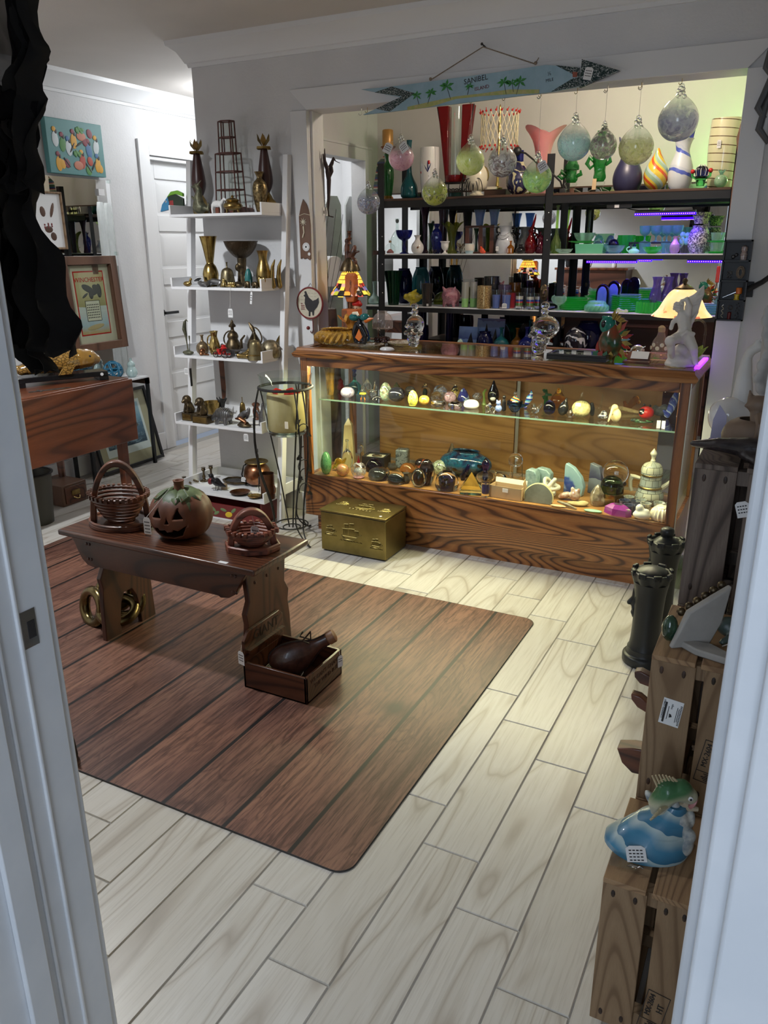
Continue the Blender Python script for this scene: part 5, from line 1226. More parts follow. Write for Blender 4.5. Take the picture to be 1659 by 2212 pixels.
ob('lamp_post',G().turn([(.055,0),(.052,.012),(.03,.03),(.018,.05),(.016,.14),(.018,.20),(.020,.205),(.016,.215),(.020,.225),(.016,.235),(.021,.25),(.012,.27),(.01,zs0+.02)],16),M.copper,t)
lamp('stained_lamp_bulb','POINT',(q[0],3.78,ZT+zs0+.015),2.6,(1,.56,.22),.02)
# amber fluted vase and turbaned figure
p=(-2.062,3.685,.968,.139,.115)
V('fluted_amber_vase','trumpet',p[0],3.64,ZT,.135,.125,mot((.62,.33,.06),(.40,.16,.03),10,.08,coat=1),'honey amber glass vase with a jagged flared rim behind the toucan','vase',wall=.003,flute=(6,.09),n=42,wave=(5,.018,.75))
q=(-2.091,3.7,1.08)
t=thing('turbaned_figure','small painted bust wearing a bright red turban behind the amber vase',FG,(q[0],3.735,ZT))
ob('body',G().turn([(.034,0),(.036,.05),(.03,.11),(.022,.135),(.012,.145)],16),pnt((.20,.20,.22),.5),t)
blob('face',[('e',(0,0,.165),(.021,.019,.027)),('l',[((0,-.018,.165),.004),((0,-.022,.158),.004)])],pnt((.55,.33,.20),.5),.0025,2,t)
ob('turban',G().ell((0,.004,.188),(.029,.027,.016),16,8,(-14,0,0)).ell((0,.006,.198),(.021,.02,.013),14,7),M.red,t)
ob('face_paint',G().ell((-.008,-.0185,.169),(.003,.002,.002),8,5).ell((.008,-.0185,.169),(.003,.002,.002),8,5).ell((0,-.0185,.150),(.005,.002,.0018),8,5),M.ink,t)
# toucan
p=(-1.966,3.568,.968,.084,.146)
t=thing('glass_toucan','black glass toucan with teal back and orange beak standing on a lace plate',FG,(p[0],3.535,ZT+.012))
blob('body',[('l',[((-.02,0,.01),.012),((-.028,0,.05),.016),((-.012,0,.09),.018)]),('l',[((.03,0,.008),.012),((.036,0,.04),.015),((.012,0,.085),.018)]),('l',[((0,0,.09),.016),((.002,0,.115),.013)]),('e',(0,0,.006),(.03,.018,.008))],M.black_gloss,.004,3,t)
blob('head',[('e',(-.028,0,.128),(.030,.022,.020)),('e',(.032,0,.130),(.028,.02,.020))],pnt((.015,.12,.12),.06),.004,2,t)
ob('yellow_band',G().tube([(-.03,-.01,.148),(-.005,-.014,.150),(.006,-.018,.138)],[.007,.009,.005],8),M.cream,t)
ob('orange_beak',G().tube([(.035,0,.115),(.062,-.004,.122),(.085,-.006,.128)],[.014,.009,.001],8),M.orange,t)
ob('amber_chest',G().prism([(-.018,.03),(.006,.012),(.024,.035),(.006,.075)],-.016,-.010,'y'),M.orange,t,bev=.002)
q=(-1.972,3.687,.968,.072,.083)
t=thing('blue_glass_leaf','two blue glass petals behind the toucan',ON,(q[0],3.60,ZT))
ob('dark_petal',G().ell((0,0,.072),(.016,.006,.040),14,9,(0,-35,0)),M.cobalt_s,t);ob('pale_petal',G().ell((.01,-.004,.032),(.026,.005,.018),14,9,(0,-20,0)),M.blue_s,t);ob('clear_foot',G().lathe([(.02,0),(.018,.006),(.004,.02),(.004,.03)],12),M.clr,t)
# lace plates, fairy lamp, puck
V('lace_plate','plate',(-1.932,3.567,.968,.201,.011)[0],3.535,ZT,.19,.011,mot((.62,.55,.42),(.30,.24,.17),90,.12,coat=.6),'pressed glass lace plate under the toucan','plate',wall=.002,flute=(24,.03),n=72)
V('lace_plate','plate',(-1.787,3.713,.968,.163,.018)[0],3.66,ZT,.155,.016,mot((.66,.60,.50),(.28,.24,.20),90,.12,coat=.6),'pressed glass dish with raised rim between fairy lamp and skull decanter','dish',wall=.002,flute=(16,.05),n=64)
p=(-1.9,3.694,.968,.104,.173)
t=thing('fairy_lamp','clear ribbed glass fairy lamp dome on a dark berry-cluster base','lamp',(p[0],3.66,ZT))
g=G()
for i in rg(26):
 a=i*2.4;rr=.034*math.sqrt((i%13+1)/13);g.ell((rr*cos(a),rr*sin(a),.012+.012*(i//13)+.008*(1-rr/.034)),.011,8,6)
ob('berry_base',g,pnt((.035,.010,.008),.08),t)
ob('clear_stem',G().turn([(.012,.03),(.010,.045),(.02,.06),(.030,.072),(.022,.078)],20),M.clr,t)
ob('ribbed_dome',G().turn([(.050,.078),(.052,.09),(.050,.12),(.038,.145),(.024,.155),(.022,.160),(.030,.164)],60,flute=(20,.03),twist=.8),tinted('warm_crystal',(.90,.82,.78),.08,.12),t)
V('marble_puck','disc',(-1.749,3.483,.968,.08,.017)[0],3.415,ZT,.075,.020,mot((.72,.71,.70),(.5,.5,.52),12,.2),'flat oval white stone puck near the front of the counter',PW,sy=.6)
# skull decanters
M['skullglass']=glass('skull_crystal',(.97,.98,.98),0,1.42)
def skull(x,y,z,s,face,label):
 t=thing('skull_decanter',label,'decanter',(x,y,z),face,'clear glass skull decanters')
 e=s
 pts=[('e',(0,.008*e,.112*e),(.046*e,.058*e,.050*e)),('e',(0,-.012*e,.060*e),(.034*e,.040*e,.034*e)),('e',(0,-.018*e,.025*e),(.028*e,.032*e,.025*e)),
     ('l',[((-.036*e,-.035*e,.075*e),.012*e),((-.038*e,-.01*e,.072*e),.010*e)]),('l',[((.036*e,-.035*e,.075*e),.012*e),((.038*e,-.01*e,.072*e),.010*e)]),
     ('l',[((-.034*e,-.042*e,.108*e),.008*e),((0,-.050*e,.106*e),.008*e),((.034*e,-.042*e,.108*e),.008*e)]),
     ('l',[((0,-.048*e,.095*e),.007*e),((0,-.060*e,.078*e),.008*e)]),('l',[((0,0,.15*e),.014*e),((0,0,.175*e),.013*e)])]
 pts+=[('l',[((x_*.007*e,-.046*e,.048*e),.0048*e),((x_*.007*e,-.044*e,.036*e),.0048*e)]) for x_ in (-3,-2,-1,0,1,2,3)]
 blob('skull_body',pts,M.skullglass,.0036*e,2,t)
 ob('eye_hollow',G().ell((-.018*e,-.046*e,.088*e),(.012*e,.008*e,.010*e),12,8),M.t_smoke,t);ob('eye_hollow',G().ell((.018*e,-.046*e,.088*e),(.012*e,.008*e,.010*e),12,8),M.t_smoke,t)
 ob('neck_ring',G().lathe([(.013*e,.170*e),(.017*e,.176*e),(.017*e,.184*e),(.013*e,.188*e)],18),M.skullglass,t)
 ob('glass_stopper',G().ell((0,0,.203*e),(.019*e,.019*e,.016*e),12,8),M.skullglass,t)
p=(-1.69,3.743,.968,.098,.178);skull(p[0],3.60,ZT,.97,8,'clear glass skull decanter facing forward, between lace dish and shelves')
p=(-1.041,3.819,.968,.106,.187);skull(p[0],3.60,ZT,1.08,-58,'clear glass skull decanter in profile beside the arrowhead case')
# arrowhead display case
a,b,c_,d_=(-1.012,3.361,.985),(-.793,3.336,.985),(-.799,3.719,.985),(-1.007,3.757,.985)
t=thing('arrowhead_case','shallow black glass-topped case of arrowheads lying on the counter','display case',((a[0]+b[0])/2+.05,3.545,ZT))
ob('case_base',G().box(-.13,.13,-.085,.085,0,.016),M.black,t)
ob('white_bed',G().box(-.12,.12,-.075,.075,.016,.0165),M.paper,t,angle=0)
for q in ((-.13,.13,-.085,-.074),(-.13,.13,.074,.085),(-.13,-.119,-.074,.074),(.119,.13,-.074,.074)):ob('case_rim',G().box(q[0],q[1],q[2],q[3],.016,.026),M.black,t,bev=.0015)
fm_=mot((.10,.095,.09),(.24,.23,.22),60,.5)
for i in rg(22):
 x_=-.10+.031*(i%7)+.006*sin(i*5);y_=-.052+.032*(i//7)+.004*cos(i*3);s_=.011+.003*sin(i*7)
 ob('arrowhead',G().prism([(-s_*.5,-s_),(s_*.5,-s_*.9),(s_*.75,-s_*.2),(0,s_*1.2),(-s_*.75,-s_*.25)],.0166,.0205,'z').xf(Matrix.Translation((x_,y_,0))@Matrix.Rotation(i*1.1,4,'Z')),fm_,t,angle=0)
ob('case_pane',G().box(-.119,.119,-.074,.074,.0225,.0245),M.pane,t,angle=0)
# metal rooster fish
p=(-.729,3.61,.968,.141,.167)
t=thing('metal_rooster','painted tin rooster with teal head and spiky red-gold feathers',FG,(p[0],3.56,ZT),-15)
blob('teal_head',[('e',(-.02,0,.145),(.038,.026,.040)),('l',[((-.02,0,.165),.022),((-.045,0,.18),.007)])],pnt((.01,.17,.13),.12),.004,2,t)
ob('dark_eye',G().ell((-.03,-.024,.152),(.010,.006,.016),10,7),M.black_gloss,t)
ob('body_cone',G().turn([(.012,0),(.045,.03),(.058,.075),(.04,.12),(.02,.15)],18,sy=.6),mot((.015,.07,.03),(.22,.05,.02),14,.15),t)
gold=mot((.35,.22,.05),(.16,.13,.03),30,.3,.7);rd=pnt((.32,.03,.02),.25);gr=pnt((.02,.13,.06),.25)
def feather(a,b,w,m):
 A_,B_=Vector(a),Vector(b);d=(B_-A_);s_=d.cross(Vector((0,1,0))).normalized()*w;mid=A_+d*.45
 o=Vector((0,.0015,0));g=G();q=[A_,mid+s_,B_,mid-s_]
 g.add([tuple(v-o) for v in q]+[tuple(v+o) for v in q],[(0,1,2,3),(7,6,5,4),(0,4,5,1),(1,5,6,2),(2,6,7,3),(3,7,4,0)]);ob('feather',g,m,t,angle=0)
for i in rg(14):
 a=R(70-i*13);r0,r1=.035,.075+.012*sin(i*2.2)
 feather((.015+r0*cos(a),-.006-.002*(i%3),.085+r0*sin(a)),(.02+r1*cos(a)*1.05,-.012+.01*(i%3),.085+r1*sin(a)*1.15),.011,(gold,rd,gr)[i%3])
for i in rg(5):feather((.005,.004*i-.008,.17),(.012+.014*i,.004*i-.008,.215-.012*i),.010,gold)
for i in rg(4):feather((-.04+.02*i,-.03,.04),(-.07+.03*i,-.034,.001),.014,(gr,rd,gr,gold)[i])
ob('red_wattle',G().ell((-.045,-.004,.06),(.020,.008,.036),10,7,(0,25,0)),rd,t)
# business card holder, shell, octopus bottle
p=(-.606,3.512,.968,.117,.035)
t=thing('card_holder','dark wooden holder with a white business card','card holder',(p[0]+.005,3.50,ZT))
ob('base',G().box(-.055,.055,-.03,.03,0,.010),M.mahog,t,bev=.002);ob('slanted_back',G().box(-.045,.05,-.002,.006,0,.045),M.mahog,t,(0,.01,.010),(-50,0,0),bev=.002)
ob('card',G().box(-.03,.042,-.0035,-.0025,.004,.046),M.paper,t,(0,.008,.012),(-50,0,0))
p=(-.624,3.796,.968,.088,.057)
blob('silver_snail',[('e',(0,0,.035),(.032,.026,.028)),('l',[((-.03,0,.014),.012),((.04,0,.012),.010)]),('l',[((-.03,0,.02),.010),((-.046,0,.03),.006)]),('l',[((.02,-.01,.05),.006),((.034,-.012,.058),.003)])],M.chrome,.004,2,None,(p[0],3.62,ZT));tag(BO['silver_snail'],'silvery glass snail with a red tip left of the octopus bottle',FG)
ob('red_snail_tail',G().tube([(-.035,-.012,.01),(-.055,-.014,.022),(-.066,-.014,.028)],[.006,.005,.001],7),M.red,BO['silver_snail'])
p=(-.531,3.773,.968,.091,.117)
t=thing('octopus_bottle','clear glass octopus-shaped bottle with pink suckers and cork','bottle',(p[0],3.62,ZT))
blob('body',[('e',(0,0,.065),(.036,.034,.040)),('l',[((0,0,.09),.022),((0,0,.125),.014)])]+[('l',[((.02*cos(a),.02*sin(a),.04),.012),((.042*cos(a),.042*sin(a),.014),.010),((.052*cos(a+.4),.052*sin(a+.4),.012),.007)]) for a in [k*PI/4 for k in rg(8)]],tinted('peach_crystal',(.93,.80,.72),.05,.12),.0042,2,t)
for k in rg(6):
 a=-2.6+k*.45;ob('sucker',G().lathe([(.004,0),(.008,.001),(.009,.003),(.005,.004)],10).xf(T(.038*cos(a),.036*sin(a),.055+.014*(k%2),0,90,math.degrees(a))),M.cream,t)
ob('cork',G().lathe([(.012,.12),(.015,.124),(.015,.140),(.006,.148)],12),M.card,t)
p=(-.591,3.653,.968,.041,.018);solo('wood_coaster','small flat wooden block under the octopus bottle arms','block',G().box(-.05,.05,-.02,.02,0,.014),M.crate_t,(p[0]+.06,3.535,ZT),bev=.002)
# winged statue
p=(-.428,3.571,.968,.15,.301)
xw,yw=p[0],3.50
t=thing('winged_statue','white stone statue of a winged figure kneeling on a rock','statue',(xw,yw,ZT))
H_=((-.405,3.5,1.278)[2]-ZT)/.40
def q3(*a):return tuple(v*H_ for v in a)
blob('rock',[('e',q3(0,0,.02),q3(.072,.06,.04)),('e',q3(-.02,0,.055),q3(.05,.04,.045)),('e',q3(.035,.01,.04),q3(.045,.04,.035)),('e',q3(-.01,-.035,.04),q3(.03,.022,.03)),('e',q3(0,0,.085),q3(.04,.03,.03)),('g',G().lathe([(.08*H_,0),(.078*H_,.015*H_),(.05*H_,.03*H_)],12))],M.bisque,.005,0,t)
def q4(x,y,z):return (x*.92,y*.85,z*.80)
blob('body',[('l',[(q4(.005,-.005,.150),.034),(q4(.004,0,.19),.026),(q4(-.004,0,.232),.029),(q4(-.010,0,.255),.022)]),
 ('l',[(q4(-.012,-.004,.262),.011),(q4(-.022,-.006,.282),.010)]),('e',q4(-.030,-.012,.292),(.017,.018,.020)),
 ('l',[(q4(.012,-.004,.258),.013),(q4(.016,-.016,.300),.011),(q4(.002,-.018,.335),.010),(q4(-.020,-.014,.325),.008),(q4(-.026,-.012,.305),.006)]),
 ('l',[(q4(-.018,-.006,.25),.012),(q4(-.046,-.02,.22),.010),(q4(-.05,-.03,.19),.009)]),
 ('l',[(q4(-.012,-.02,.145),.026),(q4(-.042,-.075,.130),.023),(q4(-.035,-.06,.075),.015),(q4(-.03,-.04,.05),.012)]),
 ('l',[(q4(.022,-.012,.145),.026),(q4(.052,-.03,.095),.020),(q4(.060,-.018,.055),.014),(q4(.07,-.03,.018),.011)]),
 ('l',[(q4(-.005,-.03,.135),.008),(q4(0,-.042,.16),.008),(q4(.02,-.04,.178),.008),(q4(.046,-.02,.165),.008)])],M.bisque,.0038,2,t)
wp=[(p_[0]-xw,p_[2]-ZT) for p_ in ((-.425,3.53,1.118),(-.438,3.53,1.203),(-.421,3.53,1.235),(-.393,3.53,1.264),(-.371,3.53,1.288),(-.367,3.53,1.256),(-.376,3.53,1.223),(-.382,3.53,1.186),(-.394,3.53,1.153),(-.408,3.53,1.13))]
g=G().prism(wp,.020,.030,'y')
for k in rg(10):
 u=k/9;a_=wp[1] if k<5 else wp[0];b_=[wp[4],wp[5],wp[5],wp[6],wp[6],wp[7],wp[7],wp[8],wp[8],wp[9]][k];g.tube([(a_[0]+.004*k*.6,.020,a_[1]+.012*(4-k%5)*.5),((a_[0]+b_[0])/2+.006,.014,(a_[1]+b_[1])/2+.004),(b_[0],.020,b_[1])],[.007,.008,.004],7)
blob('wing',[('g',g)],M.bisque,.0035,1,t)
hg=G()
for k in rg(22):a=k*2.4;hg.ell((-.028+.016*cos(a),-.010+.014*sin(a),.240+.012*sin(k*1.1)),.0065,8,6)
blob('curly_hair',[('g',hg)],M.bisque,.0026,1,t)
# glass basket, amber lamp
p=(-.405,3.931,.968,.084,.132)
t=thing('green_glass_basket','clear and green glass basket with a tall twisted handle','basket',(p[0],3.76,ZT));ob('bowl',turned('bowl',.09,.045,.003,24,wave=(6,.008,.7)),M.t_lime,t);ob('twisted_handle',G().tube([(-.035,0,.035),(-.036,0,.11)]+arc((0,0,.13),.035,170,10,8)+[(.036,0,.11),(.035,0,.035)],.005,8),M.clr,t)
p=(-.477,3.8,1.188);zb=(-.473,3.8,1.144)[2]-ZT;zt=(-.477,3.8,1.255)[2]-ZT;zf=(-.483,3.8,1.306)[2]-ZT
t=thing('amber_shade_lamp','lit table lamp with a bell-shaped painted amber glass shade behind the winged statue','lamp',(p[0],3.77,ZT))
n=N('amber_lit_glass');f=n.noise(n.coord(rnd=False),14,3);c=n.ramp(f,[(.35,(1,.62,.22)),(.6,(1,.78,.42))])
tc=n.tcn();sp=n.sep();n.link(tc.outputs['Object'],sp.inputs[0])
f2=n.noise(n.coord(rnd=False),26,2,.5);mk=n.ramp(f2,[(.58,(0,0,0)),(.63,(1,1,1))]);lowm=n.new('ShaderNodeMapRange');lowm.inputs[1].default_value=zb;lowm.inputs[2].default_value=zb+.06;lowm.inputs[3].default_value=1;lowm.inputs[4].default_value=0;n.link(sp.outputs[2],lowm.inputs[0])
mm=n.ma('MULTIPLY');n.link(mk,mm.inputs[0]);n.link(lowm.outputs[0],mm.inputs[1])
c=n.mix(mm.outputs[0],c,(.62,.13,.06));n.col(c);n.link(c,n.b.inputs['Emission Color']);n.set(Roughness=.2,Emission_Strength=.95)
ob('glass_shade',G().lathe(hollow(spl([(.125,zb),(.118,zb+.008),(.098,zb+.03),(.080,zb+.065),(.062,zb+.095),(.046,zt),(.030,zt+.006)],3),.003),30,flute=(6,.03)),n.m,t)
ob('bronze_cap',G().turn([(.042,zt+.004),(.036,zt+.012),(.014,zt+.025),(.008,zt+.03),(.012,zt+.04),(.005,zt+.05),(.009,zf-.012),(0,zf)],16),M.brass_dk,t)
ob('lamp_stem',G().turn([(.055,0),(.05,.01),(.02,.03),(.012,.06),(.018,.09),(.010,.12),(.008,zt)],16),M.brass_dk,t)
lamp('amber_lamp_bulb','POINT',(p[0],3.77,ZT+zb-.004),2.2,(1,.70,.36),.02)
# violet bar lying on the counter end
a,b=(-.343,3.39,.975),(-.345,3.8,.975)
t=thing('violet_tube_light','short violet tube light lying along the right end of the counter','light bar',((a[0]+b[0])/2-.006,(a[1]+b[1])/2-.03,ZT));L_=.155
ob('tube',G().box(-.011,.011,-L_,L_,0,.012),emit('violet_tube',(.32,.04,1),2.2),t,bev=.003);ob('end_cap',G().box(-.012,.012,L_,L_+.012,0,.013),M.black,t)
# glass shelf inside the counter
ZG=.6957
def W(name,kind,p,mat,label,cat,**kw):return V(name,kind,p[0],max(3.50,min(p[1],3.80)),ZG,p[3],p[4],mat,label,cat,**kw)
flit=blown('clear_flecked',[(.6,.6,.62),(.3,.3,.35)],.35,30)
W('tortoise_bottle','flare',(-2.177,3.587,.696,.064,.146),mot((.02,.012,.006),(.34,.19,.03),22,.08,stretch=(1,1,.4),coat=1),'tall tortoiseshell glass bottle at the left end of the glass shelf','bottle')
BO['tortoise_bottle'].scale=(1,1,1)
t=W('ruby_perfume','gourd',(-2.192,3.722,.696,.04,.072),'t_red','tiny ruby and gold perfume bottle behind the purple ball','bottle',parts='body');ob('gold_collar',G().lathe([(.008,.02),(.017,.022),(.017,.026),(.008,.03)],14),M.brass_hi,t)
W('purple_glass_ball','ball',(-2.051,3.551,.696,.074,.056),blown('white_purple_swirl',[(.12,.09,.30),(.70,.66,.75),(.20,.16,.40)],1,20),'purple and white marbled glass ball',PW)
t=W('teal_stoppered_bottle','flask',(-2.076,3.671,.696,.074,.105),M.teal_s,'teal teardrop bottle with a tall cobalt stopper','bottle',parts='body');ob('stopper',G().turn([(.007,.09),(.010,.10),(.007,.112),(.012,.125),(.002,.138)],14),M.cobalt_s,t)
t=W('penguin_figurine','egg',(-1.952,3.536,.696,.04,.061),'clr','little clear glass penguin with a yellow belt',FG,parts='body');ob('head',G().ell((0,0,.062),(.009,.009,.011),10,7),M.crystal,t);ob('yellow_belt',G().lathe([(.0165,.028),(.018,.031),(.0165,.035)],14),M.yellow,t);ob('legs',G().tube([(-.008,0,.012),(-.012,0,0)],.003,6).tube([(.008,0,.012),(.012,0,0)],.003,6),M.orange,t)
W('frosted_drop','tear',(-2.043,3.75,.696,.05,.073),'frost','frosted teardrop ornament behind the glass hen',ON)
def crit(name,label,p,mat,parts,vox=.0032,cat=FG,face=0):
 o=blob(name,parts,M[mat] if isinstance(mat,str) else mat,vox,2,None,(p[0],max(3.50,min(p[1],3.80)),ZG),(0,0,face));return tag(o,label,cat)
crit('glass_hen','clear glass hen with a raised tail',(-1.935,3.602,.696,.067,.114),'crystal',[('e',(0,0,.024),(.030,.018,.022)),('l',[((.018,0,.035),.012),((.022,0,.062),.010),((.03,0,.068),.004)]),('l',[((-.02,0,.03),.010),((-.034,0,.05),.006)]),('l',[((.016,0,.07),.005),((.02,0,.088),.003)]),('e',(0,0,.003),(.018,.012,.004))])
crit('glass_lizard','dark glass lizard lying before the hen',(-1.881,3.545,.696,.07,.024),'black_gloss',[('l',[((-.03,0,.006),.004),((-.01,0,.010),.008),((.012,0,.018),.008),((.026,0,.014),.006)]),('l',[((.008,-.006,.012),.004),((.008,-.014,.002),.003)]),('l',[((-.012,-.006,.01),.004),((-.014,-.014,.002),.003)])],.0028)
W('floral_egg_goblet','egg',(-1.834,3.562,.696,.061,.094),blown('floral_clear',[(.55,.2,.15),(.35,.55,.4),(.85,.8,.7)],.6,26),'clear egg-shaped glass with red and green flowers inside',PW)
W('black_floral_ball','ball',(-1.773,3.566,.696,.091,.074),mot((.008,.008,.012),(.30,.45,.10),16,.05,lo=.58,hi=.66,coat=1),'black glass ball with green leaves and coral flowers',PW)
W('olive_drop','tear',(-1.89,3.819,.696,.045,.054),'t_olive','olive teardrop peeking above the black ball',ON)
W('smoke_ball','ball',(-1.764,3.706,.696,.058,.058),'t_smoke','smoky clear ball behind the yellow penguin',PW)
t=W('yellow_penguin','egg',(-1.651,3.496,.696,.05,.075),mot((.70,.62,.02),(.85,.80,.20),120,.05,coat=1),'bright yellow bubbled glass penguin',FG,parts='body');ob('head',G().ell((0,-.004,.066),(.012,.013,.012),12,8).tube([(0,-.012,.066),(-.014,-.016,.066)],[.004,.001],6),t.children[0].data.materials[0],t);ob('feet',G().ell((0,-.004,.004),(.018,.016,.004),12,6),t.children[0].data.materials[0],t)
W('orange_flower_ball','ball',(-1.611,3.544,.696,.055,.048),mot((.55,.22,.02),(.75,.55,.12),70,.08,coat=1),'small amber ball packed with tiny flowers',PW)
t=W('dewdrop_bottle','tear',(-1.711,3.775,.696,.058,.065),'crystal','clear drop-shaped paperweight with a green sprite inside',PW,parts='body');ob('green_core',G().ell((0,0,.02),(.009,.009,.014),10,7),pnt((.15,.42,.30),.3),t)
W('clear_dome','dome',(-1.61,3.696,.696,.061,.044),'crystal','clear bubble dome in front of the larger dome',PW)
W('clear_big_dome','ball',(-1.615,3.755,.696,.072,.068),blown('blue_dot_clear',[(.2,.25,.5),(.6,.65,.7)],.35,20),'large clear dome with blue dots inside',PW)
for i in rg(2):W('clear_disc','disc',((-1.538,3.55,.696,.075,.032),(-1.444,3.541,.696,.069,.032))[i],M.crystal,('first clear flattened glass disc, right of the amber flower ball','second clear flattened glass disc, left of the fried-egg weight')[i],PW,group='clear discs')
W('lilac_cluster','ball',(-1.519,3.656,.696,.06,.055),blown('lilac_bubbles',[(.55,.30,.42),(.75,.6,.7)],.6,45),'lilac bubbled glass ball between the discs',PW,flute=(6,.06),n=36)
W('tortoise_cone','cone',(-1.544,3.782,.696,.057,.069),mot((.02,.02,.02),(.55,.42,.12),60,.06,lo=.45,hi=.55,coat=1),'black and gold speckled cone paperweight',PW)
W('blue_cone','cone',(-1.477,3.732,.696,.063,.065),mot((.03,.04,.22),(.50,.65,.75),28,.05,lo=.55,hi=.62,coat=1),'navy cone paperweight with pale blue loops',PW)
t=W('fried_egg_weight','disc',(-1.374,3.578,.696,.076,.04),M.porc,'white glass disc that looks like a fried egg',PW,parts='white');ob('orange_yolk',G().ell((0,-.006,.025),(.016,.015,.009),14,8),M.orange,t)
W('lilac_small_ball','ball',(-1.421,3.78,.696,.052,.038),flit,'small clear ball with violet flecks',PW)
crit('glass_flower_stem','pale yellow-green glass stem with curled bud',(-1.344,3.674,.696,.037,.097),'t_lime',[('l',[((0,0,.004),.010),((0,0,.03),.006),((-.004,0,.06),.007),((.006,0,.075),.006)]),('e',(0,0,.003),(.014,.012,.004))],.0028)
t=W('dark_drop','tear',(-1.315,3.725,.696,.057,.115),'black_gloss','dark pointed teardrop with a white shell at its foot',ON,parts='drop');ob('white_shell',G().ell((.004,-.018,.03),(.016,.012,.013),12,8),M.porc,t)
crit('crystal_cluster','lump of clear crystal left of the small blue cat',(-1.26,3.524,.696,.057,.052),'crystal',[('e',(-.01,0,.016),(.016,.014,.02)),('e',(.014,.004,.012),(.014,.012,.014)),('e',(.002,-.006,.03),(.010,.009,.016))])
crit('blue_cat','small blue frosted glass cat',(-1.22,3.536,.696,.044,.071),blown('blue_frost',[(.15,.22,.55),(.35,.45,.75)],1,60),[('e',(0,0,.018),(.017,.014,.018)),('e',(0,-.004,.044),(.012,.011,.011)),('l',[((-.007,-.004,.052),.004),((-.009,-.004,.06),.002)]),('l',[((.007,-.004,.052),.004),((.009,-.004,.06),.002)])],.0026)
crit('black_gold_figure','little black and gold figure behind the blue bird',(-1.211,3.586,.696,.038,.079),'black_gloss',[('l',[((0,0,.006),.012),((0,0,.04),.010),((0,0,.055),.006)]),('e',(0,0,.064),(.009,.009,.009))],.0028)
t=W('blue_glass_bird','bowl',(-1.152,3.572,.696,.074,.052),M.blue_s,'bright blue glass bird dish holding a striped glass piece',FG,parts='dish',n=24);ob('beak',G().tube([(.03,0,.03),(.052,0,.036),(.066,0,.042)],[.01,.006,.001],8),M.blue_s,t);ob('tail',G().tube([(-.03,0,.03),(-.036,0,.05)],[.010,.004],8),M.blue_s,t)
ob('rainbow_back',G().lathe([(p_[0],p_[1]+.03) for p_ in prof('cone',.06,.048)],18),stripes('rainbow_frit',[((.6,.10,.05),1),((.65,.5,.06),1),((.05,.2,.4),1),((.02,.02,.02),1)],70,'z',2,wob=2),t);ob('clear_finial',G().ell((0,0,.086),(.009,.009,.012),10,7),M.crystal,t)
o=crit('striped_fish','upright blue and white striped glass fish',(-1.123,3.685,.696,.053,.083),stripes('fish_stripes',[((.02,.04,.40),1),((.65,.75,.80),.8),((.10,.42,.65),1)],48,'z',0),[('l',[((-.014,0,.006),.004),((-.006,0,.024),.012),((.006,0,.05),.016),((.014,0,.072),.008)]),('l',[((.014,0,.072),.006),((.012,0,.088),.003)]),('e',(-.012,0,.003),(.010,.008,.004))],.003)
crit('clear_bird','clear glass bird with a bushy upright tail',(-1.054,3.567,.696,.064,.068),'crystal',[('e',(0,0,.018),(.022,.015,.017)),('e',(-.006,-.004,.042),(.011,.010,.010)),('l',[((.016,0,.024),.008),((.032,0,.048),.007)])])
crit('green_glass_tree','green glass tree of stacked leaves',(-1.059,3.769,.696,.059,.103),'t_green',[('l',[((0,0,.004),.012),((0,0,.035),.010),((0,0,.08),.005)])]+[('e',(.016*cos(k*2.1),.010*sin(k*2.1),.025+.011*k),(.013,.009,.006)) for k in rg(6)],.003)
W('navy_dome_weight','egg',(-.991,3.592,.696,.056,.066),M.navy_s,'navy egg-shaped weight with clear shell',PW)
t=W('amber_drop','tear',(-.993,3.746,.696,.075,.098),M.amber_s,'amber glass teardrop with a clear looped hanger',ON,parts='drop');ob('loop',G().tube([(-.006,0,.07),(.002,0,.125),(.014,0,.128),(.022,0,.08)],.003,7),M.clr,t)
W('black_slant_drop','tear',(-.936,3.603,.696,.047,.082),'black_gloss','small black glass drop leaning before the amber one',ON,lean=(0,14,0))
crit('clear_lump','clear glass lump left of the straw nest',(-.89,3.581,.696,.051,.059),'crystal',[('e',(0,0,.014),(.018,.015,.015)),('e',(.008,0,.03),(.010,.009,.012))])
t=W('straw_nest','ball',(-.845,3.597,.696,.084,.073),mot((.62,.54,.28),(.40,.33,.13),120,.9,bump=.8),'ball of pale straw with a clear glass bird on top',ON,parts='straw');ob('glass_top',G().lathe([(.03,.055),(.026,.072),(.010,.084),(.005,.10),(.003,.112)],18),M.clr,t);ptag(t,(-.006,-.036,.062),(.024,.015),(70,0,0))
g=G();random.seed(3)
for k in rg(70):
 a=random.uniform(0,6.28);b=random.uniform(-.9,1.2);r_=.041;u=Vector((cos(a)*cos(b),sin(a)*cos(b),sin(b)));tt=Vector((random.uniform(-1,1),random.uniform(-1,1),random.uniform(-1,1)));tt=(tt-u*tt.dot(u)).normalized()*.014
 c_=u*r_+Vector((0,0,.037));g.tube([tuple(c_-tt),tuple(c_+u*.003),tuple(c_+tt)],.0012,4)
o=ob('straw_strands',g,t.children[0].data.materials[0],t);o['kind']='stuff'
crit('clear_swan','clear glass swan with a tall neck behind black birds',(-.788,3.664,.696,.072,.109),'clr',[('e',(-.008,0,.022),(.03,.018,.02)),('l',[((.014,0,.03),.010),((.02,0,.07),.006),((.022,0,.10),.004)])])
crit('black_glass_bird','black glass bird standing left of the clear swan',(-.805,3.65,.696,.038,.072),'black_gloss',[('l',[((0,0,.006),.010),((-.002,0,.03),.013),((-.004,0,.052),.009)]),('l',[((-.004,-.004,.054),.006),((-.016,-.008,.052),.002)])],.003)
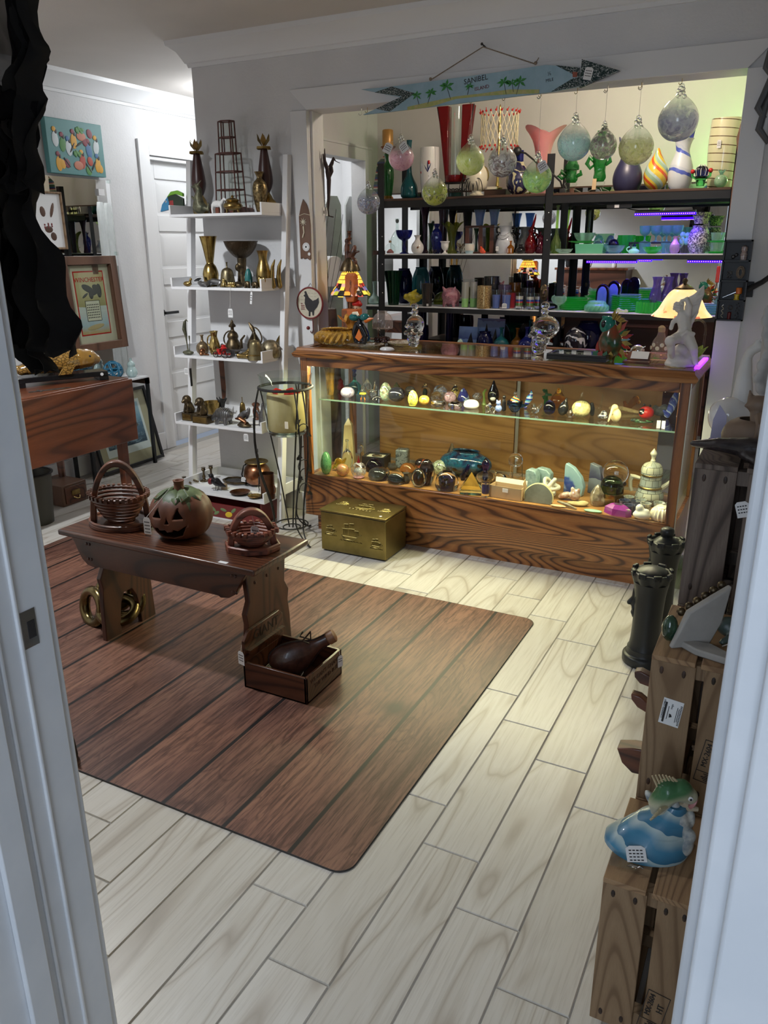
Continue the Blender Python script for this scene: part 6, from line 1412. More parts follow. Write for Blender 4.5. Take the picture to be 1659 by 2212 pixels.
crit('grey_glass_bird','grey patterned glass bird crouching right of the clear swan',(-.742,3.588,.696,.058,.053),mot((.03,.03,.035),(.45,.45,.45),60,.1,lo=.5,hi=.6,coat=1),[('e',(0,0,.012),(.026,.016,.012)),('e',(.004,0,.026),(.016,.012,.014))],.003)
crit('carved_kiwi','pale carved wooden bird with a long beak down its front',(-.679,3.554,.696,.057,.09),mot((.58,.48,.27),(.42,.33,.16),40,.7),[('e',(0,0,.030),(.024,.02,.032)),('e',(-.006,-.006,.066),(.015,.014,.014)),('l',[((-.012,-.016,.066),.007),((-.018,-.03,.03),.006),((-.024,-.03,.004),.004)])],.0032)
crit('amber_squirrel','amber glass squirrel with a raised bushy tail',(-.671,3.82,.696,.087,.069),M.amber_s,[('l',[((-.02,0,.01),.010),((-.012,0,.028),.012),((-.02,0,.046),.008)]),('l',[((0,0,.02),.012),((.02,0,.05),.018),((.03,0,.062),.018),((.044,0,.05),.010)])],.0034)
crit('driftwood_branch','piece of pale driftwood behind the carved bird',(-.681,3.774,.696,.15,.021),mot((.50,.38,.17),(.28,.20,.09),40,.8),[('l',[((-.07,.02,.012),.010),((-.02,.02,.016),.011),((.03,.01,.010),.010),((.075,0,.006),.006)])],.004)
t=W('red_ladybird','ball',(-.57,3.685,.696,.067,.055),M.red,'glossy red glass ladybird with a black face',FG,parts='body');ob('black_face',G().ell((-.014,-.022,.033),(.016,.012,.016),12,8),M.black_gloss,t);ob('eyes',G().ell((-.018,-.033,.037),(.006,.003,.003),8,5).ell((-.009,-.034,.031),(.006,.003,.003),8,5),M.porc,t);ob('knobs',G().ell((-.012,-.004,.062),.006,8,6).ell((.014,-.004,.060),.006,8,6),M.black_gloss,t)
crit('green_glass_leaf','flat green glass leaf lying before the ladybird',(-.571,3.583,.696,.121,.021),M.green_s,[('e',(0,0,.006),(.05,.02,.006)),('e',(-.028,-.002,.01),(.02,.014,.008)),('e',(.03,.004,.008),(.022,.012,.006))],.003)
crit('blue_seahorse','tall blue and white swirled glass seahorse standing at the shelf end',(-.471,3.726,.696,.071,.139),stripes('seahorse_swirl',[((.03,.05,.32),1.4),((.45,.52,.70),.7),((.08,.12,.45),1)],26,'z',2,wob=3),[('l',[((-.022,0,.012),.006),((-.03,0,.034),.007),((-.012,0,.01),.008)]),('l',[((-.012,0,.01),.009),((0,0,.05),.018),((.008,0,.085),.019),((.014,0,.115),.010),((.016,0,.128),.004)])],.0038)
crit('crystal_chunk','cluster of purple-tinted crystal beads at the far right shelf end',(-.414,3.613,.696,.048,.066),'t_lilac',[('e',(.012*cos(k*2.4),.010*sin(k*2.4),.008+.007*k),(.008,.008,.008)) for k in rg(8)],.003)
crit('dark_rock','dark jagged rock behind the blue seahorse',(-.527,3.777,.696,.097,.064),mot((.03,.032,.03),(.13,.135,.13),40,.5),[('e',(0,0,.02),(.034,.02,.022)),('e',(.02,.004,.034),(.02,.016,.02)),('e',(-.02,0,.03),(.014,.012,.018))],.004)
for i in rg(2):
 q=((-.486,3.563,.696,.018,.031),(-.466,3.615,.696,.02,.027))[i]
 solo('shelf_price_card','small upright paper price card before the seahorse, '+('left' if i==0 else 'right')+' one','card',G().box(-.008,.008,-.0005,.0005,0,.034),M.paper,(q[0],3.50,ZG),20-40*i)
# deck of the counter
ZD=.3006
def K(name,kind,p,mat,label,cat,**kw):return V(name,kind,p[0],max(3.42+p[3]*.45,min(p[1],3.83)),ZD,p[3],p[4],mat,label,cat,**kw)
def C(name,label,p,mat,parts,vox=.004,cat=FG,face=0,sm=2):
 o=blob(name,parts,M[mat] if isinstance(mat,str) else mat,vox,sm,None,(p[0],max(3.43,min(p[1],3.82)),ZD),(0,0,face));return tag(o,label,cat)
K('green_bubble_dome','egg',(-2.131,3.446,.3,.059,.121),blown('green_bubble',[(.03,.22,.06),(.20,.50,.22),(.05,.3,.1)],1,30),'tall green bubbly glass egg at the left of the counter deck',PW)
C('yellow_glass_fish','yellow ribbed glass fish behind the amber globe',(-2.095,3.523,.3,.074,.097),'yellow_s',[('e',(0,0,.04),(.03,.016,.036)),('l',[((.024,0,.05),.012),((.04,0,.075),.006)]),('l',[((-.026,0,.03),.010),((-.04,0,.012),.006)])])
K('amber_globe','ball',(-2.034,3.452,.3,.07,.065),blown('amber_pink_threads',[(.55,.4,.08),(.6,.25,.2)],.7,22),'little amber globe with pink inside and yellow threads',PW)
p=(-2.136,3.75,.3,.067,.251);w2=p[3]/2
t=solo('onyx_obelisk','tall cream onyx obelisk standing on the deck','obelisk',G().rings([[(w2*s_*1,-w2,0) for s_ in (-1,1)]+[(w2,w2,0),(-w2,w2,0)],[(-w2*.62,-w2*.62,p[4]*.86),(w2*.62,-w2*.62,p[4]*.86),(w2*.62,w2*.62,p[4]*.86),(-w2*.62,w2*.62,p[4]*.86)],[(-.001,-.001,p[4]),(.001,-.001,p[4]),(.001,.001,p[4]),(-.001,.001,p[4])]]),(lambda n:(n.set(Roughness=.25,Subsurface_Weight=.0),n.col(n.ramp(n.noise(n.coord((1,1,.35)),14,4),[(.3,(.42,.27,.08)),(.55,(.66,.55,.30)),(.8,(.76,.70,.52))])),n.m)[-1])(N('cream_onyx')),(p[0],3.70,ZD),20,angle=20)
K('clear_cruet','flask',(-2.098,3.615,.3,.06,.153),M.crystal,'clear glass bottle figure left of the obelisk','bottle')
C('glass_giraffe','slim clear glass animal figure right of the obelisk',(-2.031,3.666,.3,.056,.169),'crystal',[('l',[((0,0,.005),.018),((0,0,.04),.018),((-.002,0,.08),.010),((-.004,0,.105),.008)]),('e',(-.006,-.004,.112),(.012,.010,.009)),('l',[((-.008,0,.118),.003),((-.010,0,.128),.002)])])
t=K('red_tipped_ball','ball',(-1.939,3.446,.3,.079,.083),flit,'clear bubble-filled ball with a red pointed top and pink base',PW,parts='ball');ob('red_spire',G().turn([(.012,.066),(.009,.08),(.004,.10),(.001,.118)],12),M.t_red,t);ob('pink_base',G().lathe([(.022,0),(.03,.006),(.02,.012),(0,.013)],14),pnt((.55,.25,.27),.3),t);ob('bubble_core',G().ell((0,0,.036),(.02,.02,.022),12,8),mot((.5,.5,.48),(.8,.8,.76),150,.3),t)
p=(-1.975,3.759,.3,.172,.069)
t=thing('beetle_box','black square box with a glass-covered beetle specimen on white','box',(p[0]+.01,3.70,ZD),8)
ob('box',G().box(-.065,.065,-.055,.055,0,.055),M.black,t);ob('white_mount',G().box(-.052,.052,-.042,.042,.055,.0555),M.cream,t,angle=0)
for q in ((-.065,.065,-.055,-.043),(-.065,.065,.043,.055),(-.065,-.053,-.043,.043),(.053,.065,-.043,.043)):ob('rim',G().box(q[0],q[1],q[2],q[3],.055,.063),M.black,t)
blob('beetle',[('e',(0,0,.060),(.026,.016,.006)),('e',(.024,0,.060),(.010,.010,.005))],M.brass_dk,.0026,1,t)
K('purple_dome','dome',(-1.932,3.612,.3,.091,.069),M.purple_s,'deep purple glass dome in front of the beetle box',PW)
t=K('oval_picture_dome','disc',(-1.836,3.488,.3,.114,.06),'crystal','oval glass paperweight with a yellow landscape print',PW,parts='dome');ob('yellow_print',G().ell((0,-.018,.03),(.048,.004,.028),20,10,(-35,0,0)),mot((.66,.58,.18),(.40,.36,.12),30,.2,coat=1,lo=.5,hi=.62),t)
t=K('beach_picture_dome','dome',(-1.721,3.462,.3,.098,.061),'crystal','round glass dome with a blue and yellow beach scene',PW,parts='dome');ob('beach_print',G().ell((0,-.012,.022),(.042,.006,.02),18,9,(-30,0,0)),stripes('beach_print',[((.45,.40,.10),1),((.12,.22,.10),.5),((.40,.60,.70),1.4)],16,'z',0,interp='LINEAR'),t)
C('glass_frog','dark clear glass frog behind the picture domes',(-1.848,3.666,.3,.079,.048),'t_smoke',[('e',(0,0,.018),(.030,.024,.018)),('e',(-.012,-.01,.036),(.009,.009,.009)),('e',(.012,-.01,.036),(.009,.009,.009))])
K('lattice_ball','ball',(-1.83,3.754,.3,.075,.047),mot((.02,.02,.02),(.6,.6,.6),70,.2,lo=.5,hi=.54),'black and white netted ball',PW)
p=(-1.824,3.908,.3,.078,.104);solo('dark_glass_block','square dark glass block at the back of the deck',PW,G().box(-.034,.034,-.03,.03,0,p[4]),blown('dark_block',[(.05,.06,.06),(.3,.33,.33),(.02,.02,.02)],.9,22),(p[0],3.74,ZD),12,bev=.008)
K('brown_globe','ball',(-1.702,3.546,.3,.085,.087),M.brown_s,'brown tinted clear globe paperweight',PW)
K('mushroom_stalk','hourv',(-1.681,3.48,.3,.047,.052),'t_smoke','stubby smoky glass stalk beside the brown globe',ON)
t=K('flower_egg','egg',(-1.595,3.44,.3,.076,.094),'crystal','clear egg paperweight with dark coral flowers inside',PW,parts='shell');ob('flower_core',G().ell((0,0,.045),(.02,.016,.032),12,8),mot((.35,.06,.03),(.10,.12,.06),50,.3),t)
K('orange_black_globe','ball',(-1.715,3.745,.3,.069,.062),mot((.55,.08,.01),(.015,.01,.01),18,.05,lo=.35,hi=.5,coat=1),'black and fiery orange globe',PW)
t=K('jellyfish_weight','egg',(-1.571,3.499,.3,.081,.133),'crystal','tall egg paperweight with a pink jellyfish inside',PW,parts='shell');ob('pink_bell',G().ell((0,0,.085),(.028,.026,.022),14,9),pnt((.68,.32,.36),.3),t);g=G()
for k in rg(8):a=k*PI/4;g.tube([(.018*cos(a),.018*sin(a),.075),(.012*cos(a+.3),.012*sin(a+.3),.04),(.008*cos(a),.008*sin(a),.012)],.004,5)
ob('tentacles',g,pnt((.45,.12,.17),.3),t)
K('green_speck_globe','ball',(-1.582,3.702,.3,.089,.078),blown('green_speck',[(.35,.55,.2),(.7,.75,.6),(.2,.3,.15)],.55,40),'clear globe with green and white specks',PW)
K('frosted_flower_egg','tear',(-1.556,3.787,.3,.079,.151),'frost','tall pointed frosted egg with pressed flowers',PW)
t=K('yellow_flower_heart','dome',(-1.45,3.448,.3,.117,.098),'crystal','rounded clear weight with yellow flowers on black at the deck front',PW,parts='shell');ob('black_pot',G().lathe([(.02,.004),(.028,.03),(.030,.05),(0,.052)],14),M.navy_s,t);g=G()
for k in rg(6):g.ell((-.02+.008*k,-.03,.05+.014*sin(k*2.2)),(.006,.004,.005),8,5).tube([(-.02+.008*k,-.028,.05+.014*sin(k*2.2)),(0,-.026,.02)],.001,4)
ob('yellow_flowers',g,M.yellow,t)
C('glass_cactus_green','green glass cactus near the frosted egg',(-1.52,3.845,.3,.079,.074),'t_green',[('l',[((0,0,.005),.016),((0,0,.05),.016)]),('l',[((-.012,0,.03),.008),((-.028,0,.036),.008),((-.03,0,.055),.007)]),('l',[((.012,0,.026),.008),((.026,0,.034),.008)])])
p=(-1.458,4.06,.3,.311,.115)
t=thing('blue_art_bowl','big blue-green blown glass bowl with amber eye spots','bowl',(p[0],3.74,ZD))
ob('body',G().lathe(hollow(spl([(.05,0),(.10,.02),(.142,.055),(.13,.095),(.085,.12),(.072,.128),(.078,.135)],3),.005),30,sy=.55),blown('ocean_art',[(.01,.03,.05),(.02,.14,.22),(.01,.05,.12),(.02,.02,.05)],1,9),t)
for x_,z_ in ((-.10,.055),(.095,.075),(-.03,.05)):ob('eye_spot',G().ell((x_,-.072*math.sqrt(max(.05,1-(x_/.15)**2)),z_),(.017,.006,.011),14,8),M.amber_s,t)
C('blue_seahorse_small','glossy cobalt glass animal left of the pyramid',(-1.422,3.651,.3,.061,.106),'cobalt_s',[('l',[((-.014,0,.006),.012),((-.012,0,.03),.014),((.006,0,.055),.012),((.014,0,.082),.009)]),('l',[((-.02,0,.01),.008),((-.03,0,.02),.005)])])
p=(-1.318,3.464,.3,.12,.101)
t=thing('glass_pyramid','yellow-green glass pyramid on a faceted base',PW,(p[0],3.465,ZD),18)
a_=.052;ob('pyramid',G().rings([[(-a_,-a_*.7,0),(a_,-a_*.7,0),(a_,a_*.7,0),(-a_,a_*.7,0)],[(-a_*1.05,-a_*.75,.02),(a_*1.05,-a_*.75,.02),(a_*1.05,a_*.75,.02),(-a_*1.05,a_*.75,.02)],[(-.001,-.001,.105),(.001,-.001,.105),(.001,.001,.105),(-.001,.001,.105)]]),glass('citron_glass',(.80,.86,.45),.02),t,angle=15)
t=K('purple_perfume','flask',(-1.323,3.671,.3,.093,.089),'crystal','clear perfume bottle with deep violet stopper and neck','bottle',parts='body');ob('violet_stopper',G().turn([(.009,.06),(.016,.075),(.020,.095),(.012,.115),(.002,.125)],16),M.purple_s,t);ob('violet_core',G().turn([(.004,.008),(.012,.03),(.006,.055)],14),M.cobalt_s,t)
t=K('cobalt_mini_vase','cyl',(-1.237,3.444,.3,.04,.07),'crystal','tiny cobalt-filled glass cylinder in front of the perfume bottle','vase',parts='body');ob('cobalt_fill',G().lathe([(.010,.014),(.012,.02),(.012,.06),(0,.061)],14),M.cobalt_s,t)
C('clear_glass_swan','clear glass swan with ribbed wings behind the open carton',(-1.257,3.707,.3,.084,.071),'crystal',[('e',(0,0,.025),(.028,.02,.026)),('l',[((-.02,0,.03),.008),((-.026,0,.055),.006)]),('l',[((.02,0,.03),.012),((.034,0,.012),.010)])])
p=(-1.135,3.474,.3,.169,.075)
t=thing('open_carton','open brown paper carton with folded flaps and a price label','box',(p[0],3.475,ZD),-4)
for q in ((-.08,.08,-.034,-.032,0,.06),(-.08,.08,.032,.034,0,.06),(-.08,-.078,-.034,.034,0,.06),(.078,.08,-.034,.034,0,.06),(-.08,.08,-.034,.034,0,.002)):ob('side',G().box(*q),M.card,t)
ob('flap',G().box(-.08,.08,-.001,.001,0,.024),M.cream,t,(0,.034,.06),(-20,0,0));ob('flap',G().box(-.03,.03,-.001,.001,0,.028),M.card,t,(.08,0,.06),(0,60,90));ob('price_label',G().box(-.014,.014,-.0355,-.0342,.034,.052),M.paper,t)
p=(-1.176,3.782,.3,.08,.159)
t=thing('crystal_ball_stand','clear crystal ball held in a thin silver wire stand',ON,(p[0],3.70,ZD))
ob('crystal_ball',G().ell((0,0,.125),.036,20,14),M.crystal,t);g=G()
for k in rg(3):a=k*2*PI/3+.5;g.tube([(.04*cos(a),.04*sin(a),0),(.036*cos(a),.036*sin(a),.06),(.033*cos(a),.033*sin(a),.108)],.0022,6)
for zz in (.108,.045):g.tube([(.034*cos(a),.034*sin(a),zz) for a in [k*PI/8 for k in rg(16)]],.002,6,True)
ob('silver_stand',g,M.chrome,t)
gs_=mot((.16,.24,.25),(.30,.40,.40),45,.35,coat=.3)
for i in rg(2):
 p=((-1.06,3.668,.3,.061,.114),(-1.016,3.77,.3,.083,.094))[i];w_=p[3]/2;h_=.115
 solo('stone_bookend',('blue-green stone bookend seen from its straight side, left of the pair','blue-green stone bookend showing its rounded side, right of the pair')[i],'bookend',G().prism([(-w_,0),(w_,0),(w_,h_*.8),(w_*.5,h_*.97),(-w_*.5,h_),(-w_,h_*.93)],-.022,.022,'y'),gs_,(p[0],3.62+.04*i,ZD),-10,'stone bookends',bev=.005)
C('carved_coral_ball','openwork cream carved ball on the deck',(-.965,3.583,.3,.097,.092),mot((.66,.62,.48),(.74,.71,.60),30,.6),[('g',(lambda g:[g.tube([(.044*cos(a)*cos(b),.044*sin(a),.046+.044*cos(a)*sin(b)) for a in [k*PI/9 for k in rg(18)]],.010,7,True) for b in (0,1.05,2.1)] and g.tube([(.044*cos(a),.044*sin(a),.046) for a in [k*PI/9 for k in rg(18)]],.010,7,True) and g)(G()))],.004,'carving')
p=(-.981,3.468,.3,.133,.066)
pl=[(.066*cos(R(a))*(1+.05*sin(a*.09)),.012+.078*abs(sin(R(a)))**.8) for a in rg(0,181,12)]
t=thing('polished_stone_slice','upright grey-green polished stone slice with pale rim at the deck front','stone slice',(p[0],3.455,ZD),0,rot=(-10,0,0));ob('face',G().prism([(-.066,0),(.066,0)]+pl,-.005,.008,'y'),mot((.12,.125,.10),(.20,.205,.18),9,.2),t);ob('rind',G().tube([(u,.0015,v) for u,v in pl],.0055,6),pnt((.48,.43,.22),.6),t)
p=(-.869,3.718,.3,.108,.148)
n=N('blue_agate').set(Roughness=.15,Coat_Weight=.6);tc=n.tcn();dd=n.new('ShaderNodeVectorMath',operation='DISTANCE');n.link(tc.outputs['Object'],dd.inputs[0]);dd.inputs[1].default_value=(-.04,0,.035);f=n.noise(n.coord(rnd=False),30,3);ad=n.ma('MULTIPLY_ADD');n.link(f,ad.inputs[0]);ad.inputs[1].default_value=.05;n.link(dd.outputs['Value'],ad.inputs[2])
n.col(n.ramp(ad.outputs[0],[(.03,(.5,.62,.7)),(.045,(.02,.05,.22)),(.075,(.03,.07,.28)),(.085,(.22,.36,.42)),(.14,(.30,.44,.48)),(.16,(.08,.20,.32))]))
solo('blue_agate_slice','blue agate wedge with radiating pale bands','bookend',G().prism([(-.045,0),(.050,0),(.058,.05),(.040,.095),(0,.135),(-.040,.152),(-.045,.14)],-.014,.014,'y'),n.m,(p[0],3.66,ZD),-12,bev=.003)
C('rose_quartz_cluster','chunk of amber-pink crystal before the blue agate',(-.856,3.565,.3,.112,.07),mot((.32,.14,.08),(.62,.52,.42),40,.2,coat=.6),[('e',(-.03,0,.02),(.032,.022,.016),(0,-25,0)),('e',(.02,0,.025),(.026,.02,.026)),('e',(.03,0,.045),(.012,.012,.02),(0,30,0)),('e',(.008,0,.05),(.010,.010,.018),(0,-15,0))],.0055,'crystal',sm=0)
p=(-.777,3.813,.3,.073,.154);solo('dark_agate_bookend','dark violet agate slab standing behind the crystal ball','bookend',G().prism([(-.035,0),(.035,0),(.038,.08),(.02,.14),(-.03,.15)],-.014,.014,'y'),stripes('dark_agate',[((.05,.05,.10),3),((.20,.22,.25),1)],9,'z',0,wob=.6,interp='LINEAR'),(p[0],3.72,ZD),-20,bev=.003)
C('smoky_crystal_point','rough smoky quartz point at the deck front',(-.729,3.544,.3,.068,.11),mot((.10,.075,.04),(.42,.36,.25),26,.15,coat=.8),[('g',G().lathe([(.026,0),(.034,.03),(.03,.06),(.016,.085),(.002,.10)],6)),('e',(.02,0,.02),(.02,.018,.022))],.005,'crystal',sm=0)
p=(-.676,3.628,.3,.12,.187)
t=thing('crystal_balls_on_stand','large clear ball above a green glass ball on a brass tripod',ON,(p[0],3.60,ZD))
ob('clear_ball',G().ell((0,.05,.135),.060,24,16),M.crystal,t);ob('green_ball',G().ell((0,-.005,.085),.052,22,14),glass('moss_ball',(.12,.24,.12),.02),t);g=G().lathe(hollow([(.052,.035),(.054,.045),(.054,.055)],.003),22)
for k in rg(3):a=k*2*PI/3-PI/2+.5;g.tube([(.055*cos(a),.055*sin(a),0),(.052*cos(a),.052*sin(a),.05)],.005,6)
ob('brass_tripod',g,M.brass,t);ob('wooden_ring',G().tube([(.05*cos(a),.05+.05*sin(a),.085) for a in [k*PI/8 for k in rg(16)]],.006,6,True),M.darkwood,t)
for k in rg(3):a=k*2*PI/3+.9;ob('stand_leg',G().tube([(.05*cos(a),.05+.05*sin(a),.085),(.055*cos(a),.05+.055*sin(a),0)],.006,6),M.darkwood,t)
# tiled teapot and cups
n=N('patchwork_marble').set(Roughness=.25);br=n.new('ShaderNodeTexBrick');br.inputs['Scale'].default_value=1.0;br.inputs['Mortar Size'].default_value=.0012;br.inputs['Brick Width'].default_value=.032;br.inputs['Row Height'].default_value=.03
br.inputs['Color1'].default_value=(.34,.37,.35,1);br.inputs['Color2'].default_value=(.60,.57,.42,1);br.inputs['Mortar'].default_value=(.10,.10,.08,1)
tc=n.tcn();sp=n.sep();n.link(tc.outputs['Object'],sp.inputs[0]);at_=n.ma('ARCTAN2');n.link(sp.outputs[1],at_.inputs[0]);n.link(sp.outputs[0],at_.inputs[1]);ml=n.ma('MULTIPLY');n.link(at_.outputs[0],ml.inputs[0]);ml.inputs[1].default_value=.05;cb=n.new('ShaderNodeCombineXYZ');n.link(ml.outputs[0],cb.inputs[0]);n.link(sp.outputs[2],cb.inputs[1]);n.link(cb.outputs[0],br.inputs['Vector']);n.col(br.outputs['Color']);M['patch']=n.m
p=(-.518,3.828,.3,.145,.225)
t=thing('marble_teapot','tall teapot of patchwork green and cream marble with brass bands','teapot',(p[0],3.68,ZD))
ob('body',G().turn([(.05,0),(.058,.01),(.064,.04),(.052,.072),(.050,.085),(.046,.12),(.046,.135)],24),M.patch,t);ob('lid',G().turn([(.048,.140),(.048,.165),(.036,.188),(.014,.198),(.010,.205)],22),M.patch,t)
ob('brass_band',G().lathe([(.048,.134),(.050,.136),(.050,.142),(.048,.144)],24),M.brass,t);ob('brass_band',G().lathe([(.053,.076),(.055,.079),(.055,.083),(.052,.086)],24),M.brass,t);ob('finial',G().turn([(.012,.205),(.008,.212),(.010,.225),(.016,.238),(.008,.252),(.001,.262)],12),M.cream,t)
ob('handle',G().tube([(-.048,0,.115),(-.075,0,.12),(-.085,0,.122),(-.092,0,.10),(-.09,0,.07),(-.082,0,.05)],[.008,.010,.013,.010,.009,.008],8),M.cream,t);ob('spout',G().tube([(.05,0,.08),(.072,0,.10),(.085,0,.115),(.10,0,.118)],[.012,.010,.008,.006],8),M.cream,t)
cup0=None
for i in rg(6):
 q=((-.596,3.726,.3,.057,.047),(-.55,3.747,.3,.053,.038),(-.508,3.66,.3,.055,.037),(-.457,3.729,.3,.052,.042),(-.412,3.72,.3,.051,.028),(-.537,3.674,.3,.052,.031))[i]
 lb=('marble cup left of the teapot, tallest of the cups','marble cup half hidden behind the navy cups','marble cup right of the navy cups','marble cup right of the teapot foot','marble cup at the far right against the corner post','marble cup between the navy cups and the teapot')[i]
 yy=(3.60,3.63,3.53,3.57,3.56,3.575)[i]
 if cup0 is None:cup0=V('marble_cup','tumbler',q[0],yy,ZD,.05,.045,M.patch,lb,'cup','patchwork marble cups',wall=.003)
 else:dup(cup0,(q[0],yy,ZD),lb)
cup1=None;nv_=mot((.03,.035,.07),(.10,.11,.17),30,.15,coat=.5)
for i in rg(4):
 q=((-.604,3.613,.3,.056,.037),(-.558,3.651,.3,.056,.03),(-.572,3.568,.3,.055,.04),(-.533,3.602,.3,.055,.032))[i]
 lb='navy stone cup, %s of the four behind the white quartz'%('back left','back right','front left','front right')[i];yy=(3.545,3.555,3.485,3.495)[i]
 if cup1 is None:cup1=V('navy_stone_cup','tumbler',q[0],yy,ZD,.052,.042,nv_,lb,'cup','navy stone cups',wall=.003)
 else:dup(cup1,(q[0],yy,ZD),lb)
p=(-.844,3.471,.3,.126,.012)
C('flint_knife','thin grey flint knife lying on the deck',(p[0],3.45),mot((.10,.08,.05),(.22,.19,.12),30,.4),[('l',[((-.045,.02,.016),.006),((0,0,.014),.009),((.05,-.02,.006),.004)])],.0035,'stone',sm=1)
C('yellow_rock','flat yellowish rock with dark end',((-.808,3.529,.3,.149,.007)[0],3.50),mot((.45,.36,.17),(.28,.22,.10),18,.8),[('e',(0,0,.008),(.05,.024,.009)),('e',(.028,.006,.014),(.026,.016,.010))],.005,'stone',sm=0)
C('tan_pebble','flat tan stone at the deck front left of the jade oval',((-.88,3.436,.3,.063,.008)[0],3.44),'card',[('e',(0,0,.005),(.04,.014,.005))],.004,'stone',sm=1)
C('jade_oval','flat mint green oval stone with a white sticker',((-.719,3.445,.3,.099,.011)[0],3.435),pnt((.26,.50,.33),.25),[('e',(0,0,.006),(.045,.018,.006))],.004,'stone',sm=1)
p=(-.613,3.471,.3,.131,.045)
t=thing('purple_faceted_box','faceted purple enamelled dish with an oval opening','box',(p[0],3.45,ZD),-16)
r0=[(.066*cos(k*PI/3+.3),.030*sin(k*PI/3+.3),0) for k in rg(6)];r1=[(.062*cos(k*PI/3+.3),.028*sin(k*PI/3+.3),.030) for k in rg(6)];r2=[(.034*cos(k*PI/3+.3),.016*sin(k*PI/3+.3),.048) for k in rg(6)]
ob('body',G().rings([r0,r1,r2]),pnt((.26,.03,.24),.2),t,angle=10);ob('oval_opening',G().lathe([(.020,.0482),(.021,.0486),(0,.0484)],18,sy=.5),M.ink,t);ob('cream_corner',G().prism([(.040,-.012),(.058,-.004),(.052,.003)],.030,.036,'z'),M.cream,t)
C('white_quartz','lump of milky white quartz at the deck front',(-.506,3.432,.3,.085,.063),mot((.62,.60,.48),(.75,.74,.66),12,.35),[('e',(0,0,.02),(.040,.026,.022)),('e',(-.012,0,.048),(.018,.016,.020)),('e',(.016,0,.036),(.018,.014,.014))],.0055,'crystal',sm=0)
t=K('fluted_cream_jar','disc',(-.425,3.46,.3,.1,.063),M.cream,'squat cream fluted jar with lid in the right front corner','jar',parts='body',flute=(18,.05),n=72);ob('lid',G().turn([(.030,.050),(.031,.058),(.020,.066),(.006,.070),(.007,.076),(.001,.079)],30,flute=(10,.05)),M.cream,t)
# white ladder shelf
la=thing('ladder_shelf','white leaning ladder shelf with five trays of brass and iron ware','shelf',(-2.73,3.5,0))
def lx(g,x0,x1,y0,y1,z0,z1):return g.box(x0+2.73,x1+2.73,y0-3.5,y1-3.5,z0,z1)
for xa in (-3.045,-2.425):
 pts=[(3.385,0),(3.425,0),(3.640,1.88),(3.600,1.88)]
 ob('leaning_post',G().prism([(y-3.5,z) for y,z in pts],xa+2.73,xa+.03+2.73,'x'),M.white2,la,bev=.002)
TR=[(1.592,3.40),(1.232,3.365),(.876,3.34),(.516,3.30),(.132,3.285)]
for z,yf in TR:
 y1=3.63
 ob('tray_board',lx(G(),-3.013,-2.427,yf,y1,z,z+.014),M.white2,la,bev=.0015)
 for xa in (-3.015,-2.437):ob('tray_side',lx(G(),xa,xa+.010,yf,y1,z+.014,z+.060),M.white2,la,bev=.001)
 ob('tray_back',lx(G(),-3.005,-2.437,y1-.010,y1,z+.014,z+.060),M.white2,la,bev=.001)
for xa in (-3.0225,-2.4025):ob('wall_screw',G().ell((xa+2.73+(.0 if xa<-2.9 else 0),.145,1.872),(.008,.004,.008),10,6),M.steel,la)
ob('handle_slot',G().box(-3.0155+2.73,-3.0145+2.73,-.045,-.028,.70,.80),M.ink,la)
ZL=[z+.0143 for z,_ in TR]
def B_(name,label,p,mat,parts,vox=.004,cat=FG,face=0,sm=2,y=None):
 o=blob(name,parts,M[mat] if isinstance(mat,str) else mat,vox,sm,None,(p[0],y or p[1],p[2]),(0,0,face));return tag(o,label,cat)
# top tray
p=(-2.851,3.45,1.607,.091,.133)
B_('dragon_statue','green bronze dragon sitting at the front left of the top tray',p,'bronze_gr',[('e',(0,0,.03),(.042,.03,.03)),('l',[((0,0,.04),.028),((-.005,0,.08),.022),((.004,0,.115),.016),((-.012,0,.135),.014)]),('l',[((-.012,-.002,.135),.011),((-.034,-.006,.130),.006)]),('l',[((-.02,0,.06),.010),((-.045,0,.085),.005)]),('l',[((.03,0,.03),.016),((.055,0,.02),.010),((.06,0,.05),.005)]),('l',[((.006,0,.145),.006),((.022,0,.16),.003)])],.0045)
for i in rg(2):
 q=((-2.94,3.56,1.607,.074,.303),(-2.512,3.56,1.607,.071,.303))[i]
 t=thing('tulip_candlestick',('dark wood and brass tulip candlestick at the left of the top tray','dark wood and brass tulip candlestick at the right behind the engraved vase')[i],'candlestick',(q[0],3.565,ZL[0]),group='tulip candlesticks');h_=q[4]
 ob('brass_foot',G().turn([(.036,0),(.042,.03),(.034,.07),(.02,.095),(.02,.10)],20),M.brass,t)
 ob('wood_stem',G().turn([(.018,.095),(.036,.14),(.035,.19),(.022,.27),(.016,h_)],18),pnt((.05,.018,.016),.35),t)
 ob('drip_pan',G().lathe([(.012,h_),(.032,h_+.004),(.036,h_-.004),(.034,h_+.008),(.012,h_+.008)],24,flute=(6,.1)),M.brass,t);g=G()
 for k in rg(6):
  a=k*PI/3;c_,s_=cos(a),sin(a);g.add([(.006*c_,.006*s_,h_+.006),(.026*c_-.014*s_,.026*s_+.014*c_,h_+.035),(.034*c_,.034*s_,h_+.066),(.026*c_+.014*s_,.026*s_-.014*c_,h_+.035),(.018*c_,.018*s_,h_+.035)],[(0,1,4),(1,2,4),(2,3,4),(3,0,4),(0,3,2,1)])
 ob('tulip_cup',g,M.brass,t)
p=(-2.727,3.44,1.607,.076,.068)
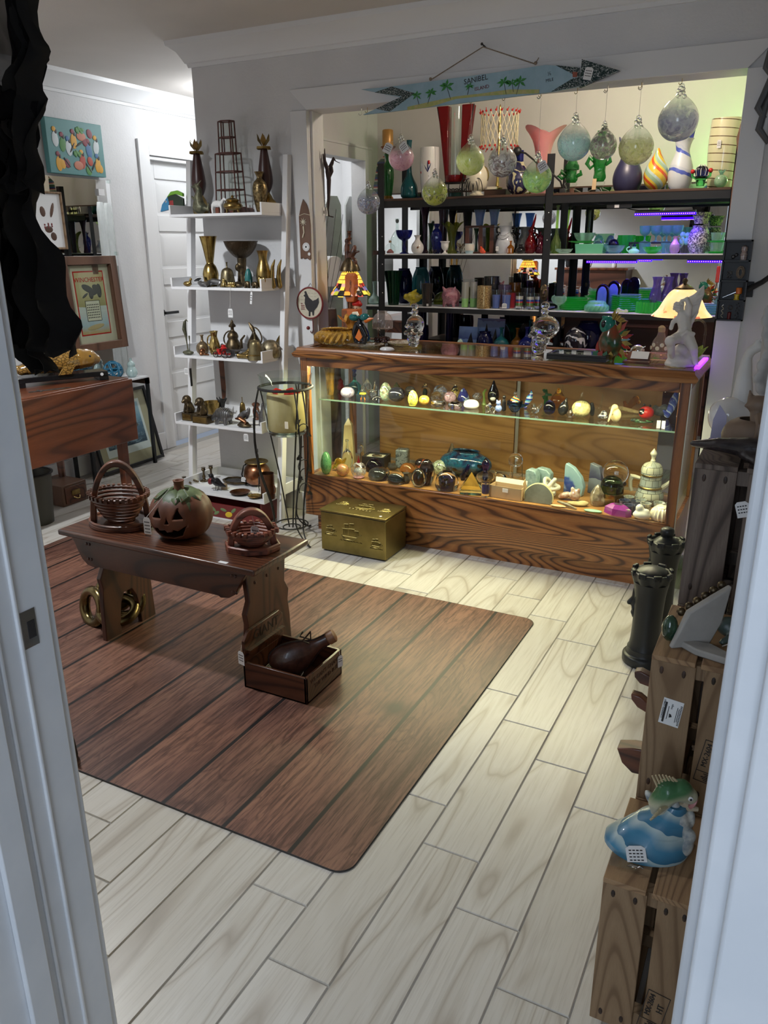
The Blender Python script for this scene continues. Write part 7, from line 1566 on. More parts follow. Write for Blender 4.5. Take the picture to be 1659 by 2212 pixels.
B_('white_horse','small white glazed horse figurine on the top tray',p,'porc',[('e',(0,0,.045),(.036,.015,.017)),('l',[((.028,0,.05),.011),((.044,0,.068),.008),((.058,0,.06),.006)])]+[('l',[((x_,y_,.04),.008),((x_*1.15,y_,.02),.006),((x_*1.1,y_,.003),.006)]) for x_ in (-.025,.025) for y_ in (-.008,.008)],.0036)
p=(-2.725,3.56,1.607,.15,.437);h_=p[4] 
t=thing('tiered_lantern','tall tapering hexagonal glass lantern with rust-red metal frame','lantern',(p[0],3.55,ZL[0]));fr_=mot((.075,.022,.018),(.14,.05,.04),60,.5,.3);g=G();pn=G()
def hexr(r,z):return [(r*cos(k*PI/3+.3),r*.62*sin(k*PI/3+.3),z) for k in rg(6)]
for r0,r1,z0,z1,m_ in ((.088,.074,.03,h_*.66,2),(.050,.046,h_*.66,h_,1)):
 for k in rg(m_+2 if m_==2 else 3):
  u=k/(m_+1 if m_==2 else 2);g.tube(hexr(r0+(r1-r0)*u,z0+(z1-z0)*u),.0036,5,True)
 A_,B2=hexr(r0,z0),hexr(r1,z1)
 for k in rg(6):g.tube([A_[k],B2[k]],.0036,5);k2=(k+1)%6;pn.add([A_[k],A_[k2],B2[k2],B2[k]],[(0,1,2,3)])
ob('metal_frame',g,fr_,t);ob('glass_sides',pn,M.pane,t,angle=0);ob('wooden_base',G().box(-.095,.095,-.06,.06,0,.03),M.carved_r,t,bev=.004)
p=(-2.623,3.43,1.607,.093,.06)
t=V('incense_burner','moonjar',p[0],3.43,ZL[0]+.012,.095,.042,'brass','squat brass incense burner with pierced domed lid and three feet','incense burner',parts='bowl');ob('pierced_lid',G().turn([(.03,.042),(.034,.048),(.02,.056),(.006,.060),(.008,.066),(.001,.072)],18),M.brass,t)
for k in rg(3):a=k*2.1;ob('foot',G().tube([(.03*cos(a),.03*sin(a),.008),(.034*cos(a),.034*sin(a),-.012)],[.008,.004],7),M.brass,t)
V('engraved_vase','baluster',-2.502,3.5,1.607,.075,.19,mot((.06,.04,.02),(.36,.26,.12),90,.35,.9,.3),'engraved brass baluster vase at the right of the top tray','vase',wall=.002)
V('brass_duck','tear',*((-2.454,3.54,1.607,.061,.096)),'brass','brass bud-shaped ornament behind the engraved vase',ON,lean=(0,-20,0))
p=(-3.109,3.56,1.672)
t=thing('painted_wood_fish','painted wooden fish with blue head and green fin, hung beside the top tray',ON,(p[0],3.545,p[2]));bl_=[(-.085,-.035),(-.07,-.01),(-.02,.035),(.03,.04),(.075,.02),(.075,-.035)]
ob('body',G().prism(bl_,-.007,.007,'y'),pnt((.02,.04,.02),.4),t,bev=.002);ob('blue_head',G().prism([(-.088,-.045),(-.072,-.008),(-.03,.03),(-.022,0),(-.028,-.035)],-.009,.008,'y'),pnt((.05,.27,.52),.35),t,bev=.002);ob('green_fin',G().prism([(-.035,.028),(-.005,.055),(.04,.06),(.075,.045),(.075,.028),(.03,.042),(-.01,.036)],-.008,.008,'y'),pnt((.20,.48,.04),.4),t,bev=.002);ob('red_gill',G().prism([(-.022,-.03),(.008,-.03),(.008,.012),(-.018,.01)],-.0085,.0075,'y'),pnt((.35,.03,.03),.4),t,bev=.002);ob('eye',G().ell((-.042,-.010,.006),(.006,.002,.006),10,6),M.porc,t);ob('pupil',G().ell((-.042,-.012,.006),(.003,.001,.003),8,5),M.ink,t);ob('hanging_peg',G().box(.03,.075,.006,.03,-.03,-.01),M.white2,t)
# second tray
V('brass_trumpet_vase','trumpetvase',-2.819,3.46,1.247,.098,.251,mot((.14,.09,.03),(.50,.36,.12),8,.25,1),'tall brass vase with a wide flared neck and round base','vase',wall=.002)
p=(-2.664,3.52,1.247,.162,.227);h_=p[4]
t=thing('pierced_bowl','dark bronze openwork bowl held up by a group of cherubs','bowl',(p[0],3.53,ZL[1]));nb=N('pierced_bronze');nb.set(Base_Color=(.085,.062,.040),Metallic=.9,Roughness=.4);f=nb.noise(nb.coord(rnd=False),42,2,.5,1);nb.bump(f,.9,.006);ob('bowl',G().lathe(hollow(spl([(.022,h_*.62),(.05,h_*.70),(.075,h_*.84),(.088,h_*.98),(.092,h_)],3),.004),28),nb.m,t)
blob('cherub_stem',[('l',[((0,0,.02),.030),((0,0,h_*.4),.022),((0,0,h_*.62),.026)])]+[('e',(.024*cos(k*2.1),.024*sin(k*2.1),h_*(.18+.12*(k%3))),(.016,.016,.020)) for k in rg(7)]+[('e',(0,0,.008),(.036,.036,.010))],M.brass_dk,.004,1,t)
V('brass_bell','bell',-2.694,3.44,1.247,.087,.123,mot((.12,.10,.06),(.30,.25,.15),60,.4,.9,.2),'domed engraved brass bell with a flat knob','bell')
t=V('teal_jar','egg',-2.544,3.42,1.247,.04,.093,mot((.01,.10,.10),(.03,.18,.17),40,.4),'small upright teal painted egg-shaped jar','jar'); 
V('brass_neck_vase','hourv',-2.478,3.46,1.247,.078,.179,'brass','reddish brass vase with bands and a cupped neck','vase',wall=.002)
for i in rg(2):
 q=((-2.428,3.47,1.247,.043,.175),(-2.409,3.5,1.247,.043,.174))[i];B_('brass_plume',('curved brass plume ornament, left of two at the tray end','curved brass plume ornament, right of two at the tray end')[i],q,'brass',[('l',[((0,0,.006),.014),((-.006,0,.05),.013),((0,0,.10),.010),((.016,0,.135),.004)])],.004,ON)
B_('brass_duck_box','little brass duck-shaped lidded box at the front left of the second tray',(-2.917,3.385,1.247,.059,.04),'brass',[('e',(0,0,.014),(.026,.018,.014)),('l',[((.016,0,.02),.008),((.024,0,.038),.007),((.032,0,.036),.003)])],.003)
B_('iron_toad','dark iron toad lying near the front of the second tray',(-2.808,3.385,1.247,.073,.046),'pewter',[('e',(0,0,.014),(.034,.02,.014)),('e',(-.024,0,.02),(.014,.014,.012)),('l',[((.02,-.012,.012),.008),((.034,-.02,.004),.005)])],.0035)
B_('iron_lizard','dark iron crocodile stretched behind the brass octopus',(-2.764,3.43,1.247,.146,.068),'pewter',[('l',[((-.06,0,.018),.010),((-.02,0,.025),.018),((.03,0,.022),.014),((.07,0,.01),.006)]),('l',[((-.02,-.01,.015),.007),((-.024,-.022,.004),.005)]),('l',[((.03,-.01,.015),.007),((.03,-.022,.004),.005)])],.004)
t=thing('scallop_ornament','black fluted shell with white rim propped on the second tray',ON,((-2.855,3.4,1.292)[0],3.40,ZL[1]+.03),rot=(35,0,-20));ob('shell',G().lathe([(.004,-.006),(.03,.004),(.032,.006),(.003,0)],40,flute=(12,.08),sy=.6),M.black_gloss,t);ob('white_rim',G().tube([(.032*cos(a),.0195*sin(a),.006) for a in [k*PI/10 for k in rg(20)]],.0018,5,True),M.porc,t)
for i in rg(6):
 q=((-2.681,3.39,1.247,.038,.074),(-2.62,3.375,1.247,.052,.048),(-2.597,3.4,1.247,.062,.061),(-2.521,3.375,1.247,.042,.043),(-2.476,3.38,1.247,.035,.045),(-2.456,3.4,1.247,.051,.072))[i]
 B_(('brass_octopus','brass_knot','iron_turtle','brass_elephant','brass_elephant','brass_eagle')[i],('tangled bright brass octopus under the bell','ring of bright brass knuckle-like loops with a hanging price tag','dark flat turtle box on white paper behind the brass loops','little brass elephant, left of the pair at the tray front','little brass elephant, right of the pair at the tray front','brass eagle with folded wings at the tray front right')[i],q,('brass_hi','brass_hi','brass_dk','brass_dk','brass_dk','brass')[i],
    ([('l',[((.016*cos(k),.012*sin(k),.004),.004),((.006*cos(k+.5),.006*sin(k+.5),.02),.005),((0,0,.04),.006)]) for k in rg(6)],[('l',[((-.02+.012*k,0,.012),.006),((-.014+.012*k,-.006,.022),.006)]) for k in rg(4)]+[('e',(0,0,.006),(.03,.012,.006))],[('e',(0,0,.012),(.034,.024,.012)),('e',(0,0,.022),(.02,.016,.008))],
  [('e',(0,0,.022),(.018,.012,.013))]+[('l',[((x_,y_,.018),.006),((x_,y_,.003),.005)]) for x_ in (-.01,.01) for y_ in (-.006,.006)]+[('l',[((-.016,0,.026),.008),((-.026,0,.016),.004),((-.026,0,.004),.003)])],[('e',(0,0,.020),(.016,.011,.012))]+[('l',[((x_,y_,.016),.005),((x_,y_,.003),.005)]) for x_ in (-.01,.01) for y_ in (-.006,.006)]+[('l',[((-.014,0,.024),.007),((-.024,0,.014),.004)])],
  [('e',(0,0,.014),(.016,.014,.016)),('l',[((0,0,.02),.014),((-.004,0,.045),.012),((-.012,0,.055),.007),((-.02,0,.052),.003)]),('e',(.014,0,.03),(.016,.010,.026),(0,20,0))])[i],.003)
 if i==1:ptag(BO['brass_knot'],(0,-.025,-.125),(.030,.044),(90,0,0),(0,-.012,.01))
solo('white_card','small white card under the dark turtle box','card',G().box(-.045,.045,-.03,.02,0,.0007),M.paper,((-2.605,3.42,1.294)[0],3.43,ZL[1]-.0002))
ptag(la,(-2.487+2.73,3.355-3.5,1.20),(.012,.06),(90,8,0),(-2.49+2.73,3.36-3.5,1.29))
# third tray
p=(-2.939,3.37,.89,.05,.168)
t=thing('metal_heron','slender patinated metal heron with curved bill on a rocky base',FG,(p[0],3.37,ZL[2]));B=[('e',(0,0,.012),(.036,.022,.012)),('l',[((0,0,.02),.004),((-.004,0,.07),.004),((-.006,0,.10),.006)]),('l',[((-.006,0,.10),.007),((-.014,0,.135),.012),((-.008,0,.17),.009)]),('l',[((-.008,0,.17),.007),((.004,0,.185),.005),((.014,0,.178),.003)]),('l',[((.01,0,.02),.003),((.016,0,.07),.003),((.016,0,.10),.005)])];blob('body',B,M.bronze_gr,.0032,2,t);ptag(t,(.002,-.03,-.085),(.028,.034),(90,0,0),(0,-.02,0))
V('engraved_flask','flask',*((-2.904,3.45,.89,.069,.101)),mot((.14,.10,.06),(.38,.28,.16),70,.4,.8,.3),'round engraved brass flask on the third tray','flask')
t=V('brass_pitcher','hourv',*((-2.82,3.45,.89,.061,.124)),'brass_hi','bright brass pitcher with a bowed handle','pitcher',parts='body',wall=.002);ear(t,.024,.10,.026,.04,.022,.004,'brass_hi',side=-1)
p=(-2.747,3.52,.89,.076,.182)
t=V('coffee_pot','gourd',p[0],3.52,ZL[2],.085,p[4]*.78,'brass_dk','dark bronze coffee pot with long curved spout and pointed lid','coffee pot',parts='body');ob('pointed_lid',G().lathe(spl([(.018,p[4]*.78),(.020,p[4]*.82),(.008,p[4]*.9),(.009,p[4]*.92),(.001,p[4])],2),14),M.brass_dk,t);ob('spout',G().tube([(.03,0,.03),(.055,0,.035),(.055,0,.075),(.08,0,.10)],[.010,.009,.007,.005],8),M.brass_dk,t);ear(t,.014,.12,.03,.04,.04,.004,'brass_dk',side=-1)
p=(-2.62,3.54,.89,.086,.168)
t=V('ewer','tear',p[0],3.54,ZL[2],.08,p[4]*.75,'brass_dk','dark bronze ewer with an upswept lip and tall looped handle','ewer',parts='body');ob('lip',G().tube([(0,0,p[4]*.72),(-.012,0,p[4]*.85),(-.03,0,p[4])],[.010,.012,.003],8),M.brass_dk,t);ear(t,.006,p[4]*.85,.03,p[4]*.35,.03,.004,'brass_dk')
t=V('pagoda_bell','bell',*((-2.488,3.365,.89,.082,.13)),mot((.15,.12,.06),(.28,.23,.12),20,.4,.8),'tiered olive brass bell with pagoda finial at the tray front','bell',parts='bell');ob('ring_band',G().lathe([(.034,.02),(.038,.022),(.038,.028),(.034,.03)],20),M.brass,t)
t=V('dome_teapot','dome',*((-2.467,3.47,.89,.112,.092)),mot((.17,.14,.09),(.33,.28,.18),80,.45,.8,.2),'low domed stippled brass teapot near the right post','teapot',parts='body');ob('knob',G().lathe([(.016,.055),(.012,.062),(.012,.072),(.006,.078)],12),M.brass,t);ob('arched_handle',G().tube([(.02,0,.05),(.04,0,.075),(.055,0,.06)],.004,7),M.brass_dk,t)
solo('brass_tray','round dark brass tray leaning on the right side of the third tray','tray',G().lathe([(0,0),(.05,.001),(.056,.006),(.058,.006),(.05,-.003)],26),M.brass,(-2.46,3.54,ZL[2]+.058),0,rot=(0,-70,15))
t=thing('toy_fire_engine','red toy fire engine carriage with black spoked wheels','toy',((-2.698,3.36,.891)[0],3.36,ZL[2]),-6)
ob('chassis',G().box(-.055,.05,-.010,.010,.016,.024),M.red,t);ob('red_boiler',G().lathe([(.012,.024),(.014,.045),(.018,.05),(.012,.056),(.012,.066),(.006,.068)],14),M.red,t,(.012,0,0));ob('driver_seat',G().box(-.03,-.012,-.010,.010,.024,.045),M.red,t);ob('iron_bars',G().tube([(-.055,0,.02),(-.085,0,.012)],.002,5).tube([(-.02,-.008,.045),(-.035,-.008,.056)],.002,5),M.iron,t)
for x_,r_ in ((-.038,.016),(.030,.022)):
 for y_ in (-.014,.014):
  g=G().tube([(r_*cos(a),0,r_*sin(a)) for a in [k*PI/8 for k in rg(16)]],.0022,5,True)
  for k in rg(4):a=k*PI/4;g.tube([(-r_*cos(a),0,-r_*sin(a)),(r_*cos(a),0,r_*sin(a))],.0012,4)
  ob('spoked_wheel',g,M.iron,t,(x_,y_,r_))
B_('brass_skull','small copper-brass skull left of the toy fire engine',(-2.853,3.385,.89,.055,.056),'copper',[('e',(0,0,.022),(.017,.018,.017)),('e',(0,-.012,.008),(.012,.010,.008)),('l',[((.016,0,.006),.006),((.04,0,.006),.005)])],.003)
solo('brass_scales','flat brass scale beam behind the toy engine','scale',G().box(-.05,.05,-.014,.014,.03,.036).box(-.008,.008,-.008,.008,0,.03),M.pewter,((-2.676,3.42,.943)[0],3.42,ZL[2]))
B_('brass_horn','curved bright brass horn left of the pagoda bell',(-2.587,3.42,.89,.073,.067),'brass_hi',[('l',[((-.03,0,.014),.008),((0,0,.02),.012),((.026,0,.036),.017)])],.0035,'horn')
solo('brass_barrel','ribbed brass cylinder lying at the front of the third tray',ON,G().lathe([(0,-.035),(.012,-.035),(.014,-.03),(.012,-.025),(.012,.025),(.014,.03),(.012,.035),(0,.035)],16).xf(T(0,0,.0142,0,90,0)),M.brass,((-2.567,3.355,.904)[0],3.365,ZL[2]))
B_('brass_owl','little brass owl between pitcher and coffee pot',(-2.784,3.47,.89,.035,.092),'brass_dk',[('l',[((0,0,.006),.012),((0,0,.03),.013),((0,0,.048),.010)])],.003)
# fourth tray
for i in rg(2):
 q=((-2.958,3.36,.53,.077,.155),(-2.846,3.335,.53,.086,.157))[i]
 t=thing('lion_bookend','bronze seated lion bookend on a rectangular plinth, '+('left' if i==0 else 'right')+' one','bookend',(q[0],q[1],ZL[3]),group='lion bookends')
 w_=(.034,.052)[i];ob('plinth',G().box(-w_,w_,-.026,.03,0,.044),M.brass_dk,t,bev=.002);ob('panel_trim',G().box(-w_+.006,w_-.006,-.0275,-.0258,.006,.036),M.brass,t,bev=.001)
 blob('lion',[('l',[((.01,.006,.06),.022),((-.004,.002,.088),.022)]),('e',(-.008,-.004,.115),(.026,.024,.026)),('l',[((-.012,-.02,.112),.012),((-.014,-.03,.106),.009)]),('l',[((-.012,-.012,.085),.008),((-.016,-.02,.05),.008)]),('l',[((.008,-.014,.085),.008),((.006,-.02,.05),.008)]),('e',(0,0,.05),(.03,.022,.010))],M.brass_dk,.0036,1,t)
B_('iron_armadillo','dark iron armadillo with banded wire shell on the fourth tray',(-2.729,3.36,.53,.151,.107),'pewter',[('e',(.01,0,.05),(.062,.032,.038)),('l',[((-.04,0,.045),.02),((-.065,-.004,.025),.012),((-.075,-.006,.008),.006)]),('l',[((-.02,-.02,.03),.012),((-.024,-.024,.004),.010)]),('l',[((.035,-.02,.03),.012),((.036,-.024,.004),.010)]),('l',[((.035,.02,.03),.012),((.036,.024,.004),.010)])],.0045)
g=G()
for k in rg(8):g.tube([(-.03+.012*k,.034*cos(a)*(1-((k-4)/9)**2),.05+.040*sin(a)*(1-((k-4)/9)**2)) for a in [R(d) for d in rg(0,181,20)]],.0016,4)
ob('shell_bands',g,M.chrome,BO['iron_armadillo'])
V('brass_footed_bowl','bowl',*((-2.913,3.5,.53,.106,.083)),'brass','brass bowl behind the lion bookends','bowl',wall=.002)
B_('black_crown_stand','black ornate spiky iron stand at the back of the fourth tray',(-2.861,3.53,.53,.074,.143),'iron',[('l',[((0,0,.004),.024),((0,0,.05),.012),((0,0,.08),.020)])]+[('l',[((.016*cos(k*1.26),.012*sin(k*1.26),.08),.006),((.034*cos(k*1.26),.02*sin(k*1.26),.105),.004)]) for k in rg(5)],.0038,'stand')
t=thing('dolphin_shell','silvery shell ornament with a copper dolphin on an oval base',ON,((-2.573,3.345,.575)[0],3.345,ZL[3]));blob('base',[('e',(0,0,.01),(.045,.026,.011)),('e',(0,0,.022),(.03,.018,.012))],M.brass_dk,.004,1,t);ob('shell_left',G().ell((-.012,.006,.062),(.048,.010,.018),14,8,(0,-35,0)),M.pewter,t);ob('shell_right',G().ell((.02,.01,.075),(.014,.008,.035),14,8,(0,20,0)),M.pewter,t);ob('dolphin',G().tube([(-.045,-.014,.045),(-.01,-.02,.05),(.02,-.018,.035),(.018,-.014,.018)],[.004,.012,.010,.004],9),M.copper,t)
B_('wooden_mask_small','small dark carved wooden head behind the shell ornament',(-2.627,3.53,.53,.057,.147),'carved',[('e',(0,0,.045),(.022,.018,.036)),('e',(0,0,.085),(.026,.02,.014)),('e',(0,0,.006),(.024,.02,.008))],.004)
V('brass_small_bell','bell',*((-2.712,3.52,.53,.042,.122)),'brass','tiny brass bell behind the shell ornament','bell')
B_('pewter_pitcher','dull silvery figurine at the right end of the fourth tray',(-2.507,3.42,.53,.065,.145),'pewter',[('l',[((0,0,.006),.022),((0,0,.05),.020),((.006,0,.09),.012)]),('l',[((.006,0,.09),.012),((.014,0,.115),.014)]),('l',[((-.012,0,.05),.008),((-.034,0,.08),.005)])],.004)
ptag(la,(-2.53+2.73,3.297-3.5,.488),(.030,.040),(90,0,0),None)
p=(-2.917,3.55,.809);solo('notched_wood_strip','dark notched strip of wood hanging below the third tray','saw blade',G().prism([(-.016,0),(.016,0),(.020,-.20),(.012,-.275),(-.008,-.275)],-.004,.004,'y'),M.carved,(p[0],3.615,.878),bev=.001)
# bottom tray
for i in rg(3):
 q=((-2.978,3.46,.146,.049,.083),(-2.956,3.5,.146,.049,.087),(-3.076,3.4,.146,.038,.013))[i]
 V('candle_cup','stick',q[0],q[1],ZL[4],.05,max(.03,min(q[4],.09)),'brass_dk',('dark bronze candle cup left of the metal bird','dark bronze candle cup behind the metal bird','tiny bronze candle cup at the tray edge')[i],'candlestick')
for i in rg(2):
 q=((-3.027,3.36,.164),(-3.006,3.4,.162))[i];o=B_('brass_hook',('curved brass hook lying at the front left of the bottom tray','curved brass hook lying behind the first one')[i],(q[0],q[1],ZL[4]),'brass_dk',[('l',[((-.035,-.01,.006),.006),((-.01,0,.02),.008),((.03,.004,.012),.006)])],.003,'hook')
p=(-2.795,3.36,.146,.089,.125)
t=thing('metal_bird','dark metal bird with a red breast standing on thin legs',FG,(p[0],3.35,ZL[4]));blob('body',[('l',[((-.03,0,.055),.018),((0,0,.048),.024),((.03,0,.036),.014),((.06,0,.03),.005)]),('e',(-.036,0,.078),(.016,.014,.015)),('l',[((-.045,0,.08),.005),((-.066,0,.088),.002)])],M.black_gloss,.0036,2,t);ob('red_breast',G().ell((-.036,-.006,.050),(.016,.018,.022),12,8,(0,25,0)),M.rednut,t);ob('legs',G().tube([(-.004,-.006,.03),(-.006,-.008,0)],.0016,5).tube([(.006,.006,.03),(.006,.006,0)],.0016,5).tube([(-.022,-.010,.0015),(.012,-.006,.0015)],.0016,5).tube([(-.006,.004,.0015),(.026,.008,.0015)],.0016,5),M.iron,t)
p=(-2.79,3.5,.2);g=G().prism([(.085*cos(k*PI/4+.4),.06*sin(k*PI/4+.4)) for k in rg(8)],0,.010,'z')
t=thing('octagonal_tray','dark octagonal metal tray lying at the back of the bottom tray','tray',(p[0],3.52,ZL[4]));ob('base',g,M.pewter,t);ob('raised_rim',G().tube([(.083*cos(k*PI/4+.4),.058*sin(k*PI/4+.4),.012) for k in rg(8)],.007,6,True),M.brass_dk,t)
p=(-2.621,3.5,.146,.142,.181)
t=V('copper_cauldron','jar',p[0]-.03,3.535,ZL[4]+.01,.155,.125,'copper','old copper cauldron with dark iron bail handle on the bottom tray','cauldron',parts='body',wall=.003);ob('iron_handle',G().tube([(-.06,0,.115)]+[(-.075,-.02,.10),(-.085,-.03,.05),(-.06,-.05,.02),(-.03,-.07,.03)],.0045,7),M.iron,t);ob('flared_rim',G().lathe([(.055,.120),(.068,.128),(.066,.132),(.054,.125)],26),M.brass,t);ptag(t,(-.045,-.07,.035),(.03,.026),(80,0,0),(-.07,-.02,.11))
t=V('copper_mug','cyl',*((-2.454,3.36,.146,.076,.138)),mot((.12,.06,.035),(.26,.13,.075),12,.35,.9),'plain brown copper mug at the right of the bottom tray','mug',parts='body',wall=.002);ear(t,.034,.08,.036,.03,.016,.003,'copper')
V('copper_dish','dish',(-2.632,3.345,.172)[0],3.345,ZL[4],.115,.016,'copper','round shallow copper dish at the front of the bottom tray','dish',wall=.002)
V('brass_dish','dish',(-2.518,3.32,.16)[0],3.325,ZL[4],.078,.014,'brass_hi','small round brass dish at the front right corner','dish',wall=.002)
solo('tan_cylinder','small tan wooden cylinder left of the copper dish','block',G().lathe([(.018,0),(.018,.028),(.016,.03),(0,.03)],14),pnt((.30,.22,.14),.6),((-2.772,3.38,.165)[0],3.385,ZL[4]))
# red fruit crate under the bottom tray
t=thing('fruit_crate','dark red wooden crate painted with grapes, lemon and leaves under the ladder shelf','crate',(-2.74,3.40,0))
for q in ((-.275,.275,-.10,-.088,0,.085),(-.275,.275,.088,.10,0,.12),(-.275,-.263,-.088,.088,0,.12),(.263,.275,-.088,.088,0,.12),(-.263,.263,-.088,.088,0,.012)):ob('board',G().box(*q),M.rednut,t,bev=.002)
for k in rg(9):ob('painted_grape',G().ell((-.12+.012*(k%3)+.004*(k//3),-.1005,.058-.010*(k//3)),(.006,.0015,.006),9,6),pnt((.10,.12,.30),.4),t)
ob('painted_lemon',G().ell((.055,-.1005,.032),(.025,.0015,.016),14,8,(0,-15,0)),M.yellow,t);g=G()
for x_,z_,r_ in ((-.15,.03,30),(-.08,.065,-20),(-.05,.05,40),(-.03,.03,-30),(.02,.055,10),(.09,.06,-40),(-.19,.05,0)):g.ell((x_,-.1004,z_),(.022,.001,.009),10,6,(0,r_,0))
ob('painted_leaves',g,pnt((.16,.24,.10),.5),t);ob('white_edge',G().box(-.275,.275,-.106,-.1005,0,.006),M.white2,t)
# plant stand with candle
cx,cy,zr=-2.215,3.225,.79
t=thing('iron_plant_stand','black wrought iron stand with leafy scrolls holding a glass candle bowl','plant stand',(cx,cy,0))
def ring(r,z,rad,n=28):return [(r*cos(2*PI*k/n),r*sin(2*PI*k/n),z) for k in rg(n)]
ob('top_ring',G().tube(ring(.132,zr,0),.007,7,True),M.iron,t);ob('base_ring',G().tube(ring(.085,.075,0),.004,6,True).tube(ring(.045,.06,0),.0035,6,True),M.iron,t)
for k in rg(3):
 a=R((-28,92,212)[k]);c_,s_=cos(a),sin(a)
 pr_=[(.13,zr),(.155,.68),(.165,.52),(.145,.36),(.10,.20),(.088,.10),(.11,.05),(.16,.012),(.19,.006)]
 for off in (-.022,.022):
  ob('bowed_leg',G().tube([(r_*c_-off*s_*(1 if z>.1 else z/.1),r_*s_+off*c_*(1 if z>.1 else z/.1),z) for r_,z in spl(pr_,3)],.0038,6),M.iron,t)
 ob('inner_strut',G().tube([(.125*c_,.125*s_,zr),(.05*c_,.05*s_,.35),(.012*c_,.012*s_,.06)],.0036,6),M.iron,t)
 for z0 in (.60,.42,.30):
  rr=.165 if z0>.5 else .155;e=.03
  ob('scroll',G().tube([(rr*c_-u*s_,rr*s_+u*c_,z0+v) for u,v in [(.03*cos(R(d)),.035*sin(R(d))) for d in rg(-60,230,29)]],.0026,5),M.iron,t)
  for sg_,dz in ((-1,.045),(1,-.02)):
   M_=Matrix.Translation((rr*c_-sg_*.028*s_,rr*s_+sg_*.028*c_,z0+dz))@Matrix.Rotation(a+PI/2,4,'Z')@Matrix.Rotation(R(40*sg_),4,'Y')
   ob('iron_leaf',G().prism([(-.012,0),(-.004,.009),(.006,.008),(.022,0),(.006,-.008),(-.004,-.009)],-.001,.001,'y').xf(M_),M.iron,t)
t=thing('candle_bowl','tall clear glass bowl seated in the iron stand with a big tan candle inside','candle holder',(cx,cy,.555))
ob('glass_bowl',G().lathe(hollow(spl([(.055,0),(.092,.012),(.104,.04),(.108,.12),(.116,.20),(.126,.265),(.133,.30)],3),.003),36),M.clr,t);ob('thick_foot',G().turn([(.05,-.008),(.085,0),(.09,.010),(.05,.012)],30),M.crystal,t)
ob('tan_candle',G().lathe([(.088,.022),(.094,.03),(.095,.20),(.090,.208),(0,.204)],30),mot((.56,.42,.18),(.64,.50,.25),10,.45),t);g=G()
for k in rg(5):g.tube([(.05*cos(k*1.3),.05*sin(k*1.3),.208),(.07*cos(k*1.3+.3),.06*sin(k*1.3+.3),.215),(.075*cos(k*1.3+.7),.06*sin(k*1.3+.7),.210)],[.006,.009,.004],6)
ob('red_petals',g,M.red,t);ob('glass_gems',G().ell((0,-.03,.214),(.02,.016,.01),10,6).ell((.03,.02,.214),(.018,.015,.01),10,6),M.clr,t);ob('price_sticker',G().box(.05,.07,-.0935,-.0925,.05,.085),M.cream,t)
# brass box by the counter
t=thing('brass_log_box','embossed brass-covered box with sailing ships in front of the counter','box',(-1.80,3.25,0))
M['box_b']=mot((.20,.155,.05),(.30,.235,.085),6,.38,.95,.03)
ob('body',G().box(-.180,.180,-.112,.112,.008,.205),M.box_b,t,bev=.003);ob('lid',G().box(-.186,.184,-.118,.114,.210,.220),M.box_b,t,bev=.003);ob('plinth',G().box(-.17,.17,-.10,.10,0,.009),M.black,t);ob('lid_gap',G().box(-.178,.178,-.110,.110,.204,.211),M.black,t);ob('price_sticker',G().lathe([(.007,.2202),(.007,.2206),(0,.2206)],12),M.paper,t,(.14,-.085,0))
def ship(s_,x0,z0,front=True):
 g=G()
 def P3(u,v,e):return (x0+u*s_,-.1125-e,z0+v*s_) if front else (x0+u*s_,z0+v*s_,.2203+e)
 for (u0,v0,w,h) in ((-.55,.1,.45,.5),(0,.1,.5,.55),(-.4,.65,.35,.35),(.1,.7,.35,.4),(.55,.15,.3,.4)):
  for k in rg(4):g.tube([P3(u0+w*k/4,v0,0),P3(u0+w*k/4+.05,v0+h*.5,.0022),P3(u0+w*k/4,v0+h,0)],.0016,4)
  g.tube([P3(u0-.04,v0+h,.001),P3(u0+w+.02,v0+h+.03,.001)],.0018,4)
 g.tube([P3(-.7,.05,0),P3(-.45,-.28,.002),P3(.4,-.28,.002),P3(.8,.12,0),P3(1.1,.25,0)],.003,5);g.tube([P3(-.62,-.02,0),P3(.7,0,.002)],.002,4)
 for k in rg(7):g.tube([P3(-.9+.3*k,-.42,0),P3(-.78+.3*k,-.36,.0015),P3(-.66+.3*k,-.44,0)],.0018,4)
 return g
for nm,a in (('embossed_ship',(.062,-.02,.10,True)),('embossed_ship',(.034,-.13,.105,True)),('embossed_ship',(.034,.125,.075,True)),('embossed_lid_ship',(.062,0,-.02,False)),('embossed_lid_ship',(.030,-.12,0,False)),('embossed_lid_ship',(.030,.12,-.01,False))):ob(nm,ship(*a),M.box_b,t)
# on the partition wall
p=(-2.327,3.62,1.517)
t=thing('thermometer_board','pointed dark wood plaque with edelweiss flower and round thermometer','plaque',(p[0],YW-.016,p[2]));hz=.135
ob('board',G().prism([(-.032,-hz),(-.02,-hz+.008),(-.01,-hz),(.005,-hz+.006),(.02,-hz-.004),(.032,-hz),(.035,.03),(.030,.09),(.015,.13),(-.005,.155),(-.02,.12),(-.034,.07)],-.006,0,'y'),M.brownframe,t,bev=.002)
g=G()
for k in rg(9):a=k*2*PI/9;g.prism([(.003*cos(a+1.6),.003*sin(a+1.6)),(.022*cos(a),.022*sin(a)),(-.003*cos(a+1.6),-.003*sin(a+1.6))],-.002,0,'y')
ob('edelweiss',g.ell((0,-.002,0),(.007,.003,.007),10,6).tube([(0,-.001,-.02),(.004,-.002,-.05),(-.006,-.002,-.075)],.004,5),M.cream,t,(-.006,-.007,.045));ob('dial',G().lathe([(.021,0),(.021,.003),(0,.003)],22).xf(T(0,0,0,90,0,0)),M.paper,t,(.006,-.006,-.075));ob('dial_hub',G().ell((.006,-.010,-.075),(.005,.002,.005),10,6),M.ink,t);g=G()
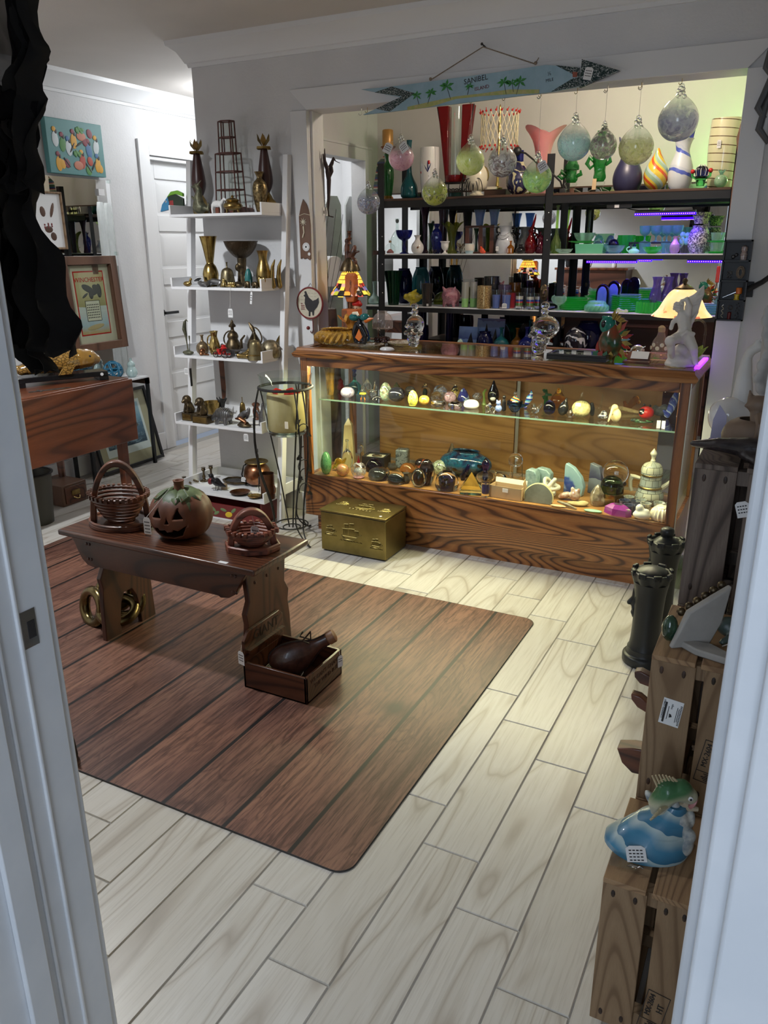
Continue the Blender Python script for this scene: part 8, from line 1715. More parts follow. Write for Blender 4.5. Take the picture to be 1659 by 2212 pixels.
for k in rg(12):a=k*PI/6;g.box(.006+.016*cos(a)-.001,.006+.016*cos(a)+.001,-.0098,-.0090,-.075+.016*sin(a)-.0015,-.075+.016*sin(a)+.0015)
ob('dial_ticks',g,M.ink,t,angle=0);ob('carved_line',G().tube([(-.033,-.0065,.075),(0,-.0065,.085),(.033,-.0065,.078)],.0014,4),M.cream,t);ob('price_sticker',G().lathe([(.008,0),(.008,.0006),(0,.0006)],12).xf(T(0,0,0,90,0,0)),M.paper,t,(.022,-.0062,-.11))
p=(-2.309,3.62,1.162)
t=thing('rooster_hook','round wall plaque with a black rooster and a red-knobbed coat hook','plaque',(p[0],YW-.022,p[2]));r_=.078
ob('disc',G().lathe([(r_,0),(r_,.006),(0,.006)],34).xf(T(0,0,0,90,0,0)),mot((.52,.47,.36),(.62,.57,.45),30,.5),t);ob('red_rim',G().tube([(r_*cos(a),-.004,r_*sin(a)) for a in [k*PI/18 for k in rg(36)]],.005,7,True),M.rednut,t)
ob('rooster',G().prism([(-.026,.045),(-.03,.058),(-.02,.062),(-.014,.05),(-.004,.03),(.02,.012),(.042,.02),(.056,.03),(.058,.005),(.045,-.02),(.028,-.036),(.024,-.062),(.016,-.062),(.014,-.044),(.004,-.044),(.002,-.066),(-.008,-.066),(-.006,-.042),(-.022,-.026),(-.03,0),(-.026,.03),(-.036,.038)],-.0075,-.006,'y'),M.ink,t,angle=0);g=G()
for k in rg(6): 
 for q in rg(5):g.box(-.05+.02*q-.003*k%.01,-.036+.02*q-.003*k%.01,-.0066,-.006,.05-.017*k,.0512-.017*k)
ob('script_print',g,M.twine,t,angle=0);g=G()
for k in rg(14):g.ell((-.052+.006*(k%4),-.0062,-.03+.009*(k//4)),(.003,.0008,.003),7,5)
ob('red_flowers_print',g,M.rednut,t);ob('wire_loop',G().tube([(-.02,.004,.076),(0,.006,.10),(.02,.004,.076)],.0012,5),M.chrome,t);ob('hook_rod',G().tube([(.012,0,-.078),(.012,0,-.13)]+[(.012+0,-.012+.012*cos(R(d)),-.14-.012*sin(R(d))) for d in rg(0,181,30)],.0022,6),M.rednut,t);ob('red_knob',G().ell((0,-.028,-.125),.010,12,8),M.rednut,t)
p=(-2.296,3.794,1.789)
t=thing('twisted_root','dark twisted root branch hung on the jamb of the alcove opening','root',(p[0]+.02,p[1],p[2]),0);zz=p[2]
r_=[(0,0,-.02),(-.004,0,-.10),(-.01,0,-.16),(-.006,0,-.20),(.01,0,-.205)];blob('root',[('l',[((0,-.01,.02),.013),((0,0,-.02),.012),((-.004,0,-.10),.009),((-.010,0,-.16),.006)]),('l',[((-.010,0,-.16),.005),((-.006,0,-.195),.0045),((.02,0,-.20),.004)]),('l',[((0,-.01,.02),.010),((-.012,-.02,.06),.007),((-.016,-.025,.10),.004)]),('l',[((0,-.01,.03),.010),((-.002,-.03,.07),.006),((0,-.035,.125),.003)]),('l',[((0,-.005,.02),.011),((.015,.01,.06),.010),((.03,0,.08),.007),((.05,-.01,.065),.003),((.075,-.012,.055),.0025)]),('l',[((.005,0,0),.010),((.022,0,.02),.007),((.024,-.004,.04),.004)])],pnt((.035,.018,.018),.5),.0032,1,t)
p=(-2.299,3.784,1.616);t=thing('shop_tag_card','white shop tag card with a small black leaf mark stuck on the jamb','card',(-2.2985,p[1],p[2]));ob('card',G().box(0,.0008,-.024,.024,-.02,.02),M.paper,t);ob('leaf_mark',G().prism([(-.016,-.012),(-.010,-.012),(-.009,0),(-.012,.008),(-.018,0)],.0008,.0014,'x'),M.ink,t);g=G()
for k in rg(4):g.box(.0008,.0013,-.004,.018,.006-.006*k,.0075-.006*k)
ob('card_text',g,M.ink,t,angle=0)
p=(-2.83,4.758,1.79);t=thing('gilded_leaf','tall gilded leaf ornament with thin wire stems seen in the alcove doorway',ON,(-2.62,4.28,1.33));g=G()
for dx,w_ in ((-.03,.022),(.02,.018)):g.tube([(dx,0,-.25),(dx*.9,0,0),(dx*.4,0,.25),(dx*.2,0,.48)],[.006,w_,w_*.9,.001],8,ry=.3)
ob('gold_blades',g,M.brass_hi,t);g=G()
for k in rg(5):g.tube([(-.05+.02*k,.01,-.25),(-.03+.05*k,.01,.2),(.0+.045*k,.01,.38-.03*k)],.0015,4)
ob('wire_stems',g,M.iron,t);ob('pot',G().turn([(.06,-1.3306),(.08,-1.2),(.09,-.6),(.07,-.25)],18),M.darkwood,t)
t=thing('picket_panel','pale grey weathered picket fence panel standing beyond the alcove doorway','fence',(-3.15,5.05,0),62);gp_=mot((.48,.50,.49),(.56,.58,.57),12,.6)  # white pickets: the grey is shade put into the colour
for k in rg(4):x_=-.26+.17*k;ob('picket',G().prism([(x_,0),(x_+.13,0),(x_+.13,1.72),(x_+.10,1.78),(x_+.03,1.78),(x_,1.72)],-.012,.012,'y'),gp_,t,bev=.002)
for z_ in (.35,1.3):ob('rail',G().box(-.28,.42,.012,.035,z_,z_+.08),gp_,t)
t=thing('mailbox','white wooden mailbox fixed on the grey picket panel','mailbox',(-2.98,4.92,1.18),62);ob('box',G().prism([(-.07,0),(.07,0),(.07,.13)]+[(.07*cos(R(d)),.13+.07*sin(R(d))) for d in rg(0,181,20)],-.10,.02,'y'),M.white2,t,bev=.002)
# left wall
t=thing('market_painting','teal-edged canvas painting of women in head wraps with fruit baskets','painting',(XL+.012,3.84,2.02));w_,h_=.218,.152
ob('canvas',G().box(0,.036,-w_,w_,-h_,h_),pnt((.09,.26,.26),.5),t,bev=.003)
pt=dict(y=(.70,.36,.03),w=(.62,.68,.70),r=(.42,.05,.02),g=(.08,.25,.06),b=(.06,.17,.36),k=(.025,.018,.018),m=(.22,.03,.05),s=(.55,.20,.12))
pm_={k:plain('paint_'+k,c,.55) for k,c in pt.items()};gs={k:G() for k in pt}
def dab(k,u,v,ru,rv,rot=0,e=0):gs[k].ell((.0368+e,-w_+2*w_*u,h_-2*h_*v),(.0012,ru*2*w_,rv*2*h_),14,6,(rot,0,0))
for u,hd_,bd,v in ((.14,'y','w',.22),(.26,'m','g',.3),(.36,'b','w',.36),(.46,'m','y',.22),(.72,'m','b',.36),(.86,'y','w',.28),(.16,'m','y',.66),(.58,'y','r',.58),(.86,'b','y',.62)):
 dab(bd,u,v+.16,.055,.14,8*sin(u*20),.0006);dab('k',u+.02,v+.02,.022,.045,0,.0012);dab(hd_,u-.01,v-.02,.034,.045,20,.0016)
for u,v,s_ in ((.58,.16,1),(.50,.60,.9)):
 for k in rg(6):dab('g',u-.05+.02*k,v+.03*sin(k*2),.022*s_,.05*s_,15*k,.002)
for u,v in ((.60,.27),(.50,.82)):dab('s',u,v,.085,.085,0,.0014)
for u,v,r_ in ((.30,.78,40),(.42,.5,-35),(.68,.84,35),(.78,.8,-35),(.55,.42,-60)):dab('k',u,v,.012,.12,r_,.0022)
for u,v,k in ((.22,.82,'y'),(.30,.8,'m'),(.68,.9,'g'),(.72,.72,'r'),(.90,.84,'y'),(.66,.36,'m'),(.76,.2,'m')):dab(k,u,v,.05,.09,20,.001)
for k,g in gs.items():ob('painted_shapes',g,pm_[k],t)
t=thing('leaning_mirror','tall frameless mirror fixed to the left wall with clear clips','mirror',(XL+.004,3.72,0));ob('mirror_sheet',G().box(0,.006,-.40,.395,.40,1.855),M.mirror,t,angle=0)
for z_ in (1.85,1.405,.50):ob('mirror_clip',G().box(.006,.014,.375,.402,z_-.012,z_+.012),M.clr,t)
ob('mirror_clip',G().box(0,.022,.28,.33,1.76,1.80),M.white2,t,label='white switch plate stuck on the glass')
def frame(name,lb,loc,w,h,fw,mat,rot,dep=.03):
 t=thing(name,lb,'picture',loc,rot=rot)
 for a in ((-w,-w+fw,-h,h),(w-fw,w,-h,h),(-w+fw,w-fw,-h,-h+fw),(-w+fw,w-fw,h-fw,h)):ob('frame_bar',G().box(0,dep,a[0],a[1],a[2],a[3]),mat,t,bev=.003)
 return t
p=(-4.05,3.789,1.092)
t=frame('cowboy_calendar','brown wood framed hunting calendar print with red heading',(XL+.02,3.83,1.097),.232,.295,.052,M.brownframe,(0,-3,0),.045)
ob('frame_lip',G().box(.01,.038,-.178,-.172,-.24,.24).box(.01,.038,.172,.178,-.24,.24),M.brownframe,t);ob('cream_mat',G().box(.010,.014,-.18,.18,-.243,.243),pnt((.60,.53,.40),.7),t);ob('red_border',G().box(.014,.0148,-.125,.125,-.195,.205),M.red,t,angle=0);ob('print',G().box(.0148,.0156,-.117,.117,-.187,.197),stripes('print_land',[((.38,.33,.16),3),((.50,.44,.24),3),((.52,.38,.20),1.2),((.42,.52,.58),2),((.60,.62,.58),1)],2.55,'z',0,wob=.08,interp='LINEAR'),t,angle=0)
text('WINCHESTER',.040,M.red,t,(.0165,0,.150),(90,0,90));g=G().box(.0156,.0164,-.058,.058,-.105,.02);ob('calendar_grid',g,pnt((.66,.62,.48),.7),t,angle=0);g=G()
for r_ in rg(6):
 for c_ in rg(7):g.box(.0164,.017,-.050+.0148*c_,-.042+.0148*c_,-.008-.016*r_,-.001-.016*r_)
for a in ((-.060,-.057),(.057,.060)):g.box(.0156,.017,a[0],a[1],-.107,.022)
for a in ((-.107,-.104),(.019,.022)):g.box(.0156,.017,-.06,.06,a[0],a[1])
ob('calendar_dates',g,M.ink,t,angle=0);g=G()
for u,v,a,b,r_ in ((-.02,.095,.055,.022,-25),(.03,.075,.05,.020,20),(0,.06,.02,.03,0),(.07,.08,.022,.045,0),(-.05,.055,.03,.008,30),(-.045,.105,.02,.015,0),(.045,.1,.03,.02,-20)):g.ell((.0158,u,v),(.0012,a,b),14,6,(r_,0,0))
ob('horses_print',g,pnt((.07,.065,.06),.6),t);ob('canoe_print',G().ell((.0158,0,-.145),(.0012,.075,.016),16,6,(8,0,0)),pnt((.48,.36,.18),.6),t);ob('pane',G().box(.020,.021,-.178,.178,-.242,.242),M.pane,t,angle=0)
t=frame('shadow_frame','added brown frame behind the calendar print, standing in for its thick side shadow',(XL+.014,3.70,1.10),.222,.285,.05,M.brownframe,(0,0,0),.012)  # added frame takes the place of the calendar's thick shadow
p=(-4.1,3.536,1.636)
t=frame('pressed_leaf_picture','small cream-edged frame with dark pressed leaves on white, before the mirror',(XL+.012,3.575,1.60),.12,.165,.012,M.crate,(0,0,0),.02);ob('white_mat',G().box(.004,.008,-.108,.108,-.153,.153),M.paper,t);g=G()
for u,v,a,b,r_ in ((.04,.06,.012,.045,-20),(-.03,.05,.02,.03,10),(0,-.05,.03,.02,0),(.03,-.09,.022,.025,20)):g.ell((.0085,u,v),(.001,a,b),12,6,(r_,0,0))
ob('pressed_leaves',g,M.brownframe,t);g=G()
for k in rg(10):g.ell((.009,.03*sin(k*2.1),-.03+.012*cos(k*1.7)),(.001,.006,.006),8,5)
ob('red_berries',g,M.rednut,t)
t=frame('fishing_print','black framed fish print leaning against the left wall on the floor',(XL+.11,3.90,.262),.285,.262,.022,M.black,(0,-14,0),.02)
ob('tan_mat',G().box(.004,.007,-.264,.264,-.241,.241),pnt((.50,.42,.28),.7),t);ob('white_sheet',G().box(.007,.0078,-.20,.20,-.165,.185),M.paper,t,angle=0);n=N('river_print').set(Roughness=.5);tc=n.tcn();sp=n.sep();n.link(tc.outputs['Object'],sp.inputs[0]);mr=n.new('ShaderNodeMapRange');mr.inputs[1].default_value=-.12;mr.inputs[2].default_value=.17;n.link(sp.outputs[2],mr.inputs[0])
c=n.ramp(mr.outputs[0],[(0,(.03,.05,.08)),(.45,(.12,.20,.30)),(.6,(.20,.36,.50)),(1,(.42,.58,.68))]);f=n.noise(n.coord((1,1,2.2),rnd=False),34,4,.6);c=n.mix(n.ramp(f,[(.5,(0,0,0)),(.62,(.55,.55,.55))]),c,(.35,.45,.52));n.col(c);ob('river_picture',G().box(.0078,.0084,-.18,.18,-.115,.165),n.m,t,angle=0)
ob('fish_print',G().tube([(.0088,-.14,-.07),(.0088,-.02,-.02),(.0088,.09,0),(.0088,.13,.02)],[.012,.034,.022,.016],9,ry=1).xf(Matrix.Translation((.0088*.98,0,0))@Matrix.Diagonal((.02,1,1,1))),pnt((.09,.085,.09),.5),t);ob('rod_and_net',G().tube([(.0092,-.17,.06),(.0092,-.06,-.03),(.0092,-.05,-.09)],.0022,4).tube([(.0092,-.07+.035*cos(R(d)),-.10+.03*sin(R(d))) for d in rg(0,360,30)],.002,4,True),pnt((.5,.52,.5),.5),t);ob('pane',G().box(.014,.015,-.264,.264,-.241,.241),M.pane,t,angle=0)
# added shelf, ball and vase in place of things reflected in the mirror
t=thing('reflection_shelf','added small dark shelf with a white top, standing in for a reflection','shelf',(XL+.13,3.80,0));ob('white_top',G().box(-.09,.09,-.30,.27,.60,.612),M.white2,t,bev=.002);ob('dark_rail',G().box(-.09,.095,.25,.275,.56,.60),M.darkwood,t)
for y_ in (-.29,.26):
 for x_ in (-.085,.075):ob('leg',G().box(x_,x_+.02,y_-.01,y_+.01,0,.60),M.steel,t)
t=thing('string_ball','open ball of blue wicker on the added white-topped shelf, for a reflected one',ON,(XL+.15,3.83,.613));g=G()
for k in rg(12):M_=T(0,0,.062,37*k,53*k,71*k);g.tube([tuple(M_@Vector((.06*cos(a),.06*sin(a),.012*sin(k)))) for a in [q*PI/10 for q in rg(20)]],.0045,5,True)
ob('wicker_strands',g,pnt((.02,.16,.28),.4),t)
V('gourd_vase','gourd',XL+.16,3.985,.613,.075,.125,stripes('celadon_ribs',[((.40,.58,.58),1),((.52,.66,.64),1)],0,'z',9,interp='LINEAR'),'pale turquoise double gourd vase on the added white-topped shelf, for a reflected one','vase')
# drop-leaf table with koi
t=thing('drop_leaf_table','mahogany drop-leaf table with one leaf hanging down','table',(-3.66,2.86,0))
ob('top',G().box(-.33,.255,-.52,.52,.712,.735),M.mahog,t,bev=.006);ob('drop_leaf',G().box(.262,.28,-.52,.52,.375,.728),M.mahog,t,bev=.003);ob('apron',G().box(-.26,.20,-.42,.42,.60,.712),M.mahog,t)
for x_,y_ in ((-.22,-.36),(-.22,.36),(.16,-.36)):ob('turned_leg',G().turn([(.016,0),(.022,.03),(.014,.07),(.028,.10),(.02,.13),(.026,.35),(.03,.55),(.022,.57),(.032,.62)],18,(x_,y_,0),flute=(9,.04)),M.mahog,t)
ob('gate_leg',G().box(.19,.235,.43,.475,0,.70),M.mahog,t,bev=.003)
p=(-3.809,3.193,.775)
t=thing('koi_figurine','amber glazed ceramic koi fish with netted scales',FG,(-3.60,3.10,.787),62);mk_=N('amber_scales').set(Roughness=.12,Coat_Weight=.8);vz=mk_.new('ShaderNodeTexVoronoi');vz.inputs['Scale'].default_value=52;mk_.link(mk_.coord((1,1.2,1.2),rnd=False),vz.inputs['Vector']);vz.feature='DISTANCE_TO_EDGE';mk_.col(mk_.ramp(vz.outputs['Distance'],[(.02,(.05,.025,.008)),(.12,(.36,.20,.045))]))
blob('scaled_body',[('l',[((-.22,0,.035),.030),((-.12,0,.055),.050),((0,0,.065),.062),((.09,0,.07),.055)]),('l',[((-.06,0,.10),.016),((.02,0,.13),.014),((.05,0,.10),.018)]),('l',[((-.22,0,.035),.02),((-.28,0,.06),.012)])],mk_.m,.006,3,t);blob('smooth_head',[('l',[((.09,0,.07),.058),((.14,0,.07),.050),((.175,0,.062),.030)])],mot((.38,.21,.045),(.30,.15,.03),10,.1,coat=.8),.006,3,t);ob('side_fin',G().prism([(.05,.05),(.02,0),(-.05,-.002),(-.02,.04)],-.075,-.06,'y'),mk_.m,t,bev=.003);ob('eye',G().ell((.135,-.045,.085),(.007,.005,.007),10,6),M.ink,t)
t=thing('koi_stand','black lacquered low stand under the koi figurine','stand',(-3.60,3.10,.7358),62);ob('slab',G().box(-.26,.22,-.06,.06,.022,.050),M.black_gloss,t,bev=.003)
for x_ in (-.24,.20):ob('foot',G().box(x_-.03,x_+.02,-.06,.06,0,.022),M.black_gloss,t)
ob('white_sticker',G().lathe([(.009,0),(.009,.0008),(0,.0008)],14).xf(T(.185,-.0602,.034,90,0,0)),M.paper,t)
t=thing('metal_letter_opener','grey metal letter opener lying on the edge of the drop-leaf table','letter opener',(-3.47,2.88,.7355),70);ob('blade',G().prism([(-.11,-.004),(.05,-.010),(.11,0),(.05,.010),(-.11,.006)],0,.004,'z'),M.pewter,t);ob('crossguard',G().box(-.06,-.05,-.028,.028,0,.006),M.pewter,t)
t=thing('card_drawer_box','low wooden library drawer box with brass label holder on the floor','box',(-3.82,3.15,0));ob('case',G().box(-.12,.12,-.10,.085,0,.125),M.brownframe,t,bev=.003);ob('drawer_front',G().box(.12,.126,-.08,.07,.012,.112),M.carved,t,bev=.002);ob('label_holder',G().box(.126,.130,-.035,.025,.055,.085),M.brass,t);ob('drawer_pull',G().tube([(.128,-.025,.045),(.142,-.01,.035),(.142,.005,.035),(.128,.018,.045)],.004,6),M.brass,t)
t=thing('metal_bin','dark olive metal waste bin with a white price tag under the table','bin',(-3.62,2.80,0));ob('bucket',G().lathe(hollow([(.085,0),(.105,.28),(.108,.285)],.003),26),pnt((.06,.058,.045),.5,.3),t);ob('folded_rim',G().tube(ring(.109,.285,0),.006,6,True),M.black,t);ptag(t,(.075,-.085,.19),(.034,.046),(90,0,40),(.07,-.08,.285))
# black gauze hanging in the doorway
t=thing('black_gauze','tattered black gauze cloth hanging down at the left edge of the doorway','cloth',(-1.16,.95,0));gz=N('sheer_black_gauze');gz.n.remove(gz.b);tr=gz.new('ShaderNodeBsdfTransparent');df=gz.new('ShaderNodeBsdfDiffuse');df.inputs[0].default_value=(.014,.014,.016,1);f=gz.noise(gz.coord((3,3,.5)),3,3,.6);a=gz.ramp(f,[(.42,(.62,.62,.62)),(.60,(.97,.97,.97))]);mx=gz.new('ShaderNodeMixShader');gz.link(a,mx.inputs[0]);gz.link(tr.outputs[0],mx.inputs[1]);gz.link(df.outputs[0],mx.inputs[2]);gz.link(mx.outputs[0],gz.out.inputs[0]);M['gauze']=gz.m
bk=pnt((.008,.008,.009),.9)
def strip(pts,m,nm):
 g=G();k=9;vs=[];rows_=[]
 for i in rg(len(pts)-1):
  for q in rg(4):u=q/4;rows_.append([pts[i][j]+(pts[i+1][j]-pts[i][j])*u for j in rg(3)])
 rows_.append(pts[-1])
 for i,(z,l,r_) in enum(rows_):
  for j in rg(k):u=j/(k-1);vs.append((l+(r_-l)*u,.022*sin(u*11+i*.25)+.01*sin(i*.9),z+.006*sin(j*2.1+i)))
 fs=[(i*k+j,i*k+j+1,(i+1)*k+j+1,(i+1)*k+j) for i in rg(len(rows_)-1) for j in rg(k-1)];g.add(vs,fs)
 o=ob(nm,g,m,t,angle=80);so=o.modifiers.new('thickness','SOLIDIFY');so.thickness=.0015;return o
def rows(*pp):return [((a[2]+b[2])/2,a[0]+1.16,b[0]+1.16) for a,b in pp]
strip([(2.09,-.2,.115)]+rows(((-1.226,.95,1.811),(-1.064,.95,1.791)),((-1.237,.95,1.73),(-1.072,.95,1.715)),((-1.244,.95,1.662),(-1.099,.95,1.653)),((-1.249,.95,1.597),(-1.124,.95,1.594)),((-1.243,.95,1.533),(-1.163,.95,1.538))),M.gauze,'sheer_panel')
strip([(2.09,.07,.115)]+rows(((-1.094,.95,1.795),(-1.056,.95,1.79)),((-1.089,.95,1.741),(-1.064,.95,1.735)),((-1.109,.95,1.693),(-1.081,.95,1.691)),((-1.161,.95,1.662),(-1.091,.95,1.652)),((-1.115,.95,1.61),(-1.111,.95,1.59)),((-1.161,.95,1.545),(-1.117,.95,1.543))),bk,'dark_strip')
strip(rows(((-1.179,.95,1.552),(-1.117,.95,1.562)),((-1.185,.95,1.51),(-1.106,.95,1.515)),((-1.184,.95,1.445),(-1.097,.95,1.452)),((-1.176,.95,1.371),(-1.088,.95,1.38)),((-1.165,.95,1.318),(-1.073,.95,1.314)),((-1.148,.95,1.272),(-1.071,.95,1.287))),bk,'dark_strip')
strip(rows(((-1.17,.94,1.684),(-1.13,.94,1.684)),((-1.184,.94,1.626),(-1.138,.94,1.63)),((-1.174,.94,1.579),(-1.123,.94,1.583)),((-1.165,.94,1.53),(-1.108,.94,1.535))),bk,'dark_strip')
strip(rows(((-1.233,.94,1.609),(-1.162,.94,1.592)),((-1.223,.94,1.56),(-1.146,.94,1.547)),((-1.222,.94,1.518),(-1.179,.94,1.51)),((-1.244,.94,1.431),(-1.191,.94,1.431)),((-1.243,.94,1.339),(-1.179,.94,1.334)),((-1.224,.94,1.269),(-1.17,.94,1.292)),((-1.182,.94,1.247),(-1.132,.94,1.244))),bk,'dark_strip')
strip(rows(((-1.203,.96,1.497),(-1.18,.96,1.5)),((-1.202,.96,1.431),(-1.175,.96,1.431)),((-1.202,.96,1.362),(-1.166,.96,1.359)),((-1.193,.96,1.308),(-1.175,.96,1.305)),((-1.195,.96,1.276),(-1.186,.96,1.275))),M.gauze,'sheer_panel')
strip(rows(((-1.236,.97,1.619),(-1.128,.97,1.652)),((-1.234,.97,1.534),(-1.175,.97,1.546)),((-1.259,.97,1.43),(-1.212,.97,1.43))),M.gauze,'sheer_panel')
# faces and heads seen only in the mirror behind the shelves
t=thing('low_cabinet','red-brown cabinet by the entry wall, visible in the mirror behind the shelving','cabinet',(-2.25,.90,0));ob('body',G().box(-.40,.40,-.18,.18,.05,1.16),M.redwood,t,bev=.004);ob('top',G().box(-.42,.42,-.2,.2,1.16,1.185),M.mahog,t,bev=.003);ob('plinth',G().box(-.38,.38,-.16,.16,0,.05),M.black,t)
for x_,m_,lb in ((-.35,'black_gloss','glossy black skull on the red-brown cabinet, reflected in the mirror'),(-.1,'bisque','white skull on the red-brown cabinet, reflected in the mirror')):o=blob('decor_skull',[('e',(0,.01,.10),(.055,.065,.06)),('e',(0,.04,.045),(.035,.03,.03)),('e',(0,.05,.02),(.03,.025,.022))],M[m_],.007,2,None,(-2.20+x_,.92,1.186));tag(o,lb,FG)
hb=[('l',[((0,0,.01),.03),((0,0,.06),.026)]),('e',(0,0,.085),(.036,.016,.035))]+[('l',[((-.027+.018*k,0,.11),.008),((-.034+.022*k,0,.145+.012*(1-abs(k-1.5)/1.5)),.008),((-.036+.023*k,-.006,.172+.014*(1-abs(k-1.5)/1.5)),.006)]) for k in rg(4)]+[('l',[((.034,0,.07),.010),((.056,0,.095),.009),((.064,0,.118),.007)])]
o=blob('white_hand',hb,M.porc,.0045,1,None,(-2.02,.92,1.186));tag(o,'white porcelain hand on the red-brown cabinet, reflected in the mirror',FG)
# on and around the bench
ZB=.4503
def basket(name,label,x,y,R0,hh,n_,sides,mat,rz,hr,seg):
 t=thing(name,label,'basket',(x,y,ZB),rz)
 def rad(a):
  if not sides:return 1.0
  s_=2*PI/sides;q=(a%s_)-s_/2;return cos(s_/2)/cos(q)
 ob('base_board',G().prism([(R0*1.08*rad(2*PI*k/n_)*cos(2*PI*k/n_),R0*.86*rad(2*PI*k/n_)*sin(2*PI*k/n_)) for k in rg(n_)],0,.016,'z'),M[mat],t,bev=.003)
 ob('base_ring',G().tube([(R0*1.02*rad(a)*cos(a),R0*.81*rad(a)*sin(a),.019) for a in [2*PI*k/n_ for k in rg(n_)]],.0065,6,True),M[mat],t)
 L_=seg
 for k in rg(L_):
  u=k/(L_-1);r_=R0*(.42+.50*u**.75);z=.022+(hh-.022)*u
  ob('coil',G().tube([(r_*rad(a)*cos(a)*(1+.02*cos(a*26)*(k==L_-1)),r_*.80*rad(a)*sin(a)*(1+.02*cos(a*26)*(k==L_-1)),z) for a in [2*PI*q/n_ for q in rg(n_)]],.0062,6,True),M[mat],t)
 g=G();nt_=34 if not sides else 24
 for k in rg(nt_):a=2*PI*k/nt_;M_=Matrix.Translation((R0*.955*rad(a)*cos(a),R0*.765*rad(a)*sin(a),hh+.002))@Matrix.Rotation(a,4,'Z');g.add([tuple(M_@Vector(v)) for v in ((-.008,-.006,-.008),(.008,-.006,-.008),(.008,.006,-.008),(-.008,.006,-.008),(-.006,-.005,.008),(.009,-.005,.008),(.009,.005,.008),(-.006,.005,.008))],[(0,3,2,1),(4,5,6,7),(0,1,5,4),(1,2,6,5),(2,3,7,6),(3,0,4,7)])
 o=ob('notched_rim',g,M[mat],t,angle=0);o['kind']='stuff'
 rs=[]
 for k in rg(25):
  a=PI*k/24;c_,s_=cos(a),sin(a);w1,w2=.011,.018
  rs.append([((R0*.80+d)*c_*1,e,.012+(hr+d)*s_) for d,e in ((-w1,-w2),(w1,-w2),(w1,w2),(-w1,w2))])
 h_=ob('arched_handle',G().rings(rs),M[mat],t,(0,0,0),(0,0,40-rz),bev=.004);return t
b1=basket('spiral_wood_basket','round carved wooden spiral basket with a tall arched handle, left on the bench',-2.195,2.062,.122,.118,44,0,'carved',0,.225,8)
p=(-1.89,2.023,.45)
t=thing('jack_o_lantern','ceramic pumpkin lantern with a carved face and green leaf cap','pumpkin',(-1.905,2.075,ZB),14)
n=N('terracotta_glaze').set(Roughness=.5);f=n.noise(n.coord(rnd=False),5,4,.6);n.col(n.ramp(f,[(.3,(.055,.022,.015)),(.55,(.16,.055,.026)),(.8,(.22,.085,.04))])).bump(f,.15,.003);pr_=[(.045,0),(.085,.012),(.108,.05),(.113,.085),(.104,.125),(.078,.155),(.04,.17),(.015,.172)]
gg=G();rs=[];nn=72
for r_,z in spl(pr_,4):rs.append([(r_*(1-.035*abs(cos(4*(2*PI*k/nn)))**8)*cos(2*PI*k/nn),r_*(1-.035*abs(cos(4*(2*PI*k/nn)))**8)*sin(2*PI*k/nn),z) for k in rg(nn)])
gg.rings(rs)
def face_hit(u,z,poly):
 c_=False
 for i in rg(len(poly)):
  (x1_,y1_),(x2_,y2_)=poly[i-1],poly[i]
  if (y1_>z)!=(y2_>z) and u<(x2_-x1_)*(z-y1_)/(y2_-y1_)+x1_:c_= not c_
 return c_
me=mesh('shell',gg,n.m,60);o=bpy.data.objects.new('shell',me);COL.objects.link(o);o.parent=t
holes=[[(-.062,.092),(-.022,.094),(-.036,.130)],[(.020,.094),(.058,.094),(.036,.132)],[(-.010,.075),(.008,.075),(-.002,.098)],[(-.066,.050),(-.04,.058),(-.036,.048),(-.012,.052),(-.006,.042),(.014,.046),(.02,.056),(.036,.050),(.066,.070),(.046,.030),(.012,.018),(-.03,.020),(-.054,.034)]]
cut=G()
for h_ in holes:cut.prism(h_,-.16,-.06,'y')
cm=mesh('cutter',cut,n.m,None);co=bpy.data.objects.new('cutter',cm);COL.objects.link(co);co.parent=t
so=o.modifiers.new('wall','SOLIDIFY');so.thickness=.007;so.offset=-1;bo=o.modifiers.new('face','BOOLEAN');bo.operation='DIFFERENCE';bo.object=co;bo.solver='EXACT'
dg=DG();dg.update();me2=bpy.data.meshes.new_from_object(o.evaluated_get(dg));o.modifiers.clear();o.data=me2;bpy.data.objects.remove(co)
lf_=mot((.05,.075,.035),(.13,.17,.08),22,.5,bump=.3)
for k in rg(6):
 a0=k*PI/3+.3;rows_=[]
 for i in rg(6):
  u=i/5;th=u*1.15;w_=.052*sin(PI*min(.98,.12+u*.86))+.002;rr,zz=.02+.092*sin(th),.176-.105*(1-cos(th))*.95
  rows_.append([(rr*cos(a0)-v*w_*sin(a0),rr*sin(a0)+v*w_*cos(a0),zz+.004*(1-abs(v))-.010*abs(v)) for v in (-1,-.5,0,.5,1)])
 g=G();vs=[q for r_ in rows_ for q in r_];g.add(vs,[(i*5+j,i*5+j+1,(i+1)*5+j+1,(i+1)*5+j) for i in rg(5) for j in rg(4)]);lo=ob('leaf',g,lf_,t,angle=80);so=lo.modifiers.new('thickness','SOLIDIFY');so.thickness=.004
ob('stem',G().lathe([(.020,.170),(.017,.185),(.018,.200),(.021,.206),(.014,.206),(.010,.200)],14),n.m,t);ob('leaf_veins',G().tube([(.03,-.02,.178),(.06,-.05,.162),(.045,-.075,.15),(.03,-.06,.165)],.004,6).tube([(-.03,-.03,.178),(-.05,-.07,.156),(-.07,-.055,.150)],.004,6),lf_,t);ob('price_sticker',G().box(.054,.068,-.099,-.098,.058,.068),M.cream,t,(0,0,0),(0,-30,0))
ptag(t,(-.062,-.135,.075),(.030,.062),(90,0,-8),(-.008,-.02,.200),5)
b2=basket('octagonal_wood_basket','small red-brown octagonal slatted wooden basket with a notched handle, right on the bench',-1.590,2.07,.092,.070,48,8,'carved_r',20,.125,6)
